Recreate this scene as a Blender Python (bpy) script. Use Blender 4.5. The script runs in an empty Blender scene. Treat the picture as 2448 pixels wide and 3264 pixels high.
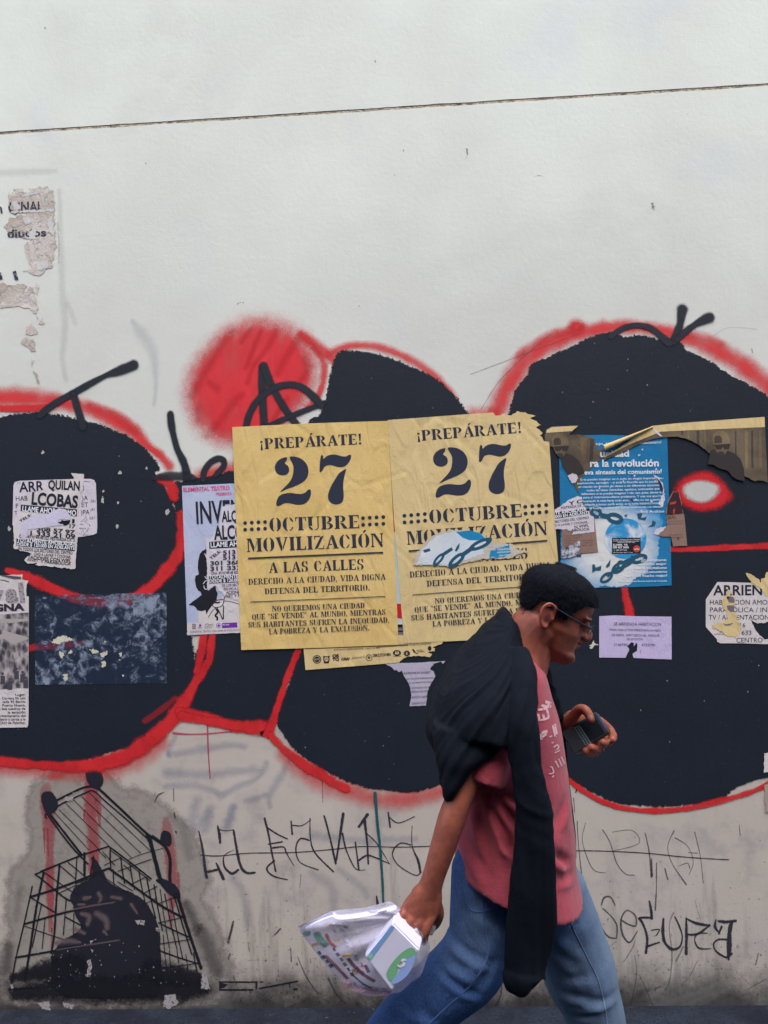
import bpy, bmesh, math, random
import numpy as np
from mathutils import Vector, Matrix, noise
from mathutils.geometry import tessellate_polygon
from mathutils.bvhtree import BVHTree
R = math.radians
SC = bpy.context.scene
COL = SC.collection
# ------------------------------------------------------------------ camera
CAM = Vector((0.0, -2.75, 1.58)); YAW = R(3.2); ROLL = R(2.2); FPX = 2750.0
fwd = Vector((-math.sin(YAW), math.cos(YAW), 0)); rt0 = Vector((math.cos(YAW), math.sin(YAW), 0)); up0 = Vector((0, 0, 1))
rt = rt0*math.cos(ROLL) - up0*math.sin(ROLL); up = up0*math.cos(ROLL) + rt0*math.sin(ROLL)
cd = bpy.data.cameras.new('camera'); cam = bpy.data.objects.new('camera', cd); COL.objects.link(cam)
m3 = Matrix((rt, up, -fwd)).transposed(); cam.matrix_world = Matrix.Translation(CAM) @ m3.to_4x4()
cd.sensor_fit = 'HORIZONTAL'; cd.sensor_width = 36; cd.lens = 36*FPX/2448; cd.clip_start = 0.05; cd.clip_end = 500
SC.camera = cam
# ------------------------------------------------------------------ world, sun, exposure
w = bpy.data.worlds.new('World'); SC.world = w; w.use_nodes = True
nt = w.node_tree; bg = nt.nodes['Background']; sky = nt.nodes.new('ShaderNodeTexSky'); sky.sky_type = 'NISHITA'
SUN_EL, SUN_AZ = R(66), R(165)      # azimuth: direction the light comes from, measured from +Y clockwise
sky.sun_disc = False; sky.sun_elevation = SUN_EL; sky.sun_rotation = SUN_AZ; sky.air_density = 1.0; sky.dust_density = 2.2; sky.ozone_density = 1.0
nt.links.new(sky.outputs[0], bg.inputs[0]); bg.inputs[1].default_value = 0.12
sl = bpy.data.lights.new('sun', 'SUN'); so = bpy.data.objects.new('sun', sl); COL.objects.link(so)
sl.energy = 0.6; sl.angle = R(50); sl.color = (1.0, 0.985, 0.955)
sd = Vector((math.sin(SUN_AZ)*math.cos(SUN_EL), math.cos(SUN_AZ)*math.cos(SUN_EL), math.sin(SUN_EL)))
so.rotation_euler = sd.to_track_quat('Z', 'Y').to_euler(); so.location = (0, -4, 9)
vs = SC.view_settings; vs.view_transform = 'Standard'; vs.look = 'None'; vs.exposure = 2.08; vs.gamma = 1.0; vs.use_curve_mapping = False
SC.cycles.transparent_max_bounces = 48
# ------------------------------------------------------------------ helpers
def lin(c):
    c /= 255.0
    return c/12.92 if c <= 0.04045 else ((c+0.055)/1.055)**2.4
def C(r, g, b, k=1.0): return (min(1, lin(r)*k), min(1, lin(g)*k), min(1, lin(b)*k), 1)
def ray(px, py): return (fwd*FPX + rt*(px-1224) - up*(py-1632)).normalized()
def at(px, py, Y):
    d = ray(px, py); return CAM + d*((Y-CAM.y)/d.y)
LAYER = [0.0]
def W(p, off):
    v = at(p[0], p[1], 0.0); v.y = -off; return v
def Z(ox, oy, s, pts): return [(ox+p[0]*s, oy+p[1]*s)+tuple(p[2:]) for p in pts]
OV = 2448/1659.0
def ov(pts): return Z(0, 0, OV, pts)
def tag(o, label=None, cat=None, group=None, kind=None):
    if label: o['label'] = label
    if cat: o['category'] = cat
    if group: o['group'] = group
    if kind: o['kind'] = kind
    return o
def empty(name, loc, label, cat, group=None):
    o = bpy.data.objects.new(name, None); COL.objects.link(o); o.location = loc; o.empty_display_size = 0.05
    return tag(o, label, cat, group)
def link(name, me, mat=None, parent=None):
    o = bpy.data.objects.new(name, me); COL.objects.link(o)
    if mat:
        for m in (mat if isinstance(mat, (list, tuple)) else [mat]): me.materials.append(m)
    if parent:
        o.parent = parent
        o.matrix_parent_inverse = Matrix.Translation(-parent.location)
    return o
def mesh(name, V, F, attrs=None, smooth=False):
    me = bpy.data.meshes.new(name); me.from_pydata([tuple(v) for v in V], [], F)
    if attrs:
        for k, a in attrs.items():
            at_ = me.attributes.new(k, 'FLOAT', 'POINT'); at_.data.foreach_set('value', np.array(a, dtype=np.float32))
    if smooth: me.polygons.foreach_set('use_smooth', [True]*len(me.polygons))
    me.update(); return me
def cr(P, k=8):
    """Catmull-Rom through tuples of any length"""
    P = [np.array(p, float) for p in P]; n = len(P); out = []
    for i in range(n-1):
        a, b, c, d = P[max(i-1, 0)], P[i], P[i+1], P[min(i+2, n-1)]
        for j in range(k):
            t = j/k
            out.append(0.5*((2*b)+(c-a)*t+(2*a-5*b+4*c-d)*t*t+(3*b-a-3*c+d)*t**3))
    out.append(P[-1]); return out
def crc(P, k=6):
    P = [np.array(p, float) for p in P]; n = len(P); out = []
    for i in range(n):
        a, b, c, d = P[i-1], P[i], P[(i+1) % n], P[(i+2) % n]
        for j in range(k):
            t = j/k
            out.append(0.5*((2*b)+(c-a)*t+(2*a-5*b+4*c-d)*t*t+(3*b-a-3*c+d)*t**3))
    return out
def jag(P, amp=4, step=6, seed=0, edges=None, f=0.09):
    """torn edge: subdivide every edge (or only those listed) and push it about with noise (pixels)"""
    out = []; n = len(P); rnd = random.Random(seed)
    for i in range(n):
        a = np.array(P[i][:2], float); b = np.array(P[(i+1) % n][:2], float)
        out.append(tuple(a))
        if edges is not None and i not in edges: continue
        L = np.linalg.norm(b-a); k = max(1, int(L/step)); nn = np.array([-(b-a)[1], (b-a)[0]])/max(L, 1e-6)
        for j in range(1, k):
            q = a+(b-a)*j/k
            h = noise.noise((q[0]*f, q[1]*f, seed*3.1))*1.3 + noise.noise((q[0]*f*3.3, q[1]*f*3.3, seed*1.7))*0.7 + rnd.uniform(-.35, .35)
            out.append(tuple(q+nn*h*amp))
    return out
def jago(P, amp=4, step=6, seed=0, f=0.09): return jag(P, amp, step, seed, edges=set(range(len(P)-1)), f=f)
def tri(polys):
    """polys: list of outlines (first outer, rest holes) in pixels -> verts2d, tris"""
    def sh(q): return abs(sum(q[i][0]*q[(i+1) % len(q)][1]-q[(i+1) % len(q)][0]*q[i][1] for i in range(len(q))))/2
    def run(ps):
        fl = [p for q in ps for p in q]; t = [tuple(x) for x in tessellate_polygon([[Vector((p[0], p[1], 0)) for p in q] for q in ps])]
        return fl, t, sum(sh([fl[i] for i in x]) for x in t)
    want = sh(polys[0])-sum(sh(q) for q in polys[1:]); pts, t, got = run(polys); k = 2
    while abs(got-want) > .04*want and k < 9:      # a self-crossing outline: thin it until it fills
        ps = [[q[i] for i in range(len(q)) if i % k == 0 or len(q) < 9] for q in polys]; ps = [q for q in ps if len(q) > 2]; pts, t, got = run(ps); want = sh(ps[0])-sum(sh(q) for q in ps[1:]); k += 1
    return pts, t
ZJ = [0]
class Flat:
    """collects flat shapes lying on the wall (pixel outlines); each gets its own hair-thin level"""
    def __init__(s, off): s.off = off; s.V = []; s.F = []; s.M = []; s.k = 0
    def poly(s, P, mi=0, holes=()):
        pts, T = tri([list(P)]+[list(h) for h in holes]); b = len(s.V); o = s.off + 0.000003*s.k; s.k += 1
        s.V += [W(p, o) for p in pts]
        for t in T:
            a, bb, c = (pts[i] for i in t)
            cr_ = (bb[0]-a[0])*(c[1]-a[1])-(bb[1]-a[1])*(c[0]-a[0])
            if abs(cr_) < 1e-9: continue
            t = t if cr_ < 0 else t[::-1]
            s.F.append(tuple(i+b for i in t)); s.M.append(mi)
        return s
    def tris(s, pts, T, mi=0):
        b = len(s.V); o = s.off + 0.000003*s.k; s.k += 1
        s.V += [W(p, o) for p in pts]
        for t in T: s.F.append(tuple(i+b for i in t)); s.M.append(mi)
        return s
    def line(s, P, wd, mi=0, k=6, curve=True):
        Q = cr(P, k) if curve and len(P) > 2 else [np.array(p, float) for p in P]
        L = []; Rr = []
        for i, q in enumerate(Q):
            t = (Q[min(i+1, len(Q)-1)]-Q[max(i-1, 0)])[:2]; t = t/max(np.linalg.norm(t), 1e-6); n = np.array([-t[1], t[0]])
            w_ = (q[2] if len(q) > 2 else wd)/2
            L.append(q[:2]+n*w_); Rr.append(q[:2]-n*w_)
        b = len(s.V); o = s.off + 0.000003*s.k; s.k += 1
        n = len(Q); s.V += [W(p, o) for p in L]+[W(p, o) for p in Rr]
        for i in range(n-1): s.F.append((b+i, b+i+1, b+n+i+1, b+n+i)); s.M.append(mi)
        return s
    def disc(s, x, y, r, mi=0, n=18, ry=None):
        return s.poly([(x+r*math.cos(2*math.pi*i/n), y+(ry or r)*math.sin(2*math.pi*i/n)) for i in range(n)], mi)
    def build(s, name, mats, parent=None):
        me = mesh(name, s.V, s.F)
        o = link(name, me, mats, parent); me.polygons.foreach_set('material_index', s.M); return o
# ---- spray strokes: ribbons that carry the distance from their centre line in attribute d
class Spray:
    def __init__(s, off, wk=1.0, wob=.14): s.off = off; s.wk = wk; s.wob = wob; s.V = []; s.F = []; s.d = []; s.o = []; s.k = 0
    def add(s, P, w0=None, op=1.0, k=8, caps=True):
        Q = cr(P, k); n = len(Q); o = s.off + 0.000008*s.k; s.k += 1; b = len(s.V); T = []
        for i, q in enumerate(Q):
            t = (Q[min(i+1, n-1)]-Q[max(i-1, 0)])[:2]; t = t/max(np.linalg.norm(t), 1e-6); T.append(t); nn = np.array([-t[1], t[0]])
            hw = s.wk*(q[2] if len(q) > 2 else w0)/2*(1+s.wob*noise.noise((q[0]*.03, q[1]*.03, s.k+5))); oo = q[3] if len(q) > 3 else op
            for c_, d_ in ((q[:2]+nn*hw, 1), (q[:2], 0), (q[:2]-nn*hw, 1)): s.V.append(W(c_, o)); s.d.append(d_); s.o.append(oo)
        for i in range(n-1):
            a = b+3*i
            s.F += [(a, a+3, a+4, a+1), (a+1, a+4, a+5, a+2)]
        if caps:
            for e, sg in ((0, -1), (n-1, 1)):
                q = Q[e]; t = T[e]*sg; nn = np.array([-t[1], t[0]]); hw = s.wk*(q[2] if len(q) > 2 else w0)/2; oo = q[3] if len(q) > 3 else op
                bb = len(s.V); s.V.append(W(q[:2], o)); s.d.append(0); s.o.append(oo)
                for j in range(9):
                    an = -math.pi/2+math.pi*j/8
                    s.V.append(W(q[:2]+(t*math.cos(an)+nn*math.sin(an))*hw, o)); s.d.append(1); s.o.append(oo)
                for j in range(8): s.F.append((bb, bb+1+j, bb+2+j))
        return s
    def blob(s, P, op=1.0):
        """soft-edged filled outline (fan from its centre)"""
        Q = crc(P, 6); c = sum(Q)/len(Q); o = s.off+0.000008*s.k; s.k += 1; b = len(s.V)
        s.V.append(W(c, o)); s.d.append(0); s.o.append(op); n = len(Q); rings = (0.35, .7, .85, 1.0)
        for r_ in rings:
            for q in Q: s.V.append(W(c+(q-c)*r_, o)); s.d.append(r_); s.o.append(op)
        for i in range(n): s.F.append((b, b+1+i, b+1+(i+1) % n))
        for k in range(len(rings)-1):
            for i in range(n):
                a = b+1+k*n; s.F.append((a+i, a+n+i, a+n+(i+1) % n, a+(i+1) % n))
        return s
    def build(s, name, mat, parent=None):
        return link(name, mesh(name, s.V, s.F, {'d': s.d, 'o': s.o}), mat, parent)
def ragged(name, P, off, mat, parent, band=14, smoothk=4):
    """filled outline with a border band in which the paint breaks up"""
    Q = [q[:2] for q in crc(P, smoothk)]; n = len(Q)
    area = sum(Q[i][0]*Q[(i+1) % n][1]-Q[(i+1) % n][0]*Q[i][1] for i in range(n))
    sg = 1 if area > 0 else -1
    out = []
    for i in range(n):
        t = Q[(i+1) % n]-Q[i-1]; t = t/max(np.linalg.norm(t), 1e-6); nn = np.array([-t[1], t[0]])*sg
        out.append(Q[i]-nn*band)
    pts, T = tri([[tuple(q) for q in Q]]); V = [W(p, off) for p in pts]; d = [0]*len(pts); F = []
    for t in T:
        a, bb, c = (pts[i] for i in t); F.append(t if (bb[0]-a[0])*(c[1]-a[1])-(bb[1]-a[1])*(c[0]-a[0]) < 0 else t[::-1])
    b = len(V); o2 = off-.00003; V += [W(p, o2) for p in Q]+[W(p, o2) for p in out]; d += [.12]*n+[1]*n
    for i in range(n):
        j = (i+1) % n; F.append((b+i, b+j, b+n+j, b+n+i) if sg < 0 else (b+j, b+i, b+n+i, b+n+j))
    return link(name, mesh(name, V, F, {'d': d, 'o': [1]*len(V)}), mat, parent)
# ------------------------------------------------------------------ materials
class NT:
    def __init__(s, name):
        s.m = bpy.data.materials.new(name); s.m.use_nodes = True; s.t = s.m.node_tree; s.b = s.t.nodes['Principled BSDF']; s.x = 0
        s.co = s.n('TexCoord').outputs['Object']
    def n(s, t, **k):
        q = s.t.nodes.new('ShaderNode'+t)
        for a, v in k.items(): setattr(q, a, v)
        return q
    def l(s, a, b): s.t.links.new(a, b)
    def noise(s, scale, detail=4, rough=.55, stretch=None, dist=0, off=None):
        q = s.n('TexNoise'); q.inputs['Scale'].default_value = scale; q.inputs['Detail'].default_value = detail; q.inputs['Roughness'].default_value = rough; q.inputs['Distortion'].default_value = dist
        mp = s.n('Mapping'); s.l(s.co, mp.inputs[0])
        if stretch: mp.inputs['Scale'].default_value = stretch
        if off: mp.inputs['Location'].default_value = off
        s.l(mp.outputs[0], q.inputs['Vector']); return q.outputs[0]
    def voro(s, scale, feature='F1', stretch=None):
        q = s.n('TexVoronoi'); q.feature = feature; q.inputs['Scale'].default_value = scale
        mp = s.n('Mapping'); s.l(s.co, mp.inputs[0])
        if stretch: mp.inputs['Scale'].default_value = stretch
        s.l(mp.outputs[0], q.inputs['Vector']); return q.outputs[0]
    def mapr(s, v, a, b, c=0, d=1, smooth=True):
        q = s.n('MapRange'); q.interpolation_type = 'SMOOTHSTEP' if smooth else 'LINEAR'
        s.l(v, q.inputs[0])
        for i, x in enumerate((a, b, c, d)): q.inputs[i+1].default_value = x
        return q.outputs[0]
    def math(s, op, a, b=None, c=None):
        q = s.n('Math', operation=op)
        for i, x in enumerate((a, b, c)):
            if x is None: continue
            if isinstance(x, (int, float)): q.inputs[i].default_value = x
            else: s.l(x, q.inputs[i])
        return q.outputs[0]
    def mix(s, f, a, b, mode='MIX'):
        q = s.n('Mix', data_type='RGBA', blend_type=mode)
        for sock, x in ((q.inputs[0], f), (q.inputs[6], a), (q.inputs[7], b)):
            if isinstance(x, (int, float)): sock.default_value = x
            elif isinstance(x, tuple): sock.default_value = x
            else: s.l(x, sock)
        return q.outputs[2]
    def bump(s, h, strength=.3, dist=.01, prev=None):
        q = s.n('Bump'); q.inputs['Strength'].default_value = strength; q.inputs['Distance'].default_value = dist; s.l(h, q.inputs['Height'])
        if prev is not None: s.l(prev, q.inputs['Normal'])
        s.l(q.outputs[0], s.b.inputs['Normal']); return q.outputs[0]
    def col(s, x):
        if isinstance(x, tuple): s.b.inputs['Base Color'].default_value = x
        else: s.l(x, s.b.inputs['Base Color'])
    def attr(s, name):
        q = s.n('Attribute'); q.attribute_name = name; return q.outputs['Fac']
    def set(s, rough=.8, spec=.3): s.b.inputs['Roughness'].default_value = rough; s.b.inputs['Specular IOR Level'].default_value = spec
def plaster_bump(N, k=1.0):
    a = N.noise(5, 3, .5); b = N.noise(70, 4, .6); c = N.noise(300, 3, .6)
    h = N.math('ADD', N.math('MULTIPLY', a, .6), N.math('ADD', N.math('MULTIPLY', b, .20), N.math('MULTIPLY', c, .12)))
    h = N.math('ADD', h, N.math('MULTIPLY', N.noise(6, 5, .6, stretch=(.7, 1, 1.0), dist=1.5), .14))
    N.bump(h, .27*k, .010)
def spray_mat(name, col, soft=.6, grain=.25, opac=1.0, rough=.6, mottle=0.0, col2=None, gs=260):
    N = NT(name); N.set(rough, .35)
    d = N.attr('d'); o = N.attr('o'); g = N.noise(gs, 3, .7); g2 = N.noise(40, 3, .6)
    dd = N.math('ADD', d, N.math('MULTIPLY', N.math('SUBTRACT', g, .5), grain))
    dd = N.math('ADD', dd, N.math('MULTIPLY', N.math('SUBTRACT', g2, .5), grain*.7))
    a = N.mapr(dd, 1.0, 1.0-soft, 0, 1)
    if mottle:
        mm = N.mapr(N.noise(7, 3, .6, stretch=(1.6, 1, .75), dist=.9), .30, .62, 1-mottle, 1); a = N.math('MULTIPLY', a, mm)
    a = N.math('MULTIPLY', N.math('MULTIPLY', a, o), opac); N.l(a, N.b.inputs['Alpha'])
    N.col(N.mix(N.noise(12, 3), col, col2 or tuple(c*.75 for c in col[:3])+(1,)))
    plaster_bump(N, .8); return N.m
def rag_mat(name, col, col2, chips=.0, fs=70, op=1.0, edge=(.58, .42), rg=1.5):
    N = NT(name); N.set(.62, .35)
    d = N.attr('d'); f = N.noise(fs, 5, .7, dist=.5); f2 = N.noise(14, 3, .6)
    dd = N.math('ADD', d, N.math('ADD', N.math('MULTIPLY', N.math('SUBTRACT', f, .5), rg), N.math('MULTIPLY', N.math('SUBTRACT', f2, .5), 1.0)))
    a = N.mapr(dd, edge[0], edge[1], 0, 1)
    if chips:
        ch = N.noise(34, 6, .72, off=(3, 1, 7)); a = N.math('MULTIPLY', a, N.mapr(ch, .715-chips, .745-chips, 1, 0))
    if op < 1: a = N.math('MULTIPLY', a, op)
    N.l(a, N.b.inputs['Alpha']); N.col(N.mix(N.noise(5, 4), col, col2)); plaster_bump(N, .8); return N.m
def paper_mat(name, col, col2=None, rough=.85, stain=.35, bump=.25, holes=0, creased=0):
    N = NT(name); N.set(rough, .2)
    col2 = col2 or tuple(c*.8 for c in col[:3])+(1,)
    f = N.math('ADD', N.math('MULTIPLY', N.mapr(N.noise(6, 4, .6), .35, .7), stain), N.math('MULTIPLY', N.noise(90, 3), .25))
    N.col(N.mix(f, col, col2))
    h = N.math('ADD', N.math('MULTIPLY', N.noise(16, 3, .5, stretch=(1, 1, .5), dist=1.2), .8), N.math('MULTIPLY', N.noise(150, 3), .15))
    if creased: h = N.math('ADD', h, N.math('MULTIPLY', N.mapr(N.noise(7, 2, .4, stretch=(1.6, 1, .45), dist=1.8), .44, .56), creased)); h = N.math('ADD', h, N.math('MULTIPLY', N.mapr(N.voro(5, 'DISTANCE_TO_EDGE', stretch=(1, 1, .7)), 0, .05), creased*.6))
    if holes: N.l(N.mapr(N.noise(26, 6, .72, dist=.6, off=(2, 5, 1)), holes, holes+.03, 0, 1), N.b.inputs['Alpha'])
    N.bump(h, bump*1.35, .013); return N.m
def ink_mat(name, col, wear=.0, rough=.8):
    N = NT(name); N.set(rough, .2); N.col(col)
    if wear:
        a = N.mapr(N.noise(140, 4, .7), .62-wear*.3, .70-wear*.3, 1, 0); N.l(N.math('ADD', N.math('MULTIPLY', a, .85), .15), N.b.inputs['Alpha'])
    N.bump(N.noise(120, 2), .08, .004); return N.m
# ------------------------------------------------------------------ lettering
def _capheight():
    return _fontmesh('H', 0, 0)[0][:, 1].max()
def _fontmesh(txt, bold, shear):
    cu = bpy.data.curves.new('lettering', 'FONT'); cu.body = txt; cu.size = 1; cu.offset = bold; cu.shear = shear; cu.resolution_u = 3
    ob = bpy.data.objects.new('lettering', cu); me = ob.to_mesh()
    v = np.empty(len(me.vertices)*3); me.vertices.foreach_get('co', v); v = v.reshape(-1, 3)[:, :2].copy()
    f = [tuple(p.vertices) for p in me.polygons]
    ob.to_mesh_clear(); bpy.data.objects.remove(ob); bpy.data.curves.remove(cu); return v, f
CAPH = _capheight()
def sans(F, txt, x0, y0, x1, y1, h, mi=0, bold=0.0, shear=0.0):
    v, f = _fontmesh(txt, bold, shear)
    a, b = v[:, 0].min(), v[:, 0].max(); ex = np.array([x1-x0, y1-y0], float); L = np.linalg.norm(ex); ex /= L; ey = np.array([ex[1], -ex[0]])
    pts = [tuple(np.array([x0, y0])+ex*((q[0]-a)/(b-a)*L)+ey*(q[1]/CAPH*h)) for q in v]
    F.tris(pts, f, mi)
# --- a stencil slab letter set, drawn here (unit cap height)
def stem(x, w=.24, y0=0, y1=1, s=.07, sl=1, sr=1, top=1, bot=1):
    P = [(x-s*sl*bot, y0), (x+w+s*sr*bot, y0), (x+w+s*sr*bot, y0+.05), (x+w, y0+.10), (x+w, y1-.10), (x+w+s*sr*top, y1-.05), (x+w+s*sr*top, y1), (x-s*sl*top, y1), (x-s*sl*top, y1-.05), (x, y1-.10), (x, y0+.10), (x-s*sl*bot, y0+.05)]
    return [P]
def moon(cx, cy, rx, ry, t, a0, a1, thin=.07):
    """crescent between angles (degrees): thick (t) in the middle, thin at the ends"""
    o = []; i_ = []
    for k in range(17):
        a = R(a0+(a1-a0)*k/16); f = math.sin(math.pi*k/16)**.8; th = thin+(t-thin)*f
        o.append((cx+rx*math.cos(a), cy+ry*math.sin(a))); i_.append((cx+(rx-th)*math.cos(a), cy+(ry-thin)*math.sin(a)))
    return [o+i_[::-1]]
def arm(x0, x1, y, th=.075, ser=0, sw=.09):
    P = [(x0, y), (x1, y), (x1, y+th), (x0, y+th)]; out = [P]
    if ser: out.append([(x1-sw, y+(th if ser > 0 else 0)), (x1, y+(th if ser > 0 else 0)), (x1, y+(th+.2 if ser > 0 else -.2)), (x1-sw*.45, y+(th+.2 if ser > 0 else -.2))])
    return out
def bar(x0, y0, x1, y1, w0, w1=None):
    w1 = w1 or w0; return [[(x0, y0), (x0+w0, y0), (x1+w1, y1), (x1, y1)]]
GL = {
 'I': (.40, stem(.08)), 'L': (.70, stem(.08)+arm(.37, .68, 0, .08, 1)), 'E': (.74, stem(.08)+arm(.37, .70, 0, .08, 1)+arm(.37, .58, .46)+arm(.37, .69, .92, .08, -1)),
 'F': (.68, stem(.08)+arm(.37, .56, .46)+arm(.37, .66, .92, .08, -1)),
 'T': (.74, stem(.25, top=0)+arm(.02, .21, .92)+arm(.53, .72, .92)+[[(.02, .92), (.10, .92), (.06, .70), (.02, .70)], [(.64, .92), (.72, .92), (.72, .70), (.68, .70)]]),
 'H': (.88, stem(.07)+stem(.56)+arm(.34, .53, .46)), 'O': (.80, moon(.38, .5, .36, .52, .25, 100, 260)+moon(.42, .5, .36, .52, .25, -80, 80)),
 'Q': (.80, moon(.38, .5, .36, .52, .25, 100, 260)+moon(.42, .5, .36, .52, .25, -80, 80)+[[(.42, .14), (.60, .14), (.74, -.16), (.60, -.16)]]),
 'C': (.76, moon(.40, .5, .38, .52, .26, 98, 262)+moon(.42, .5, .32, .52, .16, 20, 80)+moon(.42, .5, .32, .52, .08, -80, -28)),
 'G': (.82, moon(.40, .5, .38, .52, .26, 98, 262)+moon(.42, .5, .32, .52, .16, 20, 80)+stem(.52, .2, .02, .44, .06, bot=0)),
 'D': (.80, stem(.07, sr=.4)+moon(.36, .5, .42, .5, .25, -86, 86)), 'P': (.76, stem(.07, sr=.6)+moon(.36, .73, .36, .27, .22, -86, 86)),
 'R': (.84, stem(.07, sr=.6)+moon(.36, .74, .36, .26, .22, -86, 86)+[[(.38, .44), (.56, .44), (.82, .05), (.86, 0), (.62, 0), (.56, .06)]]),
 'B': (.80, stem(.07, sr=.4)+moon(.36, .75, .34, .25, .21, -86, 86)+moon(.36, .25, .40, .25, .23, -86, 86)),
 'A': (.88, [[(.40, 1), (.56, 1), (.84, .06), (.90, .05), (.90, 0), (.52, 0), (.52, .05), (.60, .06), (.42, .74)], [(.36, .9), (.40, .76), (.20, .06), (.28, .05), (.28, 0), (.0, 0), (.0, .05), (.10, .06)], [(.27, .28), (.46, .28), (.44, .36), (.29, .36)]]),
 'V': (.86, [[(.0, 1), (.36, 1), (.36, .95), (.29, .94), (.46, .30), (.44, .02), (.36, 0), (.06, .94), (0, .95)], [(.50, .04), (.48, .24), (.68, .94), (.60, .95), (.60, 1), (.86, 1), (.86, .95), (.78, .94)]]),
 'U': (.84, stem(.07, .24, .3, 1, bot=0)+moon(.40, .30, .33, .32, .20, 184, 262)+[[(.44, 0), (.60, .06), (.66, .2), (.66, .94), (.58, .95), (.58, 1), (.82, 1), (.82, .95), (.74, .94), (.74, .2), (.66, .03), (.5, -.03)]]),
 'N': (.90, stem(.09, .09)+[[(.10, 1), (.32, 1), (.80, .16), (.80, -.02), (.70, -.02), (.22, .84)]]+stem(.72, .08, .28, 1, bot=0)),
 'M': (1.06, stem(.09, .08)+[[(.06, 1), (.32, 1), (.54, .36), (.50, .02), (.44, .02), (.20, .8)]]+[[(.60, .30), (.56, .06), (.72, .7), (.72, .9)]]+stem(.75, .24)),
 'S': (.68, moon(.34, .74, .30, .28, .20, 96, 250)+moon(.32, .26, .32, .28, .22, -84, 70)+[[(.10, .62), (.30, .60), (.60, .40), (.40, .40)]]+[[(.56, 1), (.60, 1), (.60, .66), (.55, .66), (.40, .96)], [(.04, .0), (.08, .0), (.24, .04), (.10, .36), (.04, .36)]]),
 'X': (.86, [[(0, 1), (.36, 1), (.36, .95), (.31, .94), (.82, .06), (.88, .05), (.88, 0), (.50, 0), (.50, .05), (.56, .06), (.06, .94), (0, .95)], [(.02, 0), (.28, 0), (.18, .05), (.36, .36), (.32, .42), (.10, .05)], [(.56, 1), (.84, 1), (.74, .95), (.56, .62), (.52, .68), (.66, .95)]]),
 'Y': (.82, [[(0, 1), (.34, 1), (.34, .95), (.29, .94), (.48, .56), (.34, .46), (.06, .94), (0, .95)], [(.54, .60), (.70, .94), (.62, .95), (.62, 1), (.84, 1), (.84, .95), (.78, .94), (.58, .54)]]+stem(.31, .22, 0, .42, top=0)),
 'Z': (.72, [[(.46, .9), (.70, 1), (.26, .08), (.02, .0)]]+arm(.04, .44, .92)+arm(.30, .70, 0)+[[(.04, .92), (.12, .92), (.07, .7), (.04, .7)], [(.62, .08), (.70, .08), (.70, .3), (.67, .3)]]),
 '.': (.30, [[(.06, 0), (.24, 0), (.24, .18), (.06, .18)]]), ',': (.30, [[(.06, .16), (.22, .16), (.22, .02), (.12, -.16), (.06, -.16), (.12, 0), (.06, 0)]]),
 '“': (.46, [[(.05, .72), (.18, .72), (.18, .86), (.14, 1), (.08, 1), (.05, .86)], [(.26, .72), (.39, .72), (.39, .86), (.35, 1), (.29, 1), (.26, .86)]]),
 '”': (.46, [[(.05, .86), (.09, .70), (.14, .70), (.18, .86), (.18, 1), (.05, 1)], [(.26, .86), (.30, .70), (.35, .70), (.39, .86), (.39, 1), (.26, 1)]]),
 '!': (.36, [[(.08, 1), (.28, 1), (.22, .32), (.14, .32)], [(.09, 0), (.27, 0), (.27, .18), (.09, .18)]]), '¡': (.36, [[(.08, -.1), (.28, -.1), (.22, .5), (.14, .5)], [(.09, .6), (.27, .6), (.27, .78), (.09, .78)]]), ' ': (.40, []),
}
ACUTE = [[(.44, 1.08), (.54, 1.08), (.68, 1.28), (.50, 1.28)]]
GL['Á'] = (GL['A'][0], GL['A'][1]+ACUTE); GL['Ó'] = (GL['O'][0], GL['O'][1]+[[(x-.08, y) for x, y in ACUTE[0]]])
def stencil(F, txt, x0, y0, x1, y1, h, tf=lambda p: p, mi=0):
    tot = sum(GL[c][0]+.06 for c in txt)-.06; ex = np.array([x1-x0, y1-y0], float); L = np.linalg.norm(ex); ex /= L; ey = np.array([ex[1], -ex[0]]); X = 0
    for c in txt:
        wd, ps = GL[c]
        for P in ps: F.poly([tf(tuple(np.array([x0, y0])+ex*((X+x)/tot*L)+ey*(y*h))) for x, y in P], mi)
        X += wd+.06
# ------------------------------------------------------------------ frames in which the surfaces were measured (photo pixels)
def FR(ox, oy, s): return lambda pts: [(ox+p[0]*s, oy+p[1]*s)+((p[2]*s,) if len(p) > 2 else ())+tuple(p[3:]) for p in pts]
z1 = FR(0, 500, .6028); z2 = FR(0, 1100, .4822); z3 = FR(0, 1700, .4822); z4 = FR(0, 2400, .4822); z5 = FR(500, 950, .4822)
zr = FR(1500, 950, .5714); ze = FR(1700, 1250, .4509); zb = FR(1700, 2300, .4509); zm = FR(600, 2560, .4822); zn = FR(520, 2280, .3797); z9 = FR(900, 2400, .4822)
OVW = FR(0, 0, OV)
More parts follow.
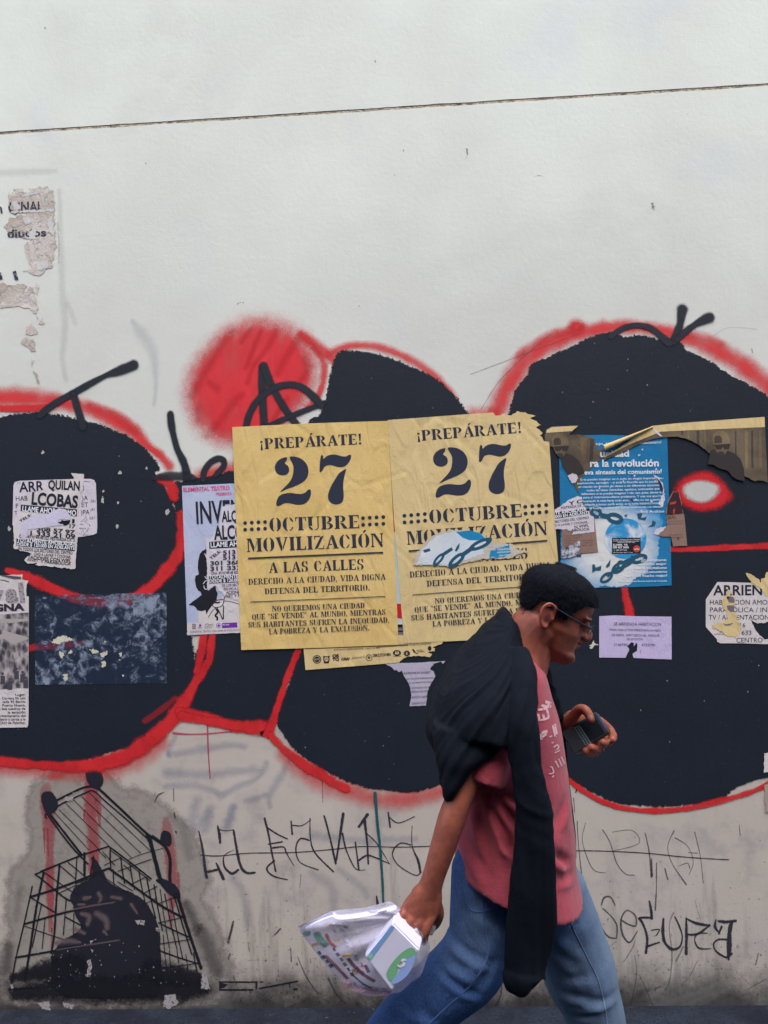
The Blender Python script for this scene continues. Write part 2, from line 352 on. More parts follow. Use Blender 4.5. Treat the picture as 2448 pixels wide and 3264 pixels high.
# ------------------------------------------------------------------ pavement
def pavement_mat():
    N = NT('asphalt_pavement'); N.set(.85, .25)
    a = N.noise(5, 5, .65); b = N.noise(160, 3, .7); c = N.mix(N.mapr(a, .35, .65), C(24, 29, 40), C(48, 55, 68)); c = N.mix(N.mapr(b, .35, .75), c, C(16, 20, 28))
    sp = N.mapr(N.noise(70, 3, .6), .70, .76); c = N.mix(sp, c, C(110, 120, 132)); N.col(c)
    N.bump(N.math('ADD', N.math('MULTIPLY', b, .6), N.math('MULTIPLY', N.noise(30, 4, .6), .6)), .8, .02); return N.m
bm = bmesh.new(); bmesh.ops.create_grid(bm, x_segments=60, y_segments=60, size=1)
for v in bm.verts:
    v.co.x *= 30; v.co.y = v.co.y*30
    v.co.z = -0.003
me = bpy.data.meshes.new('pavement'); bm.to_mesh(me); bm.free()
tag(link('pavement', me, pavement_mat()), 'dark grey rough asphalt pavement along the foot of the painted wall', kind='structure')
# a slightly raised, crumbled mortar fillet where the wall meets the ground
# ------------------------------------------------------------------ the wall: plaster over two lifts with an open joint between them
def wall_mat():
    N = NT('white_painted_plaster'); N.set(.75, .25)
    sx = N.n('SeparateXYZ'); N.l(N.co, sx.inputs[0]); z = sx.outputs[2]
    base = N.mix(N.mapr(N.noise(1.6, 5, .6), .3, .7), C(226, 229, 215), C(216, 217, 204))
    base = N.mix(N.math('MULTIPLY', N.mapr(N.noise(2.6, 4, .6, off=(4, 2, 1)), .52, .75), .35), base, C(206, 208, 214))
    # painted-in light falloff: greyer down the wall, then a dirty lower zone, ragged edges
    zz = N.math('ADD', z, N.math('MULTIPLY', N.math('SUBTRACT', N.noise(2.2, 4, .6), .5), .5))
    base = N.mix(N.math('MULTIPLY', N.mapr(zz, 3.0, 1.9), .6), base, C(204, 202, 194)); low = N.mapr(zz, 1.75, 1.0); base = N.mix(N.math('MULTIPLY', low, .9), base, C(188, 176, 164))
    blot = N.mapr(N.noise(7, 5, .65), .48, .7); base = N.mix(N.math('MULTIPLY', N.math('MULTIPLY', blot, low), .5), base, C(146, 138, 140)); base = N.mix(N.math('MULTIPLY', N.math('MULTIPLY', N.mapr(N.noise(3.5, 4, .6, off=(9, 2, 4)), .5, .7), low), .5), base, C(204, 194, 184))
    # dirt: vertical runs and splashes that thicken towards the pavement
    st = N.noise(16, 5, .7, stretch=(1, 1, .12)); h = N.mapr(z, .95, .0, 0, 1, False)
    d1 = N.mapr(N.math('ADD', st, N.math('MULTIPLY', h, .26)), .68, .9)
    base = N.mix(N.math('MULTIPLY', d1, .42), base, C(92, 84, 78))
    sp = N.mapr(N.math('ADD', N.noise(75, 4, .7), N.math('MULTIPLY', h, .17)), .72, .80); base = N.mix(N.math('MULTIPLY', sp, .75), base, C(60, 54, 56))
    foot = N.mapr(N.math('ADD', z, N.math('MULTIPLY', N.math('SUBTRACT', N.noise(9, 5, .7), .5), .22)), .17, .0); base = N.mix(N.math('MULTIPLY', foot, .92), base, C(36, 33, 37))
    # faint trowel patches, water marks and hairline cracks
    pt = N.mapr(N.noise(1.1, 5, .62, off=(2, 0, 6), dist=.8), .50, .60); base = N.mix(N.math('MULTIPLY', pt, .16), base, C(190, 190, 182))
    # specks and hairlines over the whole face
    sk = N.mapr(N.noise(48, 5, .8, off=(8, 3, 5)), .755, .775); base = N.mix(N.math('MULTIPLY', sk, .5), base, C(120, 118, 112))
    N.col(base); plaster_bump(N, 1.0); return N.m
def joint_mat():
    N = NT('joint_mortar'); N.set(.95, .1)
    N.col(N.mix(N.mapr(N.noise(28, 5, .7, stretch=(.35, 1, 1)), .50, .66), C(186, 172, 152), C(92, 86, 84))); N.bump(N.noise(60, 4), .8, .02); return N.m
jl, jr = W((0, 424), 0), W((2448, 269), 0)
def joint_z(x): return jl.z+(jr.z-jl.z)*(x-jl.x)/(jr.x-jl.x)
bm = bmesh.new()
XS = np.linspace(-7, 7, 561); top = []; bot = []
for i, x in enumerate(XS):
    n1 = noise.noise((x*9, 1, 0))*.0016+noise.noise((x*60, 3, 0))*.0013; n2 = noise.noise((x*8, 7, 0))*.0016+noise.noise((x*55, 9, 0))*.0016
    top.append(joint_z(x)+.0042+n1); bot.append(joint_z(x)-.0052+n2)
V = []; F = []; Mi = []
def strip(rows, mi):
    b = len(V); n = len(XS)
    for r_ in rows:
        for i, x in enumerate(XS): V.append((x, r_[0], r_[1][i] if hasattr(r_[1], '__len__') else r_[1]))
    for k in range(len(rows)-1):
        for i in range(n-1):
            a = b+k*n+i; F.append((a, a+1, a+n+1, a+n)); Mi.append(mi)
strip([(0, -.3), (0, 1.2), (0, bot)], 0); strip([(0, bot), (.0016, np.array(bot)+.001)], 1); strip([(.0016, np.array(bot)+.001), (.0016, np.array(top)-.001)], 1)
strip([(.0016, np.array(top)-.001), (0, top)], 1); strip([(0, top), (0, 4.2), (0, 6.0)], 0); strip([(0, 6.0), (.3, 6.0)], 0); strip([(.3, 6.0), (.3, -.3)], 0)
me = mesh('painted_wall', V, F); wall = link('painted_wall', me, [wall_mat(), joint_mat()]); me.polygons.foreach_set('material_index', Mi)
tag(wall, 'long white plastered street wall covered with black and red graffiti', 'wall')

# ------------------------------------------------------------------ unseen house added across the street (behind the camera), sized to keep low sky light off the foot of the wall
N = NT('dark_stucco'); N.set(.9, .2); N.col(N.mix(N.noise(1.5, 4), (.10, .095, .09, 1), (.14, .13, .12, 1))); stucco = N.m
HY, HH = -6.5, 7.6; V = []; F = []
def qbox(V, F, x0, x1, y0, y1, z0, z1):
    b = len(V); V += [(x, y, z) for z in (z0, z1) for y in (y0, y1) for x in (x0, x1)]; F += [tuple(b+i for i in f) for f in ((0, 1, 5, 4), (1, 3, 7, 5), (3, 2, 6, 7), (2, 0, 4, 6), (4, 5, 7, 6))]
house = empty('shade_house', (0, HY, 0), 'unseen dark stucco house added across the street to shade the foot of the wall', 'building')
qbox(V, F, -12, 12, HY-6, HY, 0, HH); link('wall', mesh('wall', V, F), stucco, house); V = []; F = []
qbox(V, F, -12.2, 12.2, HY-6, HY+.5, HH+.002, HH+.25); link('roof_slab', mesh('roof_slab', V, F), stucco, house)
PN = ink_mat('dark_pane', (.03, .035, .04, 1), 0, .15)
for x in (-9, -5, -1, 3, 7):
    for z in (1.0, 4.6): V = []; F = []; qbox(V, F, x, x+1.5, HY+.002, HY+.06, z, z+1.5); link('window', mesh('window', V, F), PN, house)
# ------------------------------------------------------------------ graffiti materials
BLK = C(20, 26, 38, .85); BLK2 = C(29, 38, 50, .85)
M_roll = rag_mat('black_roller_paint', BLK, BLK2, chips=.010, fs=120, rg=2.3)
M_red = spray_mat('red_spray_soft', C(216, 44, 50), soft=1.0, grain=.45, opac=.92, mottle=.25, col2=C(226, 62, 60))
M_redh = spray_mat('red_spray_dense', C(188, 20, 32), soft=.5, grain=.7, mottle=.22, col2=C(222, 52, 52))
M_redd = spray_mat('red_spray_disc', C(212, 34, 44), soft=.42, grain=.22, mottle=.20, col2=C(224, 62, 66))
M_blk = spray_mat('black_spray', C(32, 34, 42, .9), soft=.5, grain=.25, col2=C(44, 46, 56, .9))
M_mark = spray_mat('black_marker', C(30, 28, 44), soft=.34, grain=1.3, opac=.9, col2=C(60, 58, 72), gs=420)
M_markf = spray_mat('faded_marker', C(74, 66, 74), soft=.6, grain=1.6, opac=.7, gs=420)
M_ghost = spray_mat('painted_over_scribble', C(136, 146, 176), soft=1.0, grain=1.0, opac=.26)
M_teal = spray_mat('teal_drip', C(24, 92, 96), soft=.4, grain=.8)
M_pink = spray_mat('pink_drip', C(196, 70, 92), soft=.6, grain=.9, opac=.75)
M_white = spray_mat('bare_wall_white', C(205, 203, 196), soft=.35, grain=.3)
M_chip = rag_mat('paint_chip', C(190, 186, 180), C(160, 156, 156), fs=160)

# order on the wall (distance from the plaster, metres): ghost scribbles .0004, red mist .0008, black fill .0014, red lines .002, stencil .001
g = Spray(.0004, 1.8, .3)
for P in ([(60, 330, 60), (300, 290, 60), (560, 250, 60), (680, 260, 60)], [(20, 480, 70), (350, 500, 80), (620, 470, 70), (800, 460, 60)], [(480, 680, 60), (620, 600, 55), (800, 520, 50), (870, 400, 50)], [(20, 600, 50), (250, 590, 60), (450, 640, 50)], [(1060, 380, 60), (960, 560, 60), (890, 680, 50), (900, 770, 40)], [(280, 720, 90), (240, 900, 90)], [(400, 780, 80), (360, 960, 70)], [(590, 770, 70), (520, 960, 70)], [(700, 720, 50), (850, 670, 50)], [(100, 180, 40), (40, 330, 40)]): g.add(zn(P), op=.9)
for P in ([(300, 500, 70), (370, 620, 60), (390, 800, 60)], [(820, 460, 60), (950, 560, 70), (960, 700, 60)], [(1000, 440, 50), (1150, 560, 50), (1180, 620, 40)], [(820, 210, 60), (1050, 240, 50), (1200, 250, 40)], [(130, 60, 60), (60, 180, 60)], [(300, 30, 50), (260, 160, 50)], [(1300, 240, 50), (1500, 240, 50)]): g.add(zm(P), op=.75)
g.add(z1([(700, 870, 25), (760, 950, 60), (810, 1040, 50), (825, 1200, 25), (815, 1310, 20)]), op=.6)
g.build('painted_over_scribble', M_ghost, wall)

s = Spray(.0008, 1.7, .2)
s.add(z2([(-1150, 1150, 110), (-1080, 760, 120), (-820, 480, 110), (-450, 370, 120), (-40, 350, 120), (150, 348, 120), (330, 365, 110), (480, 395, 100), (620, 435, 95), (760, 500, 95), (880, 575, 90), (970, 660, 62), (1060, 730, 55), (1120, 800, 60)]))
s.add(z2([(600, 400, 60), (780, 470, 60), (900, 560, 70)]), op=.6)
s.add(zr([(140, 660, 90), (185, 540, 105), (250, 425, 110), (330, 330, 105), (430, 262, 100), (560, 208, 90), (690, 178, 80), (830, 160, 75), (960, 165, 70), (1100, 190, 75), (1250, 240, 85), (1400, 305, 95), (1520, 380, 110), (1620, 455, 115), (1720, 540, 115), (1900, 700, 110), (2120, 980, 110), (2300, 1400, 100)]))
s.add(zr([(270, 320, 50), (420, 225, 55), (560, 175, 50), (620, 160, 40)]), op=.55)
s.add(zr([(1170, 195, 40), (1290, 215, 55), (1400, 255, 45)]), op=.5)
s.add(zr([(585, 160, 80), (592, 160, 80)])); s.add(zr([(590, 158, 44), (594, 160, 44)]))
s.add(z5([(1140, 370, 60), (1250, 322, 55), (1350, 312, 50), (1450, 322, 55), (1560, 355, 55), (1680, 410, 55), (1790, 480, 55), (1880, 560, 55), (1960, 660, 60)]), op=.85)
s.add(z5([(950, 240, 60), (1060, 320, 70), (1160, 400, 70), (1180, 440, 40)])); s.add(z5([(1040, 330, 40), (1100, 420, 45), (1105, 520, 45), (1070, 640, 45), (1000, 720, 50)]), op=.9)
s.add(ov([(1030, 905, 70), (1060, 895, 50)]), op=.9)
# red glow under the black letters along the bottom
s.add(z9([(20, 10, 110), (150, 110, 140), (280, 190, 150), (420, 240, 140), (560, 290, 120), (700, 310, 110), (850, 300, 120), (1000, 265, 120), (1080, 235, 90)]), op=.62)
s.add(z3([(-30, 1530, 130), (150, 1540, 130), (330, 1550, 130), (520, 1560, 150), (720, 1530, 170), (900, 1460, 170), (1050, 1380, 120)]), op=.7)
s.add(z4([(340, 160, 40), (400, 150, 40)]), op=.6)
s.add(z2([(1090, 960, 100), (1200, 980, 120), (1330, 900, 120), (1450, 850, 120), (1560, 830, 120)]), op=.95)
s.add(z2([(1210, 1040, 120), (1215, 1200, 120), (1210, 1400, 110)]), op=.95)
s.build('red_spray_outline', M_red, wall)
s = Spray(.0010)
s.blob((lambda P: [(sum(q[0] for q in P)/len(P)+(p[0]-sum(q[0] for q in P)/len(P))*1.15, sum(q[1] for q in P)/len(P)+(p[1]-sum(q[1] for q in P)/len(P))*1.15) for p in P])(z5([(640, 118), (820, 140), (960, 215), (1050, 320), (1075, 470), (1040, 610), (960, 740), (860, 850), (740, 920), (560, 965), (440, 985), (330, 930), (240, 840), (185, 700), (175, 600), (220, 450), (320, 310), (460, 180)])))
o = s.build('red_spray_disc', M_redd, wall); tag(o, 'mottled red spray-painted disc with a soft misty edge')
s = Spray(.00125)
for P in ([(500, 215, 95), (420, 320, 90), (330, 470, 95), (230, 640, 95)], [(620, 205, 60), (560, 290, 60)], [(690, 210, 55), (640, 330, 60), (590, 460, 60)], [(790, 220, 80), (730, 330, 70), (640, 450, 60), (600, 560, 60)], [(930, 280, 90), (850, 400, 100), (800, 500, 80)], [(980, 400, 80), (1000, 480, 90), (950, 540, 80)], [(560, 640, 90), (500, 700, 100), (430, 800, 90), (330, 910, 80)], [(270, 720, 90), (270, 800, 90)], [(400, 600, 90), (350, 560, 80)], [(860, 660, 70), (800, 760, 70), (760, 820, 60)], [(640, 690, 60), (600, 800, 60)]): s.add(z5(P), op=.85)
s.build('red_spray_streak', spray_mat('red_spray_streaks', C(206, 28, 40), soft=1.0, grain=.3, opac=.30), wall)

# black roller-painted letters
letters = [
 ('left letter', z2([(-1150, 1250), (-1100, 900), (-850, 600), (-500, 505), (-200, 500), (0, 485), (130, 462), (250, 458), (370, 472), (480, 492), (570, 512), (660, 535), (770, 580), (860, 625), (930, 675), (990, 735), (1045, 810), (1010, 840), (1060, 900), (1095, 980), (1140, 1020), (1130, 1060), (1160, 1110), (1172, 1200), (1178, 1330)])
  + z3([(1195, 40), (1250, 200), (1260, 700), (1300, 1000), (1240, 1150), (1150, 1180), (1050, 1290), (930, 1370), (850, 1405), (720, 1435), (600, 1478), (480, 1505), (330, 1512), (180, 1505), (60, 1485), (-200, 1500), (-600, 1440), (-950, 1150), (-1120, 600), (-1160, 200)])),
 ('middle letter', ov([(378, 1060), (395, 1043), (430, 1036), (470, 1030), (520, 1024), (560, 1100), (600, 1250), (652, 1400), (615, 1480), (590, 1550), (575, 1572), (540, 1566), (500, 1556), (450, 1540), (405, 1534), (396, 1500), (420, 1430), (440, 1370), (440, 1300), (400, 1200)])),
 ('tall letter', ov([(735, 764), (765, 762), (800, 766), (850, 780), (900, 800), (945, 826), (980, 858), (1012, 900), (1050, 960), (1110, 1000), (1120, 1200), (1125, 1500), (1105, 1660), (1040, 1672), (960, 1688), (900, 1706), (850, 1706), (800, 1700), (750, 1684), (700, 1660), (650, 1625), (612, 1580), (600, 1545), (625, 1480), (650, 1410), (680, 1300), (680, 1000), (668, 915), (690, 900), (702, 880), (712, 845), (718, 800)])),
 ('right letter', zr([(215, 660), (235, 580), (270, 500), (330, 430), (345, 375), (440, 335), (560, 280), (690, 218), (770, 200), (850, 222), (950, 216), (1040, 240), (1150, 240), (1200, 300), (1290, 340), (1390, 400), (1450, 440), (1560, 495), (1640, 550), (1760, 640), (2000, 880), (2250, 1300), (2300, 1800)])
  + zb([(2500, -300), (2350, 100), (2050, 320), (1850, 375), (1740, 380), (1640, 385), (1560, 400), (1440, 450), (1370, 500), (1340, 535), (1200, 560), (1050, 580), (900, 588), (760, 580), (640, 570), (540, 545), (430, 490), (330, 440), (240, 385), (60, 300), (-300, 300), (-330, -500), (-250, -1500), (-300, -2000)])),
]
for i, (nm, P) in enumerate(letters):
    o = ragged('black_graffiti_letter', P, .0014+.00012*i, M_roll, wall, band=12, smoothk=5)
    tag(o, {'left letter': 'big black roller-painted letter at the far left behind the rent flyers', 'middle letter': 'narrow black painted letter behind the theatre poster', 'tall letter': 'black painted letter rising above the yellow posters', 'right letter': 'widest black painted letter with the red and white eye'}[nm])
# flakes and drips in the black
rnd = random.Random(4); F = Flat(.0018)
def fleck(F, x, y, r, seed): F.poly(jag([(x+r*math.cos(a)*rnd.uniform(.4, 1.2), y+r*1.3*math.sin(a)*rnd.uniform(.4, 1.2)) for a in np.linspace(0, 6.28, 8)[:-1]], r*.25, r*.5, seed), 0)
for q in ([(285, 712), (685, 965), (780, 1040), (795, 845), (775, 1195), (62, 1212), (970, 815), (1105, 1100), (680, 1030)]): x, y = z2([q])[0]; fleck(F, x, y, rnd.uniform(4, 11), rnd.randint(0, 99))
for k in range(46):
    x, y = rnd.choice([(rnd.uniform(20, 560), rnd.uniform(1400, 2300)), (rnd.uniform(1120, 1400), rnd.uniform(1150, 1330)), (rnd.uniform(1700, 2440), rnd.uniform(1080, 1340)), (rnd.uniform(1950, 2440), rnd.uniform(2050, 2500)), (rnd.uniform(900, 1300), rnd.uniform(2100, 2450))]); fleck(F, x, y, rnd.uniform(.6, 2.2), k)
F.build('chipped_paint_spot', M_chip, wall)

# red lines over the black
s = Spray(.0021, 1.2, .28)
s.add(z2([(-700, 520, 30), (-400, 440, 46), (-40, 420, 46), (100, 420, 50), (250, 415, 50), (345, 400, 30)]))
s.add(z3([(1200, -120, 70), (1205, 0, 75), (1190, 100, 80), (1150, 185, 90), (1080, 275, 85), (1000, 360, 85), (900, 420, 75), (800, 450, 75), (650, 452, 70), (500, 425, 75), (380, 380, 75), (270, 330, 80), (160, 280, 60), (50, 245, 40)]))
s.add(z3([(190, 758, 45), (300, 745, 55), (420, 738, 50), (570, 720, 25)]), op=.6)
s.add(z3([(1410, 640, 45), (1395, 740, 55), (1385, 830, 50), (1340, 910, 65), (1290, 990, 60), (1245, 1075, 75), (1200, 1140, 100), (1150, 1220, 105), (1060, 1310, 105), (950, 1400, 110), (820, 1478, 105), (650, 1525, 95), (480, 1540, 75), (300, 1532, 60), (150, 1520, 65), (-30, 1505, 70), (-300, 1520, 70), (-700, 1400, 70), (-1000, 1080, 60), (-1160, 600, 60)]))
s.add(z3([(960, 1240, 40), (1060, 1170, 40), (1160, 1090, 40)]), op=.35)
s.add(z3([(1190, 1180, 70), (1330, 1205, 65), (1450, 1245, 75), (1560, 1275, 75), (1670, 1290, 80)]))
s.add(zn([(150, 5, 80), (400, 50, 80), (600, 85, 85), (740, 100, 110), (850, 110, 130), (870, 130, 120)]))
s.add(ov([(582, 1588, 22), (584, 1575, 34), (592, 1550, 26), (605, 1510, 22), (618, 1470, 22), (636, 1425, 22), (650, 1390, 24)]))
s.add(zn([(905, 160, 60), (990, 260, 70), (1080, 335, 75), (1200, 425, 90), (1320, 490, 90), (1430, 560, 85), (1540, 615, 70)]))
s.add(ov([(440, 1372, 24), (435, 1410, 26), (425, 1450, 24)])); s.add(zb([(235, 395, 36), (310, 458, 38), (400, 517, 40), (500, 568, 42), (620, 604, 42), (750, 624, 42), (880, 628, 42), (1010, 621, 42), (1150, 600, 44), (1300, 564, 44), (1450, 523, 44), (1580, 478, 42), (1700, 425, 40), (1950, 390, 40), (2300, 200, 40), (2520, -150, 36)]))
s.add(ov([(1430, 1186, 20), (1500, 1186, 18), (1580, 1182, 20), (1680, 1178, 22), (1780, 1172, 20), (1880, 1160, 14)]))
s.add(ze([(640, 1370, 58), (655, 1450, 60), (675, 1540, 70), (685, 1600, 80)]))
s.add(z2([(1060, 880, 60), (1130, 920, 80), (1150, 1000, 70)]))
s.build('red_outline_stroke', M_redh, wall)
# the eye in the right-hand letter
s = Spray(.0021); s.blob(ze([(1215, 540), (1300, 570), (1370, 640), (1425, 715), (1400, 790), (1320, 835), (1200, 860), (1090, 840), (1020, 790), (975, 700), (1010, 620), (1100, 565)])); tag(s.build('red_eye_outline', spray_mat('red_eye_paint', C(214, 34, 42), soft=.3, grain=.3), wall), 'red sprayed eye shape on the black paint')
s = Spray(.0025); s.blob(ze([(1180, 612), (1270, 625), (1330, 665), (1320, 725), (1260, 775), (1180, 795), (1095, 770), (1045, 725), (1045, 665), (1100, 625)])); s.build('white_of_the_eye', M_white, wall)
# black spray tags
s = Spray(.0027)
s.add(z2([(265, 465, 62), (350, 395, 62), (480, 320, 58), (600, 252, 54), (700, 200, 40), (770, 175, 70), (850, 145, 84), (885, 130, 88)]))
s.add(z2([(488, 325, 62), (515, 420, 64), (540, 500, 70), (550, 540, 70)]))
s.add(z2([(1128, 455, 58), (1135, 530, 66), (1150, 600, 52), (1175, 690, 52), (1215, 770, 66), (1240, 870, 76)]))
s.add(z2([(1345, 890, 54), (1352, 830, 52), (1395, 772, 52), (1445, 748, 52), (1480, 760, 52), (1478, 800, 52), (1440, 845, 50), (1425, 862, 40)]))
s.add(z2([(1020, 880, 40), (1120, 865, 80), (1240, 868, 70), (1290, 880, 40)]), op=.85)
s.add(z5([(703, 455, 78), (698, 560, 74), (702, 700, 66), (712, 860, 66)])); s.add(z5([(708, 450, 74), (755, 570, 66), (850, 735, 62), (945, 860, 62)]))
s.add(z5([(735, 846, 46), (880, 782, 46), (1030, 722, 46), (1110, 690, 40)])); s.add(z5([(588, 870, 62), (610, 775, 60), (670, 672, 60), (770, 598, 58), (870, 572, 58), (955, 588, 62), (1030, 645, 68), (1085, 705, 70)]))
s.add(zr([(1180, 66, 84), (1176, 90, 66), (1166, 150, 52), (1132, 240, 62)])); s.add(zr([(1332, 108, 74), (1300, 120, 66), (1235, 158, 46), (1150, 230, 50)])); s.add(zr([(780, 215, 46), (850, 168, 40), (930, 152, 40), (1005, 168, 44), (1060, 212, 50), (1105, 250, 60)]))
tag(s.build('black_spray_tag', M_blk, wall), 'loose black spray-can tag strokes and the circled A')
# thin marker writing on the lower wall
s = Spray(.0006)
K = [[(70, 185, 10), (95, 300, 18), (110, 420, 24), (122, 490, 22)], [(122, 455, 20), (190, 440, 20)], [(185, 395, 12), (210, 450, 22), (232, 500, 24)], [(195, 150, 14), (205, 200, 22), (212, 260, 20)], [(195, 172, 8), (250, 182, 6), (300, 175, 8)], [(300, 180, 16), (318, 290, 20), (345, 410, 22), (385, 460, 22), (440, 458, 16)], [(330, 440, 18), (290, 465, 20), (245, 430, 18), (232, 370, 10), (250, 335, 8), (300, 310, 4)],
 [(505, 100, 18), (530, 200, 16), (550, 310, 14), (578, 450, 12)], [(520, 160, 14), (590, 205, 12), (655, 235, 10)], [(530, 270, 12), (620, 255, 12)], [(560, 295, 14), (630, 290, 12), (650, 330, 10), (700, 415, 5)], [(570, 380, 14), (520, 430, 14), (560, 480, 14), (655, 505, 10)],
 [(680, 120, 12), (688, 205, 14)], [(690, 145, 10), (750, 148, 8), (810, 110, 6)], [(805, 100, 8), (808, 230, 10), (840, 330, 12), (960, 452, 12)], [(800, 245, 12), (740, 235, 12), (712, 300, 12), (740, 390, 10), (860, 440, 8)],
 [(900, 85, 16), (940, 240, 14), (975, 400, 16)], [(975, 400, 14), (1000, 240, 18), (1025, 70, 24)], [(1020, 200, 16), (1045, 310, 12), (1105, 430, 8), (1170, 440, 4)], [(1105, 258, 12), (1128, 440, 14)], [(1125, 380, 14), (1180, 345, 14), (1240, 360, 12), (1330, 400, 6)], [(1128, 155, 20), (1185, 75, 26)], [(1165, 110, 26), (1182, 250, 16), (1190, 400, 14)], [(1180, 200, 10), (1250, 270, 8), (1330, 400, 5)],
 [(1322, 62, 14), (1335, 158, 14)], [(1328, 90, 8), (1390, 130, 8), (1495, 88, 8)], [(1480, 150, 5), (1480, 280, 8), (1520, 380, 18), (1535, 455, 18)], [(1470, 275, 10), (1400, 265, 10), (1350, 330, 10), (1390, 410, 8), (1500, 475, 8), (1540, 455, 10)],
 [(82, 342, 8), (200, 348, 8), (400, 330, 8), (700, 325, 8), (950, 305, 8), (1150, 286, 8), (1400, 290, 8), (1640, 282, 8)]]
for P in K: s.add(zm(P))
s.add(z4([(1020, 330, 4), (1045, 280, 10), (1085, 258, 5)])); s.add(z4([(1152, 395, 10), (1158, 430, 8)])); s.add(zm([(1245, 615, 12), (1252, 665, 20)])); s.add(z4([(1162, 520, 16), (1166, 530, 10)])); s.add(z4([(1148, 235, 5), (1150, 320, 5)]))
s.build('black_marker_tag', M_mark, wall)
s = Spray(.0006)
for P in [[(820, 1270, 14), (832, 1330, 22), (836, 1390, 26)], [(836, 1385, 20), (750, 1388, 20), (770, 1420, 22), (800, 1500, 20), (805, 1560, 20), (795, 1635, 20)], [(800, 1590, 22), (890, 1560, 14)], [(835, 1475, 10), (890, 1470, 12), (870, 1510, 10)],
 [(920, 1395, 18), (915, 1480, 26), (930, 1560, 26), (980, 1608, 24), (1035, 1590, 18), (1052, 1520, 12), (1030, 1440, 14), (1000, 1380, 10)], [(1080, 1390, 14), (1082, 1500, 24), (1080, 1640, 26)], [(1082, 1392, 14), (1150, 1425, 22), (1245, 1440, 20)], [(1240, 1445, 14), (1160, 1500, 20), (1085, 1505, 14)], [(1230, 1495, 10), (1165, 1500, 10), (1140, 1540, 10), (1170, 1600, 14), (1255, 1605, 8)],
 [(1290, 1400, 10), (1285, 1450, 22), (1320, 1500, 8)], [(1310, 1410, 22), (1360, 1415, 30), (1430, 1408, 24)], [(1400, 1420, 30), (1385, 1500, 36), (1385, 1600, 40), (1380, 1680, 20)], [(1370, 1540, 16), (1310, 1540, 16), (1275, 1570, 14), (1290, 1620, 14), (1360, 1665, 18), (1400, 1640, 24)], [(1330, 1450, 20), (1310, 1500, 14)]]: s.add(zb(P))
for P in [[(480, 1295, 12), (500, 1245, 14), (545, 1240, 12), (580, 1300, 8)], [(490, 1320, 10), (550, 1375, 10), (590, 1440, 12), (590, 1520, 12)], [(590, 1530, 10), (530, 1520, 14), (480, 1450, 12), (450, 1350, 8)], [(620, 1400, 12), (680, 1435, 14), (725, 1440, 12), (720, 1370, 14), (660, 1335, 10), (620, 1400, 14), (630, 1500, 16), (680, 1560, 14), (735, 1480, 10)]]: s.add(zb(P), op=.75)
tag(s.build('black_marker_tag', M_mark, wall), 'black marker word Segura low on the wall behind the walking man')
s = Spray(.0006)
for P in [[(310, 705, 10), (318, 860, 8), (340, 1075, 12)], [(370, 715, 6), (345, 830, 6), (380, 960, 8), (430, 1050, 8), (510, 1070, 6)], [(490, 765, 12), (540, 850, 10), (590, 1000, 10), (650, 1075, 10), (715, 1085, 8)], [(790, 785, 8), (820, 930, 12), (835, 1100, 16)], [(560, 780, 5), (700, 770, 6), (745, 860, 6), (560, 915, 6)], [(995, 770, 10), (950, 880, 6), (980, 1000, 8), (1080, 1150, 14)], [(1000, 820, 10), (1090, 880, 6), (1130, 990, 6), (1100, 1080, 6)], [(1140, 780, 8), (1180, 950, 6), (1200, 1140, 8)], [(1455, 730, 6), (1462, 805, 8)], [(1095, 925, 8), (1160, 930, 8)], [(835, 970, 14), (840, 1090, 16)], [(870, 1000, 12), (870, 1160, 10), (862, 1330, 16)], [(930, 1040, 14), (950, 1115, 14)], [(1030, 1020, 7), (1090, 1000, 7), (1105, 1040, 7)]]: s.add(zb(P))
for P in [[(500, 1620, 8), (590, 1550, 6)], [(640, 1695, 8), (700, 1600, 10), (720, 1540, 5)], [(715, 1650, 8), (730, 1780, 8), (690, 2000, 12)], [(750, 1790, 7), (800, 1900, 10), (845, 2010, 8)], [(990, 1350, 14), (960, 1450, 10), (980, 1640, 16), (965, 1820, 10), (930, 1900, 14)], [(1060, 1590, 16), (1010, 1690, 16)], [(1160, 1690, 8), (1110, 1790, 8), (1060, 1850, 8)], [(1590, 1640, 16), (1570, 1720, 14)], [(1640, 1820, 10), (1500, 1900, 6)], [(860, 1890, 30), (900, 1870, 10)], [(1140, 1260, 5), (1180, 1400, 6)]]: s.add(zb(P), op=.6)
for P in [[(100, 1345, 6), (160, 1480, 12), (235, 1590, 8)], [(305, 1490, 18), (350, 1580, 14), (415, 1655, 10)], [(55, 1290, 8), (60, 1380, 10)], [(1370, 1530, 5), (1410, 1590, 8)], [(1440, 1410, 8), (1450, 1520, 10), (1440, 1610, 16), (1410, 1670, 22)]]: s.add(z9(P), op=.9)
for P in [[(1540, 1120, 20), (1510, 1250, 26)], [(1520, 1330, 18), (1510, 1360, 12)], [(1640, 1250, 8), (1648, 1310, 8)], [(1545, 1470, 10), (1548, 1500, 8)]]: s.add(z4(P), op=.8)
s.add(zm([(745, 470, 5), (738, 560, 5)])); s.add(zm([(300, 780, 14), (270, 900, 12)])); s.add(zm([(610, 830, 20), (570, 870, 10)]))
s.add(zn([(1335, 460, 6), (1340, 730, 6)])); s.add(zr([(60, 620, 3), (120, 520, 3), (190, 430, 3), (330, 300, 3), (450, 200, 3)])); s.add(zr([(0, 425, 3), (200, 350, 3), (400, 275, 3), (600, 200, 3)])); s.add(zr([(1340, 220, 3), (1420, 170, 3), (1500, 165, 3), (1600, 175, 3)]), op=.5)
s.add(zr([(1568, 285, 8), (1572, 305, 6)]))
s.build('faded_marker_scrawl', M_markf, wall)
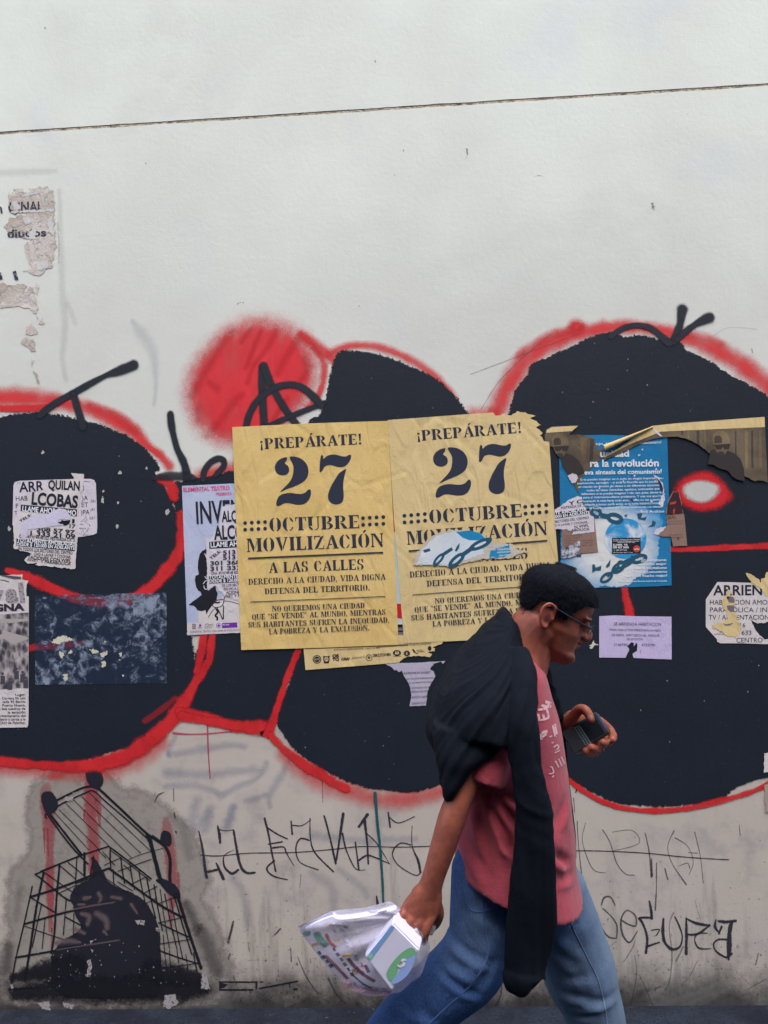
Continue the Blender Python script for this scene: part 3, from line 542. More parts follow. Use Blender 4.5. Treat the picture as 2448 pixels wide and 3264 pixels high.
s = Spray(.0007); s.add(zb([(275, 912, 9), (500, 915, 9), (800, 930, 9), (1080, 958, 9), (1380, 976, 8)])); s.add(zb([(320, 440, 10), (300, 500, 12)])); s.add(zb([(285, 540, 7), (292, 640, 6)])); s.build('long_marker_line', M_mark, wall)
s = Spray(.0029); s.add(z9([(612, 262, 26), (622, 380, 22), (632, 500, 22), (642, 580, 22), (652, 700, 20), (662, 850, 20), (668, 1000, 18)])); s.build('teal_paint_drip', M_teal, wall)
s = Spray(.0007); s.add(zn([(372, 70, 20), (376, 200, 18), (382, 350, 16), (395, 530, 12)])); s.add(zn([(90, 150, 30), (200, 158, 20), (370, 155, 18), (580, 135, 16)])); s.build('pink_paint_drip', M_pink, wall)
# little marks in the plain plaster higher up
F = Flat(.0005)
for x, y, r_ in ((143, 88, 5), (1196, 195, 4), (1488, 480, 6), (1490, 490, 4), (2080, 655, 9), (2084, 662, 7), (1286, 480, 3), (465, 522, 3), (1258, 560, 3), (2190, 365, 3), (1145, 975, 4), (652, 1130, 3)): F.poly(jag([(x-r_*.5, y-r_), (x+r_*.5, y-r_*.9), (x+r_*.55, y+r_), (x-r_*.3, y+r_*1.1)], r_*.3, r_*.4, int(x)))
F.line([(1704, 563), (1716, 560), (1732, 562)], 2.2); F.line([(755, 970), (765, 964), (778, 965)], 3); F.line([(1483, 472), (1490, 478), (1487, 500), (1482, 508)], 2.5)
F.build('plaster_blemish', ink_mat('blemish_grey', C(140, 136, 126), .6), wall)
# ------------------------------------------------------------------ the upturned trolley stencil and its grey ground
M_ground = rag_mat('grey_green_repaint', C(164, 156, 146), C(142, 134, 126), fs=30, edge=(1.0, -.1))
P = z4([(230, 250), (330, 170), (470, 100), (560, 90), (690, 150), (780, 250), (900, 270), (1010, 320), (1100, 400), (1190, 470), (1260, 560), (1300, 640), (1330, 760), (1350, 850), (1310, 960), (1350, 1030), (1400, 1140), (1450, 1240), (1440, 1320), (1500, 1420), (1470, 1540), (1420, 1620), (1150, 1640), (700, 1650), (300, 1640), (80, 1620), (20, 1580), (20, 1420), (40, 1300), (90, 1180), (70, 1080), (80, 940), (90, 840), (130, 760), (200, 680), (230, 560), (200, 400)])
tag(ragged('repainted_patch', P, .00045, M_ground, wall, band=34), 'patchy grey-green ground painted round the trolley stencil')
# red runs behind the stencil
M_run = spray_mat('red_paint_run', C(186, 60, 74), soft=.55, grain=.9, opac=.62, gs=120)
s = Spray(.0009)
for P in ([(305, 230, 90, .5), (310, 330, 120, .8), (325, 480, 110, .75), (330, 640, 70, .7), (330, 800, 80, .9), (335, 1000, 60, .9), (335, 1170, 40, .6)], [(290, 500, 16), (295, 660, 10)], [(315, 500, 18), (320, 680, 12)], [(610, 100, 120, .5), (605, 230, 120, .9), (600, 400, 110, .9), (615, 520, 100, .85), (620, 660, 100, .9), (615, 840, 60, .9)], [(560, 380, 22), (558, 440, 12)], [(650, 300, 60), (660, 480, 20)], [(1095, 440, 60, .5), (1110, 560, 110, .7), (1130, 720, 110, .75), (1140, 880, 90, .7), (1135, 1040, 40, .8), (1128, 1150, 22, .6)], [(1180, 800, 30, .6), (1190, 960, 20, .6), (1230, 1100, 16, .6)], [(345, 1160, 16), (340, 1290, 10)]): s.add(z4(P), op=.8)
s.build('red_paint_run', M_run, wall)
s = Spray(.00085)
for P in ([(60, 1560, 200), (300, 1500, 300), (700, 1480, 380), (1100, 1500, 320), (1400, 1560, 220)], [(200, 1620, 120), (700, 1640, 120), (1350, 1610, 120)], [(1330, 1180, 160), (1380, 1300, 190), (1440, 1450, 160)], [(60, 1280, 120), (40, 1450, 150)], [(1230, 1000, 120), (1300, 1150, 140)]): s.add(z4(P), op=.55)
for P in ([(1220, 560, 130), (1250, 680, 100)], [(1130, 420, 110), (1220, 500, 110)], [(130, 900, 90), (110, 1100, 90)]): s.add(z4(P), op=.2)
tag(s.build('smoky_overspray', spray_mat('smoky_overspray', C(52, 46, 52), soft=1.0, grain=.9, opac=.8, gs=120), wall), 'smoky dark overspray round the foot of the trolley stencil')
M_st = rag_mat('black_stencil_paint', C(26, 26, 36), C(40, 38, 50), fs=160); M_stl = spray_mat('black_stencil_lines', C(26, 26, 36), soft=.35, grain=.6, gs=300)
M_stg = spray_mat('grey_stencil_tone', C(128, 110, 112), soft=.9, grain=.6, opac=.95); M_stp = spray_mat('pale_scuff', C(176, 168, 166), soft=.3, grain=1.2)
cart = link('stencil_shopping_trolley', mesh('stencil_shopping_trolley', *(lambda f: (f.V, f.F))(Flat(.0016).line(z4([(290, 1515), (480, 1520)]), 3))), M_st, wall)
tag(cart, 'black stencil of an upturned wire shopping trolley with a gorilla caged inside')
s = Spray(.0017)
def L(P, w_): s.add(z4([tuple(p)+(w_*(.8 if w_ > 12 else .9),) for p in P]), k=4)
# handle frame and tray
for P, w_ in (([(380, 310), (470, 265), (540, 232), (600, 220), (660, 240)], 20), ([(660, 240), (800, 370), (970, 530), (1090, 610)], 24), ([(1010, 550), (1090, 615), (1125, 700), (1125, 850), (1165, 900)], 30), ([(990, 560), (1020, 680), (1060, 830), (1100, 890), (1170, 930)], 40), ([(320, 390), (400, 490), (540, 670)], 22), ([(310, 400), (460, 600), (580, 730)], 16), ([(1040, 840), (1180, 940)], 26),
   ([(330, 370), (300, 410), (310, 430)], 14), ([(320, 400), (400, 340), (560, 265), (620, 250), (700, 320), (840, 440), (970, 560)], 12), ([(970, 540), (985, 580)], 20)): L(P, w_)
for a, b in (((360, 390), (590, 640)), ((390, 370), (660, 640)), ((440, 335), (720, 610)), ((490, 310), (870, 690)), ((540, 285), (930, 660)), ((590, 260), (1000, 650))): L([a, b], 6)
L([(840, 710), (930, 670), (1080, 628)], 5)
# basket rims
L([(235, 800), (500, 690), (720, 615)], 14); L([(270, 780), (520, 680)], 10); L([(720, 615), (860, 720), (1000, 830)], 16); L([(730, 640), (870, 745), (990, 840)], 7); L([(235, 800), (300, 850), (420, 950), (480, 980)], 16)
L([(200, 950), (420, 880), (720, 760)], 20); L([(720, 760), (900, 890), (1070, 1010), (1210, 1085)], 22); L([(160, 1130), (400, 1060), (540, 1030)], 18); L([(1050, 1120), (1150, 1170), (1260, 1220)], 12); L([(105, 1350), (340, 1310), (560, 1275)], 18); L([(1045, 1300), (1180, 1350), (1310, 1390)], 12); L([(200, 950), (360, 1050)], 12); L([(160, 1140), (330, 1200), (480, 1250)], 8); L([(430, 1080), (560, 1150)], 12); L([(60, 1560), (400, 1540)], 14)
# verticals, left face
for P, w_ in (([(215, 880), (160, 1130), (110, 1340), (70, 1560)], 14), ([(290, 790), (240, 1030), (200, 1300), (165, 1500)], 22), ([(395, 740), (375, 960), (360, 1200), (340, 1320)], 20), ([(275, 1000), (215, 1280)], 9), ([(510, 690), (500, 860)], 10), ([(440, 960), (420, 1200)], 9), ([(490, 1060), (485, 1250)], 9), ([(300, 1090), (280, 1290)], 8), ([(300, 790), (440, 890), (520, 940)], 9), ([(395, 740), (500, 830)], 9), ([(450, 720), (560, 810)], 9), ([(560, 660), (560, 810)], 24), ([(620, 680), (600, 800)], 14), ([(400, 920), (510, 870)], 7), ([(500, 860), (640, 810)], 9)): L(P, w_)
# verticals, right face
for x0, y0, x1, y1, w_ in ((730, 630, 735, 770, 12), (800, 690, 825, 860, 12), (860, 730, 890, 900, 10), (920, 780, 960, 980, 10), (970, 820, 1030, 1090, 12), (1020, 870, 1075, 1170, 12), (1060, 900, 1120, 1280, 8), (1090, 930, 1170, 1290, 10), (1130, 960, 1210, 1360, 9), (1150, 930, 1270, 1330, 14), (1170, 930, 1330, 1420, 30), (1080, 1200, 1110, 1480, 7), (1170, 1290, 1200, 1480, 7), (1230, 1330, 1260, 1500, 7), (1280, 1320, 1320, 1500, 12), (750, 770, 760, 900, 10), (1120, 1280, 1140, 1500, 7)): L([(x0, y0), ((x0+x1)/2-3, (y0+y1)/2), (x1, y1)], w_)
for a, b in (((780, 780), (1000, 700)), ((690, 740), (800, 690)), ((1060, 990), (1160, 950)), ((1050, 1120), (1230, 1080)), ((1060, 1260), (1260, 1230)), ((860, 870), (960, 820)), ((940, 930), (1040, 880)), ((650, 640), (700, 690)), ((660, 800), (840, 920)), ((950, 1000), (1030, 960)), ((680, 650), (760, 740)), ((780, 850), (880, 910)), ((1060, 1420), (1290, 1390)), ((820, 740), (870, 780))): L([a, b], 7)
o = s.build('trolley_wire', M_stl, cart)
s = Spray(.0021, 1.0, .3)
for P in ([(110, 1590, 130), (400, 1560, 210), (800, 1560, 230), (1200, 1560, 210), (1360, 1560, 90)], [(90, 1480, 90), (300, 1440, 190), (500, 1400, 200)], [(1000, 1440, 200), (1200, 1470, 200), (1320, 1490, 110)]): s.add(z4(P), op=.9)
s.build('stencil_dark_base', spray_mat('stencil_base_black', C(28, 27, 36), soft=.7, grain=.9, opac=.93, gs=120), cart)
# wheels
for P in ([(575, 100), (610, 85), (650, 100), (675, 150), (682, 190), (662, 225), (630, 232), (595, 210), (570, 150)], [(275, 285), (300, 258), (345, 262), (380, 320), (375, 370), (330, 400), (305, 390), (285, 340)], [(1070, 530), (1090, 515), (1125, 530), (1132, 580), (1120, 610), (1085, 600), (1062, 580)], [(1060, 830), (1140, 860), (1185, 910), (1190, 960), (1150, 950), (1090, 900)]):
    ragged('trolley_wheel', z4(P), .0019, M_st, cart, band=3)
# gorilla
P = z4([(610, 690), (640, 720), (680, 790), (720, 860), (800, 900), (880, 930), (960, 990), (1010, 1070), (1050, 1170), (1055, 1260), (1062, 1400), (1070, 1500), (1040, 1600), (900, 1612), (600, 1615), (430, 1600), (370, 1560), (350, 1450), (345, 1350), (370, 1300), (420, 1240), (520, 1180), (540, 1130), (500, 1060), (490, 1000), (470, 960), (490, 900), (540, 860), (600, 830), (620, 770)])
tag(ragged('stencil_gorilla', P, .0018, M_st, cart, band=6), 'stencilled black gorilla sitting in the trolley')
s = Spray(.0023)
for P in ([(560, 960, 50), (600, 950, 30)], [(655, 930, 50), (670, 960, 40), (655, 985, 20)], [(540, 1060, 40), (590, 1080, 60), (580, 1130, 50)], [(640, 1060, 60), (700, 1100, 80), (710, 1150, 60)], [(740, 950, 40), (800, 960, 40)], [(520, 1000, 26), (560, 1000, 26)], [(500, 1160, 60), (560, 1190, 40)], [(380, 1250, 60), (470, 1240, 60), (530, 1250, 30)], [(690, 1180, 40), (710, 1200, 20)], [(870, 1000, 40), (910, 1060, 20)]): s.add(z4(P), op=.65)
s.build('stencil_highlight', M_stg, cart)
s = Spray(.0024)
for P in ([(420, 1045, 16), (600, 1010, 20), (760, 985, 18)], [(380, 1300, 14), (600, 1265, 16), (790, 1235, 18)], [(650, 930, 12), (670, 950, 14), (660, 980, 10)]): s.add(z4(P), op=.6)
s.build('stencil_highlight', M_stg, cart)
F = Flat(.0026)
for i, P in enumerate(([(580, 1370), (605, 1360), (610, 1420), (600, 1480), (570, 1475), (585, 1420)], [(1340, 1430), (1365, 1460), (1390, 1560), (1330, 1555)], [(890, 1100), (960, 1105), (955, 1140), (910, 1130)], [(1030, 1155), (1060, 1160), (1050, 1190)], [(75, 1525), (95, 1550), (80, 1560)], [(600, 1290), (620, 1300), (612, 1320)], [(595, 1240), (640, 1225), (600, 1262)], [(430, 290), (490, 285), (470, 320), (435, 315)], [(480, 255), (500, 265), (485, 280)], [(250, 1650), (330, 1640), (340, 1700), (280, 1690)], [(410, 1640), (490, 1660), (480, 1690), (430, 1680)], [(1090, 1600), (1160, 1590), (1180, 1650), (1120, 1690), (1080, 1670)])): F.poly(jag(z4(P), 3, 4, i), 0)
for k in range(60): fleck(F, *z4([(rnd.uniform(150, 1250), rnd.uniform(1250, 1560))])[0], rnd.uniform(.8, 2.6), k)
F.build('scuffed_spot', ink_mat('scuffed_plaster', C(166, 158, 158), .3), cart)
# stencil signature beside the trolley
F = Flat(.0008)
def sg(P, w_): F.line(FR(0, 3050, 1224/1659)(P), w_, curve=False)
sg([(948, 108), (1112, 108)], 5); sg([(950, 104), (950, 145)], 5); sg([(948, 142), (1094, 142)], 6); sg([(1108, 106), (1108, 140)], 6); sg([(1120, 136), (1288, 104)], 5); sg([(1252, 112), (1252, 132)], 3); sg([(1222, 118), (1222, 126)], 3)
F.poly(FR(0, 3050, 1224/1659)([(950, 110), (985, 118), (970, 132), (950, 138)])); F.poly(FR(0, 3050, 1224/1659)([(1122, 105), (1138, 105), (1138, 111), (1122, 111)])); F.poly(FR(0, 3050, 1224/1659)([(1268, 134), (1286, 134), (1286, 144), (1268, 144)]))
F.build('stencil_signature', M_ink0 if 'M_ink0' in globals() else ink_mat('stencil_ink', C(34, 32, 44), .15), wall)
# ------------------------------------------------------------------ posters and flyers
INK = ink_mat('dark_print', C(38, 40, 54)); INKB = ink_mat('stencil_letter_print', C(48, 52, 66)); WINK = ink_mat('pale_print', C(232, 232, 234)); GINK = ink_mat('grey_print', C(112, 104, 112)); REDI = ink_mat('pink_print', C(222, 74, 128), .25)
YEL = paper_mat('yellow_poster_paper', C(222, 192, 126), C(210, 174, 102), stain=.5, creased=.24); YEL2 = paper_mat('pale_yellow_paper', C(216, 192, 140), C(208, 180, 120), stain=.5, creased=.26); TORN = paper_mat('torn_paper_pulp', C(208, 202, 182), C(190, 180, 156))
WHT = paper_mat('white_flyer_paper', C(214, 206, 212), C(196, 184, 190)); LAV = paper_mat('lavender_paper', C(196, 182, 214), C(182, 168, 200), stain=.2); BRN = paper_mat('brown_paper', C(146, 118, 104), C(130, 102, 90)); CRM = paper_mat('cream_paper', C(212, 204, 200), C(196, 186, 184))
def poster(name, label, cat, outline, off, mat, group=None, holes=(), thick=True):
    cx = sum(p[0] for p in outline)/len(outline); cy = sum(p[1] for p in outline)/len(outline)
    e = empty(name, W((cx, cy), off), label, cat, group)
    F = Flat(off); F.poly(outline, 0, holes); F.build('paper_sheet', mat, e); return e
def rect(a, b, c, d): return [a, b, c, d]
# ---- the two big yellow posters; layout measured on the left one, carried to the right one by an affine map
p7 = FR(700, 1300, .38437)
A_TL, A_TR, A_BR, A_BL = np.array([741, 1362.]), np.array([1236, 1342.]), np.array([1270, 2054.]), np.array([770, 2071.])
B_TL, B_TR, B_BR, B_BL = np.array([1236, 1339.]), np.array([1744, 1302.]), np.array([1793, 2029.]), np.array([1290, 2050.])
MA = np.linalg.inv(np.column_stack([A_TR-A_TL, A_BL-A_TL])); MB = np.column_stack([B_TR-B_TL, B_BL-B_TL])
def toA(p): q = p7([p])[0]; return q
def toB(p): q = np.array(toA(p)); return tuple(B_TL+MB@(MA@(q-A_TL)))
TWO = [[(560, 410), (559, 436), (546, 452), (547, 464), (562, 475), (575, 492), (579, 518), (570, 542), (548, 557), (520, 560), (490, 552), (470, 532), (461, 502), (466, 470), (486, 440), (520, 418)],
       [(587, 405), (640, 408), (690, 430), (725, 470), (739, 520), (731, 570), (705, 607), (665, 633), (610, 657), (560, 675), (505, 698), (545, 655), (580, 618), (602, 580), (613, 535), (615, 492), (606, 462), (594, 440), (587, 426)],
       [(472, 800), (478, 765), (496, 733), (535, 712), (590, 706), (640, 712), (680, 714), (712, 702), (732, 682), (745, 675), (758, 684), (760, 712), (750, 748), (730, 778), (700, 798), (650, 804), (600, 795), (560, 790), (530, 796), (505, 810), (482, 815)]]
SEV = [[(841, 402), (860, 400), (863, 424), (892, 400), (930, 388), (970, 390), (1010, 401), (1048, 404), (1072, 392), (1086, 390), (1092, 398), (1088, 425), (1070, 457), (1040, 485), (1000, 494), (960, 485), (920, 475), (885, 481), (866, 497), (852, 525), (830, 525)],
       [(1050, 508), (1041, 550), (1030, 600), (1026, 650), (1030, 700), (1030, 750), (1015, 785), (980, 801), (942, 797), (912, 775), (900, 740), (906, 700), (926, 650), (955, 600), (985, 552), (1012, 528)]]
def yellow_print(e, tf, off):
    F = Flat(off); 
    for P in TWO+SEV: F.poly([tf(p) for p in [tuple(q[:2]) for q in crc(P, 3)]])
    F.build('printed_date', INKB, e)
    for q in (('¡PREPÁRATE!', 335, 345, 1185, 302, 88), ('MOVILIZACIÓN', 228, 1196, 1365, 1150, 112), ('A LAS CALLES', 410, 1369, 1200, 1338, 86)): F = Flat(off); stencil(F, *q, tf); F.build('printed_headline', INKB, e)
    F = Flat(off); stencil(F, 'OCTUBRE', 415, 1025, 1165, 997, 110, tf)
    for k in range(4):
        for x, y in ((215+55*k, 955-3*k), (215+55*k, 1010-3*k), (1190+56*k, 914-3*k), (1191+56*k, 970-3*k)): F.poly([tf((x+16*math.cos(t), y+16*math.sin(t))) for t in np.linspace(0, 6.283, 15)[:-1]])
    F.build('printed_headline', INKB, e)
    F = Flat(off)
    stencil(F, 'DERECHO A LA CIUDAD, VIDA DIGNA', 243, 1466, 1378, 1424, 50, tf); stencil(F, 'DEFENSA DEL TERRITORIO.', 378, 1544, 1248, 1511, 48, tf)
    for t, x0, y0, x1, y1 in (('NO QUEREMOS UNA CIUDAD', 438, 1687, 1205, 1657), ('QUE “SE VENDE” AL MUNDO, MIENTRAS', 272, 1753, 1378, 1711), ('SUS HABITANTES SUFREN LA INEQUIDAD,', 243, 1819, 1410, 1776), ('LA POBREZA Y LA EXCLUSIÓN.', 413, 1874, 1245, 1842)): stencil(F, t, x0, y0, x1, y1, 44, tf)
    F.poly([tf(p) for p in ((240, 1240), (1357, 1192), (1357, 1204), (240, 1253))]); F.poly([tf(p) for p in ((258, 1605), (1375, 1559), (1375, 1565), (258, 1611))])
    F.build('printed_text', INKB, e)
G27 = 'yellow protest posters dated 27 October'
PA = [tuple(A_TL), (985, 1350), tuple(A_TR), (1249, 1560), (1262, 1830), tuple(A_BR), (1020, 2064), tuple(A_BL), (756, 1720)]
ea = poster('protest_poster', 'untorn yellow 27 OCTUBRE poster with all its print, left of its torn twin', 'poster', PA, .0052, YEL, G27); yellow_print(ea, toA, .0056)
q2 = FR(1200, 1300, .42194)
PB = q2([(85, 93), (300, 78), (600, 55), (880, 36)])+jago(q2([(900, 60), (960, 48), (1010, 60), (1060, 25), (1200, 60), (1160, 80), (1245, 130), (1205, 145), (1255, 190), (1230, 210), (1250, 225)]), 3, 5, 3)+q2([(1262, 252), (1303, 258), (1325, 560), (1350, 900), (1378, 1250), (1405, 1700), (1000, 1735), (660, 1757), (210, 1776), (170, 1300), (130, 800)])
eb = poster('protest_poster', 'torn yellow 27 OCTUBRE poster with ragged top corner and scraped hole, behind the man', 'poster', PB, .0046, YEL2, G27); yellow_print(eb, toB, .0050)
# scraped hole in it: blue-and-white chain poster showing through
rem = poster('poster_remnant', 'half-round patch of white and blue chain print in the torn yellow poster', 'poster scrap', jag(q2([(275, 1190), (290, 1110), (340, 1050), (400, 985), (470, 945), (560, 922), (680, 922), (760, 935), (820, 965), (860, 1012), (940, 1020), (1010, 1022), (1035, 1060), (1150, 1085), (1080, 1100), (1010, 1135), (900, 1140), (750, 1152), (640, 1175), (600, 1195), (540, 1200), (440, 1190), (350, 1185)]), 3, 6, 8), .0070, paper_mat('scraped_pulp', C(190, 184, 172), C(206, 190, 150)), None)
BLUE = paper_mat('blue_print', C(36, 142, 186), C(20, 112, 158)); PALE = paper_mat('pale_print_ground', C(214, 214, 214), C(186, 204, 214)); CHN = ink_mat('dark_teal_print', C(36, 84, 106))
F = Flat(.0073)
F.poly(jag(q2([(300, 1188), (350, 1060), (450, 965), (580, 935), (700, 935), (790, 960), (840, 1010), (800, 1060), (820, 1100), (700, 1140), (600, 1170), (540, 1190), (430, 1180)]), 3, 6, 2), 0)
F.poly(q2([(600, 938), (700, 926), (780, 945), (820, 985), (760, 1000), (700, 1000), (650, 980)]), 1); F.poly(jag(q2([(860, 1080), (920, 1060), (1000, 1030), (1015, 1090), (960, 1130), (850, 1130)]), 3, 6, 2), 1)
def chain(F, P, w_, mi, fr):
    for i in range(len(P)-1):
        a = np.array(P[i]); b = np.array(P[i+1]); t = (b-a)/np.linalg.norm(b-a); n = np.array([-t[1], t[0]]); c = (a+b)/2; l = np.linalg.norm(b-a)*.66
        if i % 2 == 0:
            pts = [c+t*l*math.cos(u)*1.0+n*w_*math.sin(u) for u in np.linspace(0, 6.283, 25)[:-1]]; inn = [c+t*l*.55*math.cos(u)+n*w_*.30*math.sin(u) for u in np.linspace(0, 6.283, 25)[:-1]]
            F.poly(fr([tuple(p) for p in pts]), mi, [fr([tuple(p) for p in inn])[::-1]])
        else:
            F.line(fr([tuple(a-t*l*.3), tuple(b+t*l*.3)]), w_*.95*.42, mi, curve=False)
chain(F, [(440, 1180), (500, 1110), (560, 1070)], 26, 2, q2); chain(F, [(560, 1190), (650, 1110), (720, 1060), (850, 1000), (830, 1010)], 34, 2, q2)
F.poly(q2([(590, 1080), (610, 1040), (630, 1020), (622, 1060), (605, 1085)]), 2); F.poly(q2([(350, 1075), (400, 1060), (410, 1080), (365, 1095)]), 2)
for t, x0, y0, x1 in (('es mucho m', 840, 1050, 990), ('que el capitalis', 805, 1078, 1030), ('omunism', 910, 1098, 1015), ('cho mejo', 925, 1122, 1012), ('sera aun m', 745, 1142, 890)): sans(F, t, *q2([(x0, y0)])[0], *q2([(x1, y0-8)])[0], 7, 3, .015)
F.build('printed_chain', [PALE, BLUE, CHN, ink_mat('white_lettering', C(205, 208, 210))], rem)
# slit between the twins: the sheet underneath shows
sl_ = poster('poster_remnant', 'pale blue and red paper showing in the slit between the yellow posters', 'poster scrap', [(1246, 1640), (1282, 1640), (1300, 1990), (1256, 1990)], .0034, paper_mat('pale_blue_scrap', C(176, 196, 204), C(206, 204, 196)))
F = Flat(.0037); F.poly(jag([(1246, 1640), (1282, 1640), (1282, 1690), (1246, 1696)], 3, 5, 1), 0); F.poly(jag([(1250, 1925), (1298, 1925), (1298, 1972), (1250, 1968)], 3, 5, 2), 0)
for k in range(4): F.poly([(1262, 2000+14*k), (1292, 2000+14*k), (1292, 2010+14*k), (1262, 2010+14*k)], 1)
F.build('printed_panel', [ink_mat('red_scrap_print', C(190, 34, 44)), GINK], sl_)
# ---- strip of an older event poster under the yellow ones
q3 = FR(1200, 2050, .16878)
PS = [(966, 2040), (1200, 2030), (1250, 2022), (1420, 2030)]+jago(q3([(1240, 5), (1150, 40), (1060, 70), (1110, 95), (1100, 150), (960, 165), (1050, 200), (1030, 240), (1000, 265), (880, 245), (720, 238), (600, 250), (500, 290), (440, 350)]), 2, 4, 4)+q3([(440, 358), (0, 398)])+p7([(1000, 2150), (713, 2173), (705, 2080)])
es = poster('event_poster', 'narrow yellow poster foot with a row of small black logos, below the yellow twins', 'poster', PS, .0038, YEL2)
F = Flat(.0041); F.poly(p7([(705, 1985), (1561, 1960), (1561, 1972), (705, 2000)])+[], 1); F.poly(q3([(0, 42), (380, 22), (380, 60), (0, 82)]), 1)
sans(F, "ANTONIO'S RESTAURANTE: CALLE 30 SUR", *p7([(945, 2012)])[0], *p7([(1330, 1996)])[0], 5, 0, .01); sans(F, 'CONQUISTADORES SECTOR (UNICENTRO)', *q3([(380, 55)])[0], *q3([(1035, 18)])[0], 6, 0, .01)
F.build('printed_address', [INK, ink_mat('brown_band', C(120, 102, 66))], es)
F = Flat(.0041)
for (x, y, r_) in ((809, 2084, 36), ): 
    X, Y = p7([(x, y)])[0]; F.disc(X, Y, r_*.384); F.disc(X, Y, r_*.30, 1); F.disc(X, Y, r_*.26); 
    sans(F, 'RUTA', X-7, Y+3, X+7, Y+2, 5, 1, .02)
X, Y = p7([(887, 2083)])[0]; F.disc(X, Y, 10.5); F.disc(X-8, Y-8, 3); F.disc(X+8, Y-8.5, 3); F.disc(X, Y, 7, 1); sans(F, '420', X-6, Y+3, X+6, Y+2.5, 5.5, 0, .02); F.poly([(X-9, Y+8), (X+9, Y+7), (X+7, Y+13), (X-7, Y+13)])
for t, y in (('OS', 2068), ('TQ', 2096)): sans(F, t, *p7([(936, y)])[0], *p7([(992, y-2)])[0], 9, 0, .06)
sans(F, 'Killajay', *p7([(1008, 2095)])[0], *p7([(1085, 2085)])[0], 9, 0, .03, .4); sans(F, 'Antonio´s', *p7([(1095, 2085)])[0], *p7([(1205, 2070)])[0], 8, 0, .0, .4)
X, Y = p7([(1240, 2070)])[0]; F.poly([(X+10.5*math.cos(a), Y+10.5*math.sin(a)) for a in np.linspace(0, 6.283, 19)[:-1]], 0, [[(X+8.8*math.cos(-a), Y+8.8*math.sin(-a)) for a in np.linspace(0, 6.283, 19)[:-1]]])
for a in (-60, -90, -120, -20, -160): F.poly([(X-1, Y+4), (X+7*math.cos(R(a))-1.2, Y+7*math.sin(R(a))), (X+7.5*math.cos(R(a)), Y+7.5*math.sin(R(a))), (X+1, Y+4)])
sans(F, 'DEMOLITION MEN', *p7([(1272, 2064)])[0], *p7([(1420, 2054)])[0], 9, 0, .03)
X, Y = q3([(388, 182)])[0]; F.disc(X, Y, 13, 0, 18, 9.5); sans(F, 'AA', X-7, Y+5, X+8, Y+4, 10, 1, .04); F.poly(q3([(315, 240), (465, 238), (465, 246), (315, 248)]))
X, Y = q3([(575, 190)])[0]; F.poly([(X+(12 if i % 2 else 8.5)*math.cos(i*.4), Y+(11 if i % 2 else 8)*math.sin(i*.4)) for i in range(16)]); sans(F, 'E', X-2, Y+4, X+2, Y+4, 7, 1, .04)
F.poly(q3([(670, 105), (700, 110), (740, 150), (720, 160), (800, 205), (760, 200), (710, 175), (690, 150)])); sans(F, 'SOUND', *q3([(755, 140)])[0], *q3([(870, 132)])[0], 3, 0, .03); sans(F, 'MOVEMENT', *q3([(765, 172)])[0], *q3([(915, 162)])[0], 3, 0, .03); F.disc(*q3([(1005, 95)])[0], 6, 0, 14, 8)
F.build('printed_logo', [INK, YEL2], es)

# ---- theatre poster with the room-to-let flyer stuck over it
q4 = FR(580, 1500, .2441)
et = poster('theatre_poster', 'pale blue ELEMENTAL TEATRO poster with a black hatted figure, left of the whole yellow poster', 'poster', q4([(3, 200), (680, 168), (780, 170), (850, 2110), (75, 2150)]), .0030, paper_mat('pale_blue_paper', C(188, 192, 210), C(166, 176, 206), stain=.6))
F = Flat(.0033); F.poly(jag(q4([(215, 1830), (330, 1820), (420, 1740), (540, 1640), (700, 1660), (850, 1690), (850, 2108), (75, 2146), (72, 1990), (215, 1985)]), 2, 5, 2)); F.build('printed_ground', CRM, et)
F = Flat(.0036)
sans(F, 'ELEMENTAL TEATRO', *q4([(22, 278)])[0], *q4([(628, 250)])[0], 12.5, 1, .035); sans(F, 'PRESENTA', *q4([(452, 325)])[0], *q4([(655, 318)])[0], 8.5, 1, .03); sans(F, 'INVEN', *q4([(195, 692)])[0], *q4([(800, 660)])[0], 68, 0, .02); sans(F, 'ELEMENTAL TEATRO: CRA 42#44-46 (PASCASIO CONSA', *q4([(112, 2118)])[0], *q4([(840, 2090)])[0], 7, 3, .0)
F.poly(q4([(527, 1990), (722, 1980), (728, 2045), (527, 2055)]), 2); sans(F, 'MinCultura', *q4([(535, 2020)])[0], *q4([(622, 2015)])[0], 4, 4, .01)
F.disc(*q4([(484, 2022)])[0], 8.2, 2); F.disc(*q4([(484, 2022)])[0], 6.4, 4); F.disc(*q4([(484, 2022)])[0], 4.6, 2)
for k in range(2):
    for j in range(3): F.poly(q4([(138+25*k, 1998+25*j), (158+25*k, 1997+25*j), (158+25*k, 2017+25*j), (138+25*k, 2018+25*j)]), 3)
F.poly(q4([(225, 2010), (245, 2000), (262, 2028), (232, 2042)]), 2); sans(F, 'Teatro', *q4([(210, 2058)])[0], *q4([(265, 2054)])[0], 3.6, 2, .02); F.line(q4([(305, 2010), (340, 1998), (360, 2012), (410, 2000)]), 1.6, 3); sans(F, 'MEDELLIN', *q4([(300, 2040)])[0], *q4([(412, 2034)])[0], 4, 3, 0); sans(F, 'EN ESCENA', *q4([(300, 2062)])[0], *q4([(400, 2058)])[0], 4, 3, 0)
F.build('printed_text', [INK, REDI, ink_mat('purple_print', C(112, 46, 158)), GINK, WINK], et)
F = Flat(.0035)
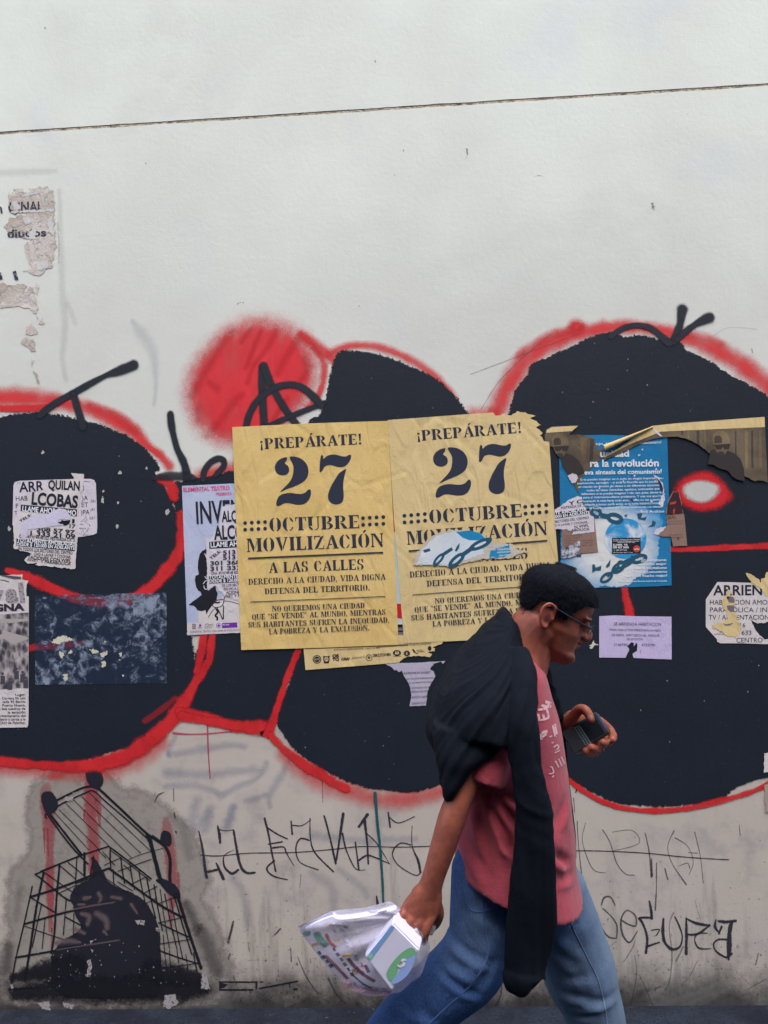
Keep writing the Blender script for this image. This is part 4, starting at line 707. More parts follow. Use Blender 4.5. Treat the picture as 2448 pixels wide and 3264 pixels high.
F.poly(q4([(310, 1030), (270, 1045), (235, 1090), (215, 1180), (210, 1270), (225, 1350), (205, 1365), (180, 1370), (172, 1430), (190, 1520), (220, 1570), (245, 1580), (260, 1620), (200, 1670), (140, 1710), (90, 1755), (150, 1760), (180, 1780), (205, 1820), (260, 1835), (310, 1820), (325, 1880), (345, 1830), (400, 1760), (455, 1690), (470, 1600), (450, 1560), (440, 1500), (345, 1570), (340, 1000), (318, 970)]), 0)
F.line(q4([(430, 1700), (470, 1690), (540, 1680)]), 3, 2); F.line(q4([(425, 1715), (470, 1725), (500, 1712)]), 5); F.line(q4([(390, 1740), (420, 1780), (470, 1785), (530, 1760), (550, 1700), (560, 1640)]), 2.6); F.line(q4([(345, 1920), (400, 1830), (450, 1790)]), 2); F.line(q4([(460, 1790), (500, 1860), (540, 1940), (545, 1820), (548, 1760)]), 3.4); F.line(q4([(450, 1800), (470, 1850), (440, 1890), (465, 1920), (460, 1955)]), 6); F.line(q4([(550, 1700), (640, 1710), (760, 1745)]), 1.8)
F.line(q4([(280, 1480), (310, 1440), (340, 1440)]), 2, 1); F.line(q4([(290, 1500), (300, 1540), (335, 1550)]), 2, 1); F.line(q4([(300, 1380), (330, 1420)]), 2, 1); F.line(q4([(300, 1080), (330, 1150)]), 2, 1)
F.build('printed_figure', [ink_mat('black_figure_print', C(32, 32, 40)), WINK, ink_mat('dark_red_print', C(110, 40, 56))], et)
eq = poster('rental_flyer', 'white ALCOBAS room-to-let flyer pasted over the theatre poster, half under the yellow one', 'flyer', jag(q4([(530, 470), (680, 440), (780, 440), (820, 1690), (700, 1690), (560, 1640), (530, 1600), (470, 1540), (430, 1500), (340, 1560), (315, 850), (360, 900), (400, 870), (410, 800), (490, 780), (500, 660)]), 2, 5, 6), .0040, WHT)
F = Flat(.0044)
for P in ([(360, 930), (740, 908), (745, 1000), (362, 1020)], [(357, 1372), (760, 1358), (765, 1455), (360, 1473)]): F.poly(q4(P))
F.build('printed_band', INK, eq)
F = Flat(.0046)
for t, x0, y0, x1, y1, h, mi, b in (('ALQUI', 525, 668, 830, 655, 33, 0, .03), ('ALCOB', 425, 900, 900, 880, 42, 0, .03), ('LLAME AHORA', 380, 1003, 900, 975, 16, 1, .02), ('513 4', 540, 1098, 800, 1086, 13, 0, .03), ('513 2', 540, 1163, 800, 1152, 13, 0, .03), ('301 368', 375, 1238, 770, 1222, 13, 0, .03), ('311 333', 375, 1308, 770, 1292, 13, 0, .03), ('CRA. 49 N°49-48 ED', 385, 1358, 735, 1345, 9, 0, .01), ('TOTALMENTE A', 360, 1412, 800, 1398, 10, 1, .02), ('DESDE $ 120.000', 365, 1462, 770, 1446, 10, 1, .02), ('OS LOS SECT', 525, 1515, 750, 1506, 8.5, 0, .01), ('RECHO A L', 550, 1562, 745, 1556, 8.5, 0, .01), ('ACIONE', 580, 1608, 760, 1602, 8.5, 0, .015), ('NET Y P', 575, 1652, 760, 1646, 8.5, 0, .015)): sans(F, t, *q4([(x0, y0)])[0], *q4([(x1, y1)])[0], h, mi, b)
sans(F, 'TELS:', *q4([(385, 1165)])[0], *q4([(515, 1060)])[0], 9, 0, .02)
F.build('printed_text', [INK, WINK], eq)

# ---- the pair of flyers on the left letter
q5 = FR(30, 1500, .18083)
def rr(x0, y0, x1, y1, r_, fr, sk=0):
    P = []
    for cx, cy, a0 in ((x1-r_, y0+r_, -90), (x1-r_, y1-r_, 0), (x0+r_, y1-r_, 90), (x0+r_, y0+r_, 180)):
        for k in range(5): a = R(a0+22.5*k); P.append((cx+r_*math.cos(a), cy+r_*math.sin(a)))
    return fr(P)
P = q5([(100, 205), (180, 180), (600, 165), (1100, 150), (1440, 145), (1500, 170), (1530, 230), (1545, 600), (1555, 1000), (1545, 1100), (1490, 1130), (1260, 1170), (1205, 1170), (1150, 1100), (1100, 1000), (300, 985), (85, 975), (60, 960), (70, 600), (78, 260)])
e1 = poster('rental_flyer', 'round-cornered white ARRIENDO flyer beneath a second sheet on the left black letter', 'flyer', P, .0026, WHT)
F = Flat(.0029)
for t, x0, y0, x1, y1, h, b in (('ARR', 180, 382, 620, 355, 31, .02), ('HAB', 122, 538, 330, 528, 15.5, .0), ('F', 122, 665, 165, 663, 15, .0), ('T', 100, 793, 150, 790, 14.5, 0), (')A', 1285, 525, 1390, 520, 14.5, 0), ('ET', 1280, 645, 1395, 640, 14.5, 0), (')PA', 1265, 775, 1420, 770, 14.5, 0), (')', 1300, 340, 1322, 340, 15, 0), ('1995421', 1315, 205, 1425, 205, 4, 0), ('313', 150, 235, 200, 233, 5, 0), ('581', 1435, 555, 1520, 565, 9, -.01), (')81', 1435, 710, 1510, 705, 8, -.01), ('581', 1420, 865, 1510, 858, 9.5, -.01), ('L', 1415, 978, 1445, 976, 7, -.01), ('SOS', 1245, 958, 1305, 960, 4, 0), ('IENCIA', 1238, 1033, 1360, 1033, 4.5, 0), ('1995421', 1285, 1150, 1400, 1145, 4, 0)): sans(F, t, *q5([(x0, y0)])[0], *q5([(x1, y1)])[0], h, 0, b)
F.build('printed_text', INK, e1); F = Flat(.0029); F.line(q5([(1260, 910), (1330, 850), (1350, 800), (1370, 880), (1320, 890), (1400, 940)]), .9); F.line(q5([(1230, 1090), (1260, 1120), (1300, 1050), (1330, 1120), (1400, 1010), (1370, 1090)]), .9); F.build('pencil_scribble', GINK, e1)
P = jago(q5([(1090, 45), (1322, 62), (1320, 140), (1300, 340), (1260, 400), (1235, 680), (1215, 800), (1200, 1060), (1215, 1170), (1205, 1250), (1165, 1733)]), 1.2, 6, 5)[:-1]+jago(q5([(1165, 1733), (460, 1665), (500, 1620), (420, 1640), (330, 1640), (270, 1580), (310, 1530), (400, 1470), (300, 1430), (200, 1420), (160, 1380), (85, 1375), (90, 1200), (75, 980), (150, 940), (200, 740), (215, 590), (330, 560), (340, 480), (420, 380), (600, 340), (640, 250), (690, 200), (860, 160), (1000, 175), (1060, 190), (1150, 130)]), 2.2, 5, 9)
e2 = poster('rental_flyer', 'torn white ALCOBAS flyer with phone numbers, uppermost on the left black letter', 'flyer', P, .0033, CRM)
F = Flat(.0037)
for P in ([(212, 598), (1203, 685), (1195, 808), (207, 712)], [(135, 1190), (1168, 1285), (1160, 1418), (128, 1325)]): F.poly(q5(P))
F.build('printed_band', INK, e2)
F = Flat(.0039)
for t, x0, y0, x1, y1, h, mi, b in (('QUILAN', 690, 320, 1245, 345, 27, 0, .03), ('LCOBAS', 395, 590, 1210, 655, 37, 0, .035), ('LLAME AHORA     MO', 235, 715, 1180, 798, 17, 1, .02), ('1', 1110, 922, 1155, 925, 12, 0, .03), ('17', 1065, 1008, 1170, 1018, 12, 0, .03), ('308 57 97', 490, 1060, 1160, 1120, 12, 0, .03), ('1 333 21 09', 375, 1140, 1165, 1203, 14, 0, .03), ('CRA. 49 N°49-48 ED. PESTRADA OF. 2', 180, 1180, 1160, 1255, 10, 0, .01), ('TOTALMENTE AMOBLADAS', 145, 1250, 1160, 1330, 10.5, 1, .02), ('DESDE $ 120.000 EN ADELANTE', 140, 1315, 1158, 1398, 10.5, 1, .02), ('EN TODOS LOS SECTORES DEL CENTRO', 165, 1400, 1118, 1480, 10, 0, .01), ('CHO A LAVAR Y COCINAR,', 440, 1490, 1095, 1548, 9, 0, .01), ('TACIONES CON WIFI,', 330, 1548, 1090, 1618, 10, 0, .02), ('Y PARABÓLICA', 555, 1625, 1085, 1668, 9.5, 0, .02), ('RNET', 330, 1590, 520, 1605, 7, 0, .01)): sans(F, t, *q5([(x0, y0)])[0], *q5([(x1, y1)])[0], h, mi, b)
sans(F, 'TELS:', *q5([(205, 915)])[0], *q5([(400, 790)])[0], 8, 0, .02)
F.build('printed_text', [INK, WINK], e2)
F = Flat(.0042); F.poly(jag(q5([(400, 790), (700, 770), (880, 660), (1010, 690), (1080, 790), (1080, 870), (900, 850), (860, 900), (1000, 960), (700, 990), (560, 1020), (330, 1040), (330, 1150), (290, 1230), (220, 1180), (200, 1050), (240, 930), (330, 870)]), 2, 5, 11)); F.poly(jag(q5([(865, 920), (930, 880), (910, 865), (1000, 880), (1060, 875), (1085, 870), (1070, 930), (1000, 965), (920, 945)]), 2, 4, 3), 1); F.build('scraped_patch', [paper_mat('scraped_lilac_pulp', C(206, 198, 216), C(188, 180, 200)), M_roll2 if 'M_roll2' in globals() else ink_mat('black_paint_showing', BLK)], e2)

# ---- carnival poster cut by the left edge of the view
q6 = FR(0, 1800, .25316)
ec = poster('carnival_poster', 'tall DIGNA poster with a grey crowd photograph and a LUGAR address below', 'poster', [(-330, 1845)]+q6([(-20, 140)])+jago(q6([(170, 125), (290, 122), (285, 180), (365, 200), (340, 260), (335, 390), (368, 400)]), 1.5, 5, 3)+q6([(368, 620), (365, 1900), (360, 2015), (345, 2045), (-20, 2050)])+[(-330, 2322)], .0030, CRM)
def crowd_mat():
    N = NT('grey_crowd_print'); N.set(.85, .2)
    a = N.noise(38, 6, .7, stretch=(1, 1, .55)); b = N.voro(60, stretch=(1, 1, .6)); f = N.math('ADD', N.math('MULTIPLY', a, .7), N.math('MULTIPLY', b, .35)); N.col(N.mix(N.mapr(f, .38, .72), C(62, 58, 66), C(186, 176, 174))); return N.m
F = Flat(.0033); F.poly([(-330, 1962)]+q6([(-20, 628), (366, 600), (364, 1540), (250, 1550), (-20, 1570)])+[(-330, 2200)])
F.build('printed_photograph', crowd_mat(), ec)
F = Flat(.0036); F.poly(q6([(-10, 890), (90, 835), (365, 915), (365, 935), (165, 1000), (60, 930), (-10, 950)]), 0); F.poly(q6([(0, 680), (360, 680), (365, 705), (120, 735), (0, 695)]), 0); F.poly(q6([(300, 1130), (365, 1080), (365, 1150)]), 0)
F.poly(q6([(170, 1110), (230, 1090), (245, 1160), (185, 1180)]), 0)
for x, y in ((215, 1310), (40, 1370), (130, 1440), (330, 1420), (290, 1350)): F.disc(*q6([(x, y)])[0], 4.5, 1); F.poly(q6([(x-28, y+25), (x+28, y+25), (x+32, y+130), (x-30, y+130)]), 1)
F.build('printed_canopy', [ink_mat('pale_grey_print', C(172, 162, 158)), ink_mat('mid_grey_print', C(74, 70, 80))], ec)
F = Flat(.0036)
sans(F, 'DiGNA', -60, *q6([(0, 592)])[0][1:], *q6([(318, 570)])[0], 21, 0, .05)
for i, (t, x) in enumerate((('Lugar:', 200), ('Carrera 55 con', 32), ('calle 93 Barrio', 38), ('Puerto Nuevo,', 36), ('a dos cuadras de', -10), ('la estación', 108), ('Tricentenario del', -20), ('Metro y cerca a la', -20), ('CAO de Palermo.', -5))): sans(F, t, *q6([(x, 1648+44.3*i)])[0], *q6([(327, 1645+44.3*i)])[0], 7.4, 0, .012)
F.poly(q6([(20, 140), (60, 130), (270, 150), (275, 180), (180, 180)]), 1); F.line(q6([(10, 190), (60, 195), (120, 215)]), 2.5, 1)
sans(F, 'v', -22, 1915, 15, 1914, 46, 2, .05); sans(F, 'a', *q6([(78, 465)])[0], *q6([(240, 460)])[0], 54, 2, .05); sans(F, 'l', *q6([(262, 470)])[0], *q6([(325, 462)])[0], 60, 2, .03)
F.build('printed_text', [ink_mat('plum_print', C(58, 44, 64)), ink_mat('charcoal_print', C(84, 80, 86)), N_ := None or (lambda: (lambda N: (N.set(.85, .2), N.col(N.mix(N.mapr(N.voro(150), .25, .4), C(60, 56, 64), C(160, 152, 156))), N.m)[2])(NT('patterned_letter_print')))()], ec)

# ---- ghost of a scraped-off poster: whitish paste and paper fibres on the black
def residue_mat():
    N = NT('paste_residue'); N.set(.8, .25); a = N.noise(30, 7, .72, dist=.6); b = N.noise(5, 3, .6, off=(3, 0, 5))
    f = N.mapr(N.math('ADD', a, N.math('MULTIPLY', b, .5)), .70, .92); N.l(N.math('ADD', N.math('MULTIPLY', f, .55), .42), N.b.inputs['Alpha']); N.col(N.mix(f, C(44, 60, 86), C(140, 150, 168))); plaster_bump(N, .6); return N.m
eg = poster('poster_residue', 'scraped rectangle of whitish paste and fibres where a poster was pulled off the black letter', 'poster scrap', z3([(232, 410), (1102, 392), (1105, 990), (236, 1000)]), .0026, residue_mat())
F = Flat(.0029)
for i, P in enumerate(([(320, 720), (370, 680), (430, 665), (490, 690), (500, 710), (420, 720), (390, 740)], [(390, 770), (430, 790), (420, 830), (395, 810)], [(585, 760), (640, 765), (660, 790), (610, 800)], [(660, 790), (720, 770), (715, 800), (690, 825), (665, 815)], [(675, 840), (705, 845), (690, 900), (675, 890)], [(785, 790), (808, 780), (810, 810), (790, 815)], [(785, 830), (800, 835), (795, 845)], [(415, 925), (455, 920), (450, 970), (430, 982)], [(810, 930), (825, 940), (815, 950)], [(692, 705), (706, 715), (695, 725)], [(440, 785), (480, 770), (490, 790), (450, 800)])): F.poly(jag([(sum(q[0] for q in z3(P))/len(P)+(p[0]-sum(q[0] for q in z3(P))/len(P))*.8, sum(q[1] for q in z3(P))/len(P)+(p[1]-sum(q[1] for q in z3(P))/len(P))*.8) for p in z3(P)], 4, 3, i, f=.2), 0)
for i, P in enumerate(([(430, 600), (470, 550), (530, 515), (540, 530), (480, 575)], [(880, 740), (960, 715), (970, 730), (930, 745)], [(270, 425), (320, 420), (300, 440)], [(560, 430), (770, 400), (960, 400), (960, 430), (760, 440)])): F.poly(jag(z3(P), 3, 4, i+30), 1)
F.build('paper_fibre', [TORN, spray_dummy if 'spray_dummy' in globals() else ink_mat('thin_fibre', C(128, 128, 146), .6)], eg)

# ---- notices
e = poster('room_notice', 'lavender SE ARRIENDA HABITACION notice with a notch torn in its lower edge', 'notice', FR(1880, 1820, .34238)([(86, 420), (230, 412), (420, 420), (758, 424), (760, 822), (560, 815), (405, 808)])+jago(FR(1880, 1820, .34238)([(405, 808), (395, 770), (440, 740), (440, 675), (425, 668), (405, 710), (410, 672), (385, 662), (360, 690), (345, 690), (365, 730), (330, 805)]), 1.5, 4, 2)+FR(1880, 1820, .34238)([(330, 806), (86, 804)]), .0030, LAV)
q = FR(1880, 1820, .34238); F = Flat(.0033)
for t, x0, y0, x1, y1, h in (('SE ARRIENDA HABITACION', 222, 506, 662, 510, 10), ('PARA UNA O DOS PERSONAS-LAVADO', 182, 556, 656, 564, 7), ('DE ROPA, WIFI CERCA AL  PARQUE', 203, 606, 645, 612, 7.5), ('DE BOSTON', 342, 643, 490, 645, 7), ('3146930', 222, 696, 345, 698, 8.5), ('4755791', 478, 700, 605, 702, 8.5), ('2', 460, 757, 474, 757, 6)): sans(F, t, *q([(x0, y0)])[0], *q([(x1, y1)])[0], h, 0, .0, .08)
F.build('handwritten_text', INK, e)
e = poster('room_notice', 'torn greyish notice narrowing downward, between the logo strip and the man', 'notice', jag(q3([(150, 385), (440, 372), (720, 368), (1210, 340), (1300, 335), (1255, 390), (1215, 345), (1150, 365), (1060, 385), (1085, 410), (1040, 440), (1010, 495), (1080, 530), (1115, 620), (1050, 730), (1000, 820), (960, 950), (935, 1175), (625, 1190), (640, 1100), (660, 980), (640, 850), (600, 740), (520, 620), (480, 515), (420, 545), (360, 495), (350, 520), (290, 455)]), 1.0, 4, 12), .0030, paper_mat('greyed_lilac_paper', C(186, 178, 194), C(166, 158, 176)))
F = Flat(.0033)
for t, x0, y0, x1, y1, h in (('ARRIENDA HABIT', 505, 590, 1030, 570, 7.5), ('NA O DOS PERSONAS', 560, 690, 1080, 668, 5.5), ('N ALIMENTACION', 615, 765, 1045, 745, 5.5), (', LAVADO DE R', 650, 860, 1000, 848, 6), ('ARQUE DE BO', 655, 935, 970, 920, 6), ('652/31469', 665, 1040, 955, 1030, 7.5), ('30047557', 670, 1158, 935, 1145, 7.5)): sans(F, t, *q3([(x0, y0)])[0], *q3([(x1, y1)])[0], h, 0, 0, .08)
F.build('handwritten_text', INK, e)
P = q([(1185, 102), (1330, 104), (1450, 108), (1659, 112), (1900, 112), (1900, 690), (1430, 672), (1215, 672), (1180, 655), (1185, 640), (1077, 520), (1077, 265)])
e = poster('rental_flyer', 'white cut-cornered ARRIENDO flyer with yellow paper torn across it, on the right black letter', 'flyer', P, .0030, CRM, holes=[jag(q([(1490, 450), (1560, 490), (1659, 470), (1700, 480), (1700, 632), (1620, 635), (1580, 600), (1530, 530)]), 2, 5, 4)[::-1]])
F = Flat(.0033)
for t, x0, y0, x1, y1, h, b in (('ARRIEN', 1145, 225, 1600, 222, 31, .02), ('HABITACIÓN AMOBLA', 1115, 312, 1760, 312, 15, .0), ('PARABÓLICA / INTER', 1115, 382, 1770, 382, 15, .0), ('TV / ALIMENTACIÓN', 1103, 452, 1665, 452, 15, .0), ('216', 1355, 523, 1445, 523, 14, .0), ('310 633', 1295, 595, 1500, 594, 14, .0), ('CENTRO', 1362, 665, 1605, 663, 15, .0), ('18 AÑOS', 1180, 555, 1260, 555, 4, 0), ('DE', 1205, 573, 1230, 573, 4, 0), ('EXPERIENCIA', 1155, 593, 1290, 593, 4, 0)): sans(F, t, *q([(x0, y0)])[0], *q([(x1, y1)])[0], h, 0, b)
F.build('printed_text', INK, e)
e = poster('paper_scrap', 'ragged yellow paper shred down the middle of the cut-cornered ARRIENDO flyer', 'poster scrap', jag(q([(1285, 170), (1320, 200), (1300, 230), (1360, 250), (1350, 300), (1330, 380), (1380, 400), (1370, 450), (1400, 500), (1395, 580), (1350, 615), (1270, 600), (1230, 560), (1140, 530), (1130, 500), (1230, 470), (1280, 440), (1270, 380), (1230, 330), (1235, 250), (1270, 230)]), 3, 5, 6), .0037, YEL2)
e_ = poster('paper_scrap', 'spiky yellow paper shred over the top right of the cut-cornered ARRIENDO flyer', 'poster scrap', jag(q([(1445, 20), (1480, 25), (1560, 70), (1590, 110), (1590, 70), (1630, 60), (1640, 10), (1900, 40), (1900, 240), (1640, 235), (1600, 170), (1530, 130), (1480, 80)]), 3, 5, 7), .0037, YEL2)
F = Flat(.0040); F.poly(q([(1270, 240), (1280, 265), (1300, 235), (1330, 240), (1345, 270), (1340, 295), (1290, 290)])); F.poly(q([(1270, 320), (1340, 318), (1340, 370), (1310, 382), (1280, 360)])); F.poly(q([(1235, 485), (1270, 495), (1335, 480), (1300, 505), (1260, 508)])); F.build('printed_text', GINK, e)
# scraps at the right edge
F = None
poster('paper_scrap', 'grey-white paper corner at the lower end of the black letter, by the right edge', 'poster scrap', jag([(2434, 2400), (2520, 2390), (2520, 2460), (2434, 2462)], 2, 5, 2), .0030, CRM)
poster('paper_scrap', 'tan strip of stained paper below the red line, by the right edge', 'poster scrap', jag([(2436, 2500), (2520, 2490), (2520, 2585), (2438, 2590)], 2, 5, 5), .0028, paper_mat('tan_paper', C(170, 154, 138), C(150, 134, 120)))
poster('paper_scrap', 'small cream paper shred stuck on the black just ahead of the man\'s nose', 'poster scrap', jag(FR(1700, 1880, .14467)([(1215, 1225), (1290, 1195), (1330, 1100), (1335, 1165), (1430, 1200), (1420, 1222), (1350, 1215), (1300, 1290), (1260, 1300), (1230, 1275), (1270, 1245)]), 1.2, 3, 2), .0030, TORN)

# ---- blue revolution poster
q = ze
grad = NT('blue_to_white_print'); grad.set(.75, .25)
cx_ = W(ze([(645, 1020)])[0], 0)
vv = grad.n('VectorMath', operation='DISTANCE'); grad.l(grad.co, vv.inputs[0]); vv.inputs[1].default_value = (0, 0, 0)
EB0 = ze([(560, 840)])[0]
rr_ = grad.math('ADD', vv.outputs['Value'], grad.math('MULTIPLY', grad.math('SUBTRACT', grad.noise(8, 4, .6), .5), .10)); g1 = grad.mapr(rr_, .075, .185)
grad.col(grad.mix(grad.mapr(grad.noise(40, 5, .7), .60, .72, 0, .45), grad.mix(g1, C(214, 214, 210), C(40, 140, 190)), C(190, 210, 220))); grad.bump(grad.noise(30, 3), .25, .01)
P = ze([(180, 310), (500, 302), (945, 318), (955, 700), (968, 1000), (976, 1365), (870, 1372), (600, 1380), (300, 1385), (195, 1385), (190, 900)])
eb = poster('revolution_poster', 'large blue and white poster with globe and broken chains, above the lavender notice', 'poster', P, .0030, paper_mat('deep_blue_print', C(34, 122, 168), C(24, 100, 146)))
F = Flat(.0033); F.poly(jag(ze([(192, 800), (420, 810), (700, 800), (880, 850), (905, 960), (890, 1100), (870, 1200), (720, 1320), (600, 1376), (300, 1382), (197, 1382)]), 8, 7, 4, f=.03)); o = F.build('printed_glow', grad.m, eb)
# give the glow sheet its own origin so the gradient is centred on the globe
ctr = W(ze([(560, 1110)])[0], .0033)
for v in o.data.vertices: v.co -= ctr
o.location = o.parent.location+ctr-o.parent.location; o.matrix_parent_inverse = Matrix.Translation(-eb.location); 
F = Flat(.0038); F.disc(*ze([(650, 1035)])[0], 148*.4509, 0, 40, 143*.4509)
F.build('printed_globe', [(lambda N: (N.set(.7, .25), N.col(N.mix(N.mapr(N.noise(14, 5, .6, dist=.5), .44, .60), C(48, 144, 196), C(210, 216, 218))), N.m)[2])(NT('globe_print'))], eb)
F = Flat(.0041)
chain(F, [(415, 835), (470, 870), (530, 880), (620, 905)], 40, 0, ze); chain(F, [(600, 1130+100), (640, 1210), (700, 1190), (790, 1165)], 34, 0, ze)
def link_(cx, cy, l, w_, ang):
    c, s_ = math.cos(R(ang)), math.sin(R(ang)); f = lambda a, b: (cx+a*c-b*s_, cy+a*s_+b*c)
    o_ = [f(l*math.cos(u), w_*math.sin(u)) for u in np.linspace(0, 6.283, 29)[:-1]]; i_ = [f(l*.66*math.cos(u), w_*.40*math.sin(u)) for u in np.linspace(0, 6.283, 29)[:-1]]
    F.poly(ze(o_), 0, [ze(i_)[::-1]])
link_(600, 1240, 58, 34, -36); link_(515, 1310, 52, 32, -36); link_(670, 1205, 60, 20, -35)
for a, b, w_ in (((520, 1300), (600, 1240), 22), ((640, 1200), (740, 1160), 24)): F.line(ze([a, b]), w_*.45, 0, curve=False)
for P in ([(415, 1220), (430, 1215), (440, 1240), (480, 1225), (475, 1260), (440, 1260), (415, 1275)], [(510, 1230), (545, 1180), (540, 1225), (520, 1240)], [(730, 860), (770, 850), (760, 890), (800, 880), (790, 905), (740, 895)], [(840, 905), (865, 920), (855, 945), (805, 955), (835, 935)], [(640, 870), (665, 862), (655, 885)], [(310, 1150), (340, 1145), (335, 1165), (305, 1165)], [(690, 1150), (720, 1165), (685, 1175)]): F.poly(ze(P), 0)
F.build('printed_chain', CHN, eb)
F = Flat(.0043)
for t, x0, y0, x1, y1, h, b in (('ojo, io', 440, 375, 540, 372, 8, .01), ('revolucionario!', 735, 368, 902, 362, 8, .012), ('unidad', 470, 458, 675, 455, 21, .035), ('ra la revolución', 400, 528, 885, 524, 22, .03), ('ueva síntesis del comunismo!', 335, 583, 905, 575, 13.5, .025)): sans(F, t, *ze([(x0, y0)])[0], *ze([(x1, y1)])[0], h, 0, b)
for i, (t, x0, x1) in enumerate((('Si te puedes imaginar un mundo sin ningún imperialismo,', 330, 910), ('explotación, opresión —y toda la filosofía que lo justifica', 308, 890), ('un mundo sin división de clases o sin diferentes naciones', 315, 888), ('todas las ideas estrechas, egoístas, anticuadas que', 375, 890), ('defienden; si te puedes imaginar todo eso, pues, tienes la', 335, 905), ('base para el internacionalismo proletario. Y una vez que has', 300, 915), ('levantado la vista hacia todo esto, ¿cómo no vas a sentirte', 350, 915), ('obligado a tomar parte activa en la lucha histórico-mundial', 355, 915), ('para hacerlo realidad; por qué te contentarías con menos?', 375, 908), ('—Bob Avakian', 720, 922))): sans(F, t, *ze([(x0, 626+25.3*i)])[0], *ze([(x1, 613+25.3*i+(10 if i == 9 else 0))])[0], 6.4 if i < 9 else 8.5, 0, .012)
for i, (t, x0, x1) in enumerate((('¡El socialismo', 760, 938), ('es mucho mejor', 740, 938), ('que el capitalismo', 712, 940), ('y el comunismo', 745, 943), ('será aún mucho mejor!', 655, 943))): sans(F, t, *ze([(x0, 1197+27.5*i)])[0], *ze([(x1, 1193+27.5*i)])[0], 7.6, 0, .018)
sans(F, 'Grupo Comunista Revolucionario de Colombia', *ze([(600, 1342)])[0], *ze([(943, 1338)])[0], 4.6, 0, .01)
F.build('printed_text', ink_mat('white_poster_print', C(222, 226, 228), .12), eb)
F = Flat(.0043)
for i, P in enumerate(([(845, 580), (880, 600), (915, 650), (920, 700), (930, 760), (912, 815), (880, 790), (910, 730), (905, 670), (870, 620)], [(860, 970), (905, 955), (940, 950), (920, 990), (900, 1015), (850, 1005)])): F.poly(jag(ze(P), 2, 4, i))
for k in range(26): x, y = rnd.uniform(420, 930), rnd.uniform(330, 900); fleck(F, *ze([(x, y)])[0], rnd.uniform(1, 4), k)
F.build('peeled_spot', [paper_mat('peeled_white', C(206, 204, 214), C(186, 184, 200))], eb)
F = Flat(.0045); F.poly(jag(ze([(865, 600), (895, 630), (915, 680), (910, 720), (890, 660)]), 1, 4, 3)); F.poly(ze([(700, 760), (690, 755), (680, 765), (705, 775)])); F.build('dark_tear_mark', ink_mat('dark_gap', C(58, 44, 56)), eb)  # small dark flat slivers on the poster, one along the tear
# small black telephone sticker on the globe
es = poster('phone_sticker', 'small black LLAMA YA telephone sticker on the blue globe', 'sticker', ze([(553, 1030), (755, 1028), (757, 1138), (555, 1142)]), .0047, ink_mat('sticker_black', C(34, 32, 40)))
F = Flat(.0050)
for t, x0, y0, x1, h, b in (('Cambia tu Telefonía, Internet o Televisión', 560, 1044, 750, 3, .01), ('de UNE desde $84.000 precio sin estrato', 562, 1055, 745, 3, .01), ('llamando al 000 427 3636', 595, 1064, 715, 3, .01), ('LLAMA  YA', 562, 1085, 665, 6, .03), ('300 427 3636', 560, 1103, 672, 6, .03), ('000 427 3636', 584, 1120, 660, 4, .01), ('Aplica Planes Hogar, sujeto a Términos', 560, 1135, 700, 2.6, .01)): sans(F, t, *ze([(x0, y0)])[0], *ze([(x1, y0)])[0], h, 0, b)
F.disc(*ze([(728, 1107)])[0], 25*.45, 1); F.disc(*ze([(571, 1116)])[0], 3, 2); F.line(ze([(710, 1108), (720, 1112), (728, 1104), (738, 1112), (746, 1106)]), 1.6, 0)
F.build('printed_text', [WINK, ink_mat('orange_print', C(192, 72, 52)), ink_mat('green_print', C(60, 150, 80))], es)
# ---- sepia concert posters with the man in a cap
SEP = paper_mat('sepia_photo_print', C(118, 104, 84), C(84, 74, 62), stain=1.0); SEPD = ink_mat('sepia_dark', C(58, 52, 50)); SEPM = paper_mat('sepia_mid', C(142, 122, 92), C(96, 82, 64), stain=1.0); SEPS = paper_mat('sepia_shade', C(84, 74, 64), C(62, 56, 52), stain=1.0)
def sepia(e, off, ox, oy, k, clip=None):
    """flat sepia portrait: cap worn backwards, sunglasses, beard, dark jacket"""
    F = Flat(off); T = lambda P: ze([(ox+x*k, oy+y*k) for x, y in P])
    if clip: F.poly(T(clip), 0)
    else: F.poly(T([(-70, 170), (-62, 130), (-20, 110), (20, 140), (60, 130), (110, 150), (150, 190), (175, 260), (178, 345), (120, 330), (90, 310), (60, 270), (0, 255), (-40, 230), (-80, 225)]), 0)
    F.poly(T([(-34, 60), (-38, 90), (-26, 130), (-4, 160), (22, 164), (46, 150), (60, 118), (66, 70)]), 1)
    F.poly(T([(-44, 90), (-50, 40), (-40, 8), (-8, -10), (30, -10), (60, 10), (74, 45), (78, 84), (20, 78), (-40, 88)]), 1)
    F.poly(T([(-34, 78), (-36, 40), (-22, 24), (4, 24), (18, 40), (20, 76)]), 2)
    F.poly(T([(-40, 88), (78, 80), (76, 92), (66, 118), (36, 122), (24, 104), (14, 120), (-20, 122), (-30, 100)]), 0)
    F.poly(T([(-14, 146), (0, 136), (26, 136), (36, 150), (24, 166), (2, 166)]), 2); F.poly(T([(2, 140), (22, 140), (22, 146), (2, 146)]), 0)
    F.build('printed_portrait', [SEPD, SEPM, SEPS], e)
P = ze([(835, 240), (1000, 222), (1300, 200), (1630, 176), (1640, 400), (1652, 640)])+jago(ze([(1652, 640), (1600, 625), (1560, 632), (1500, 600), (1440, 575), (1400, 560), (1370, 530), (1320, 495), (1270, 478), (1250, 440), (1200, 400), (1130, 355), (1060, 325), (1020, 315)]), 2, 5, 5)+ze([(940, 318), (850, 330), (760, 360), (640, 420), (500, 480), (495, 460), (560, 420)])
e = poster('concert_poster', 'diagonally torn sepia poster of a whole capped man in sunglasses, above the red eye', 'poster', P, .0056, SEP, 'sepia concert posters')
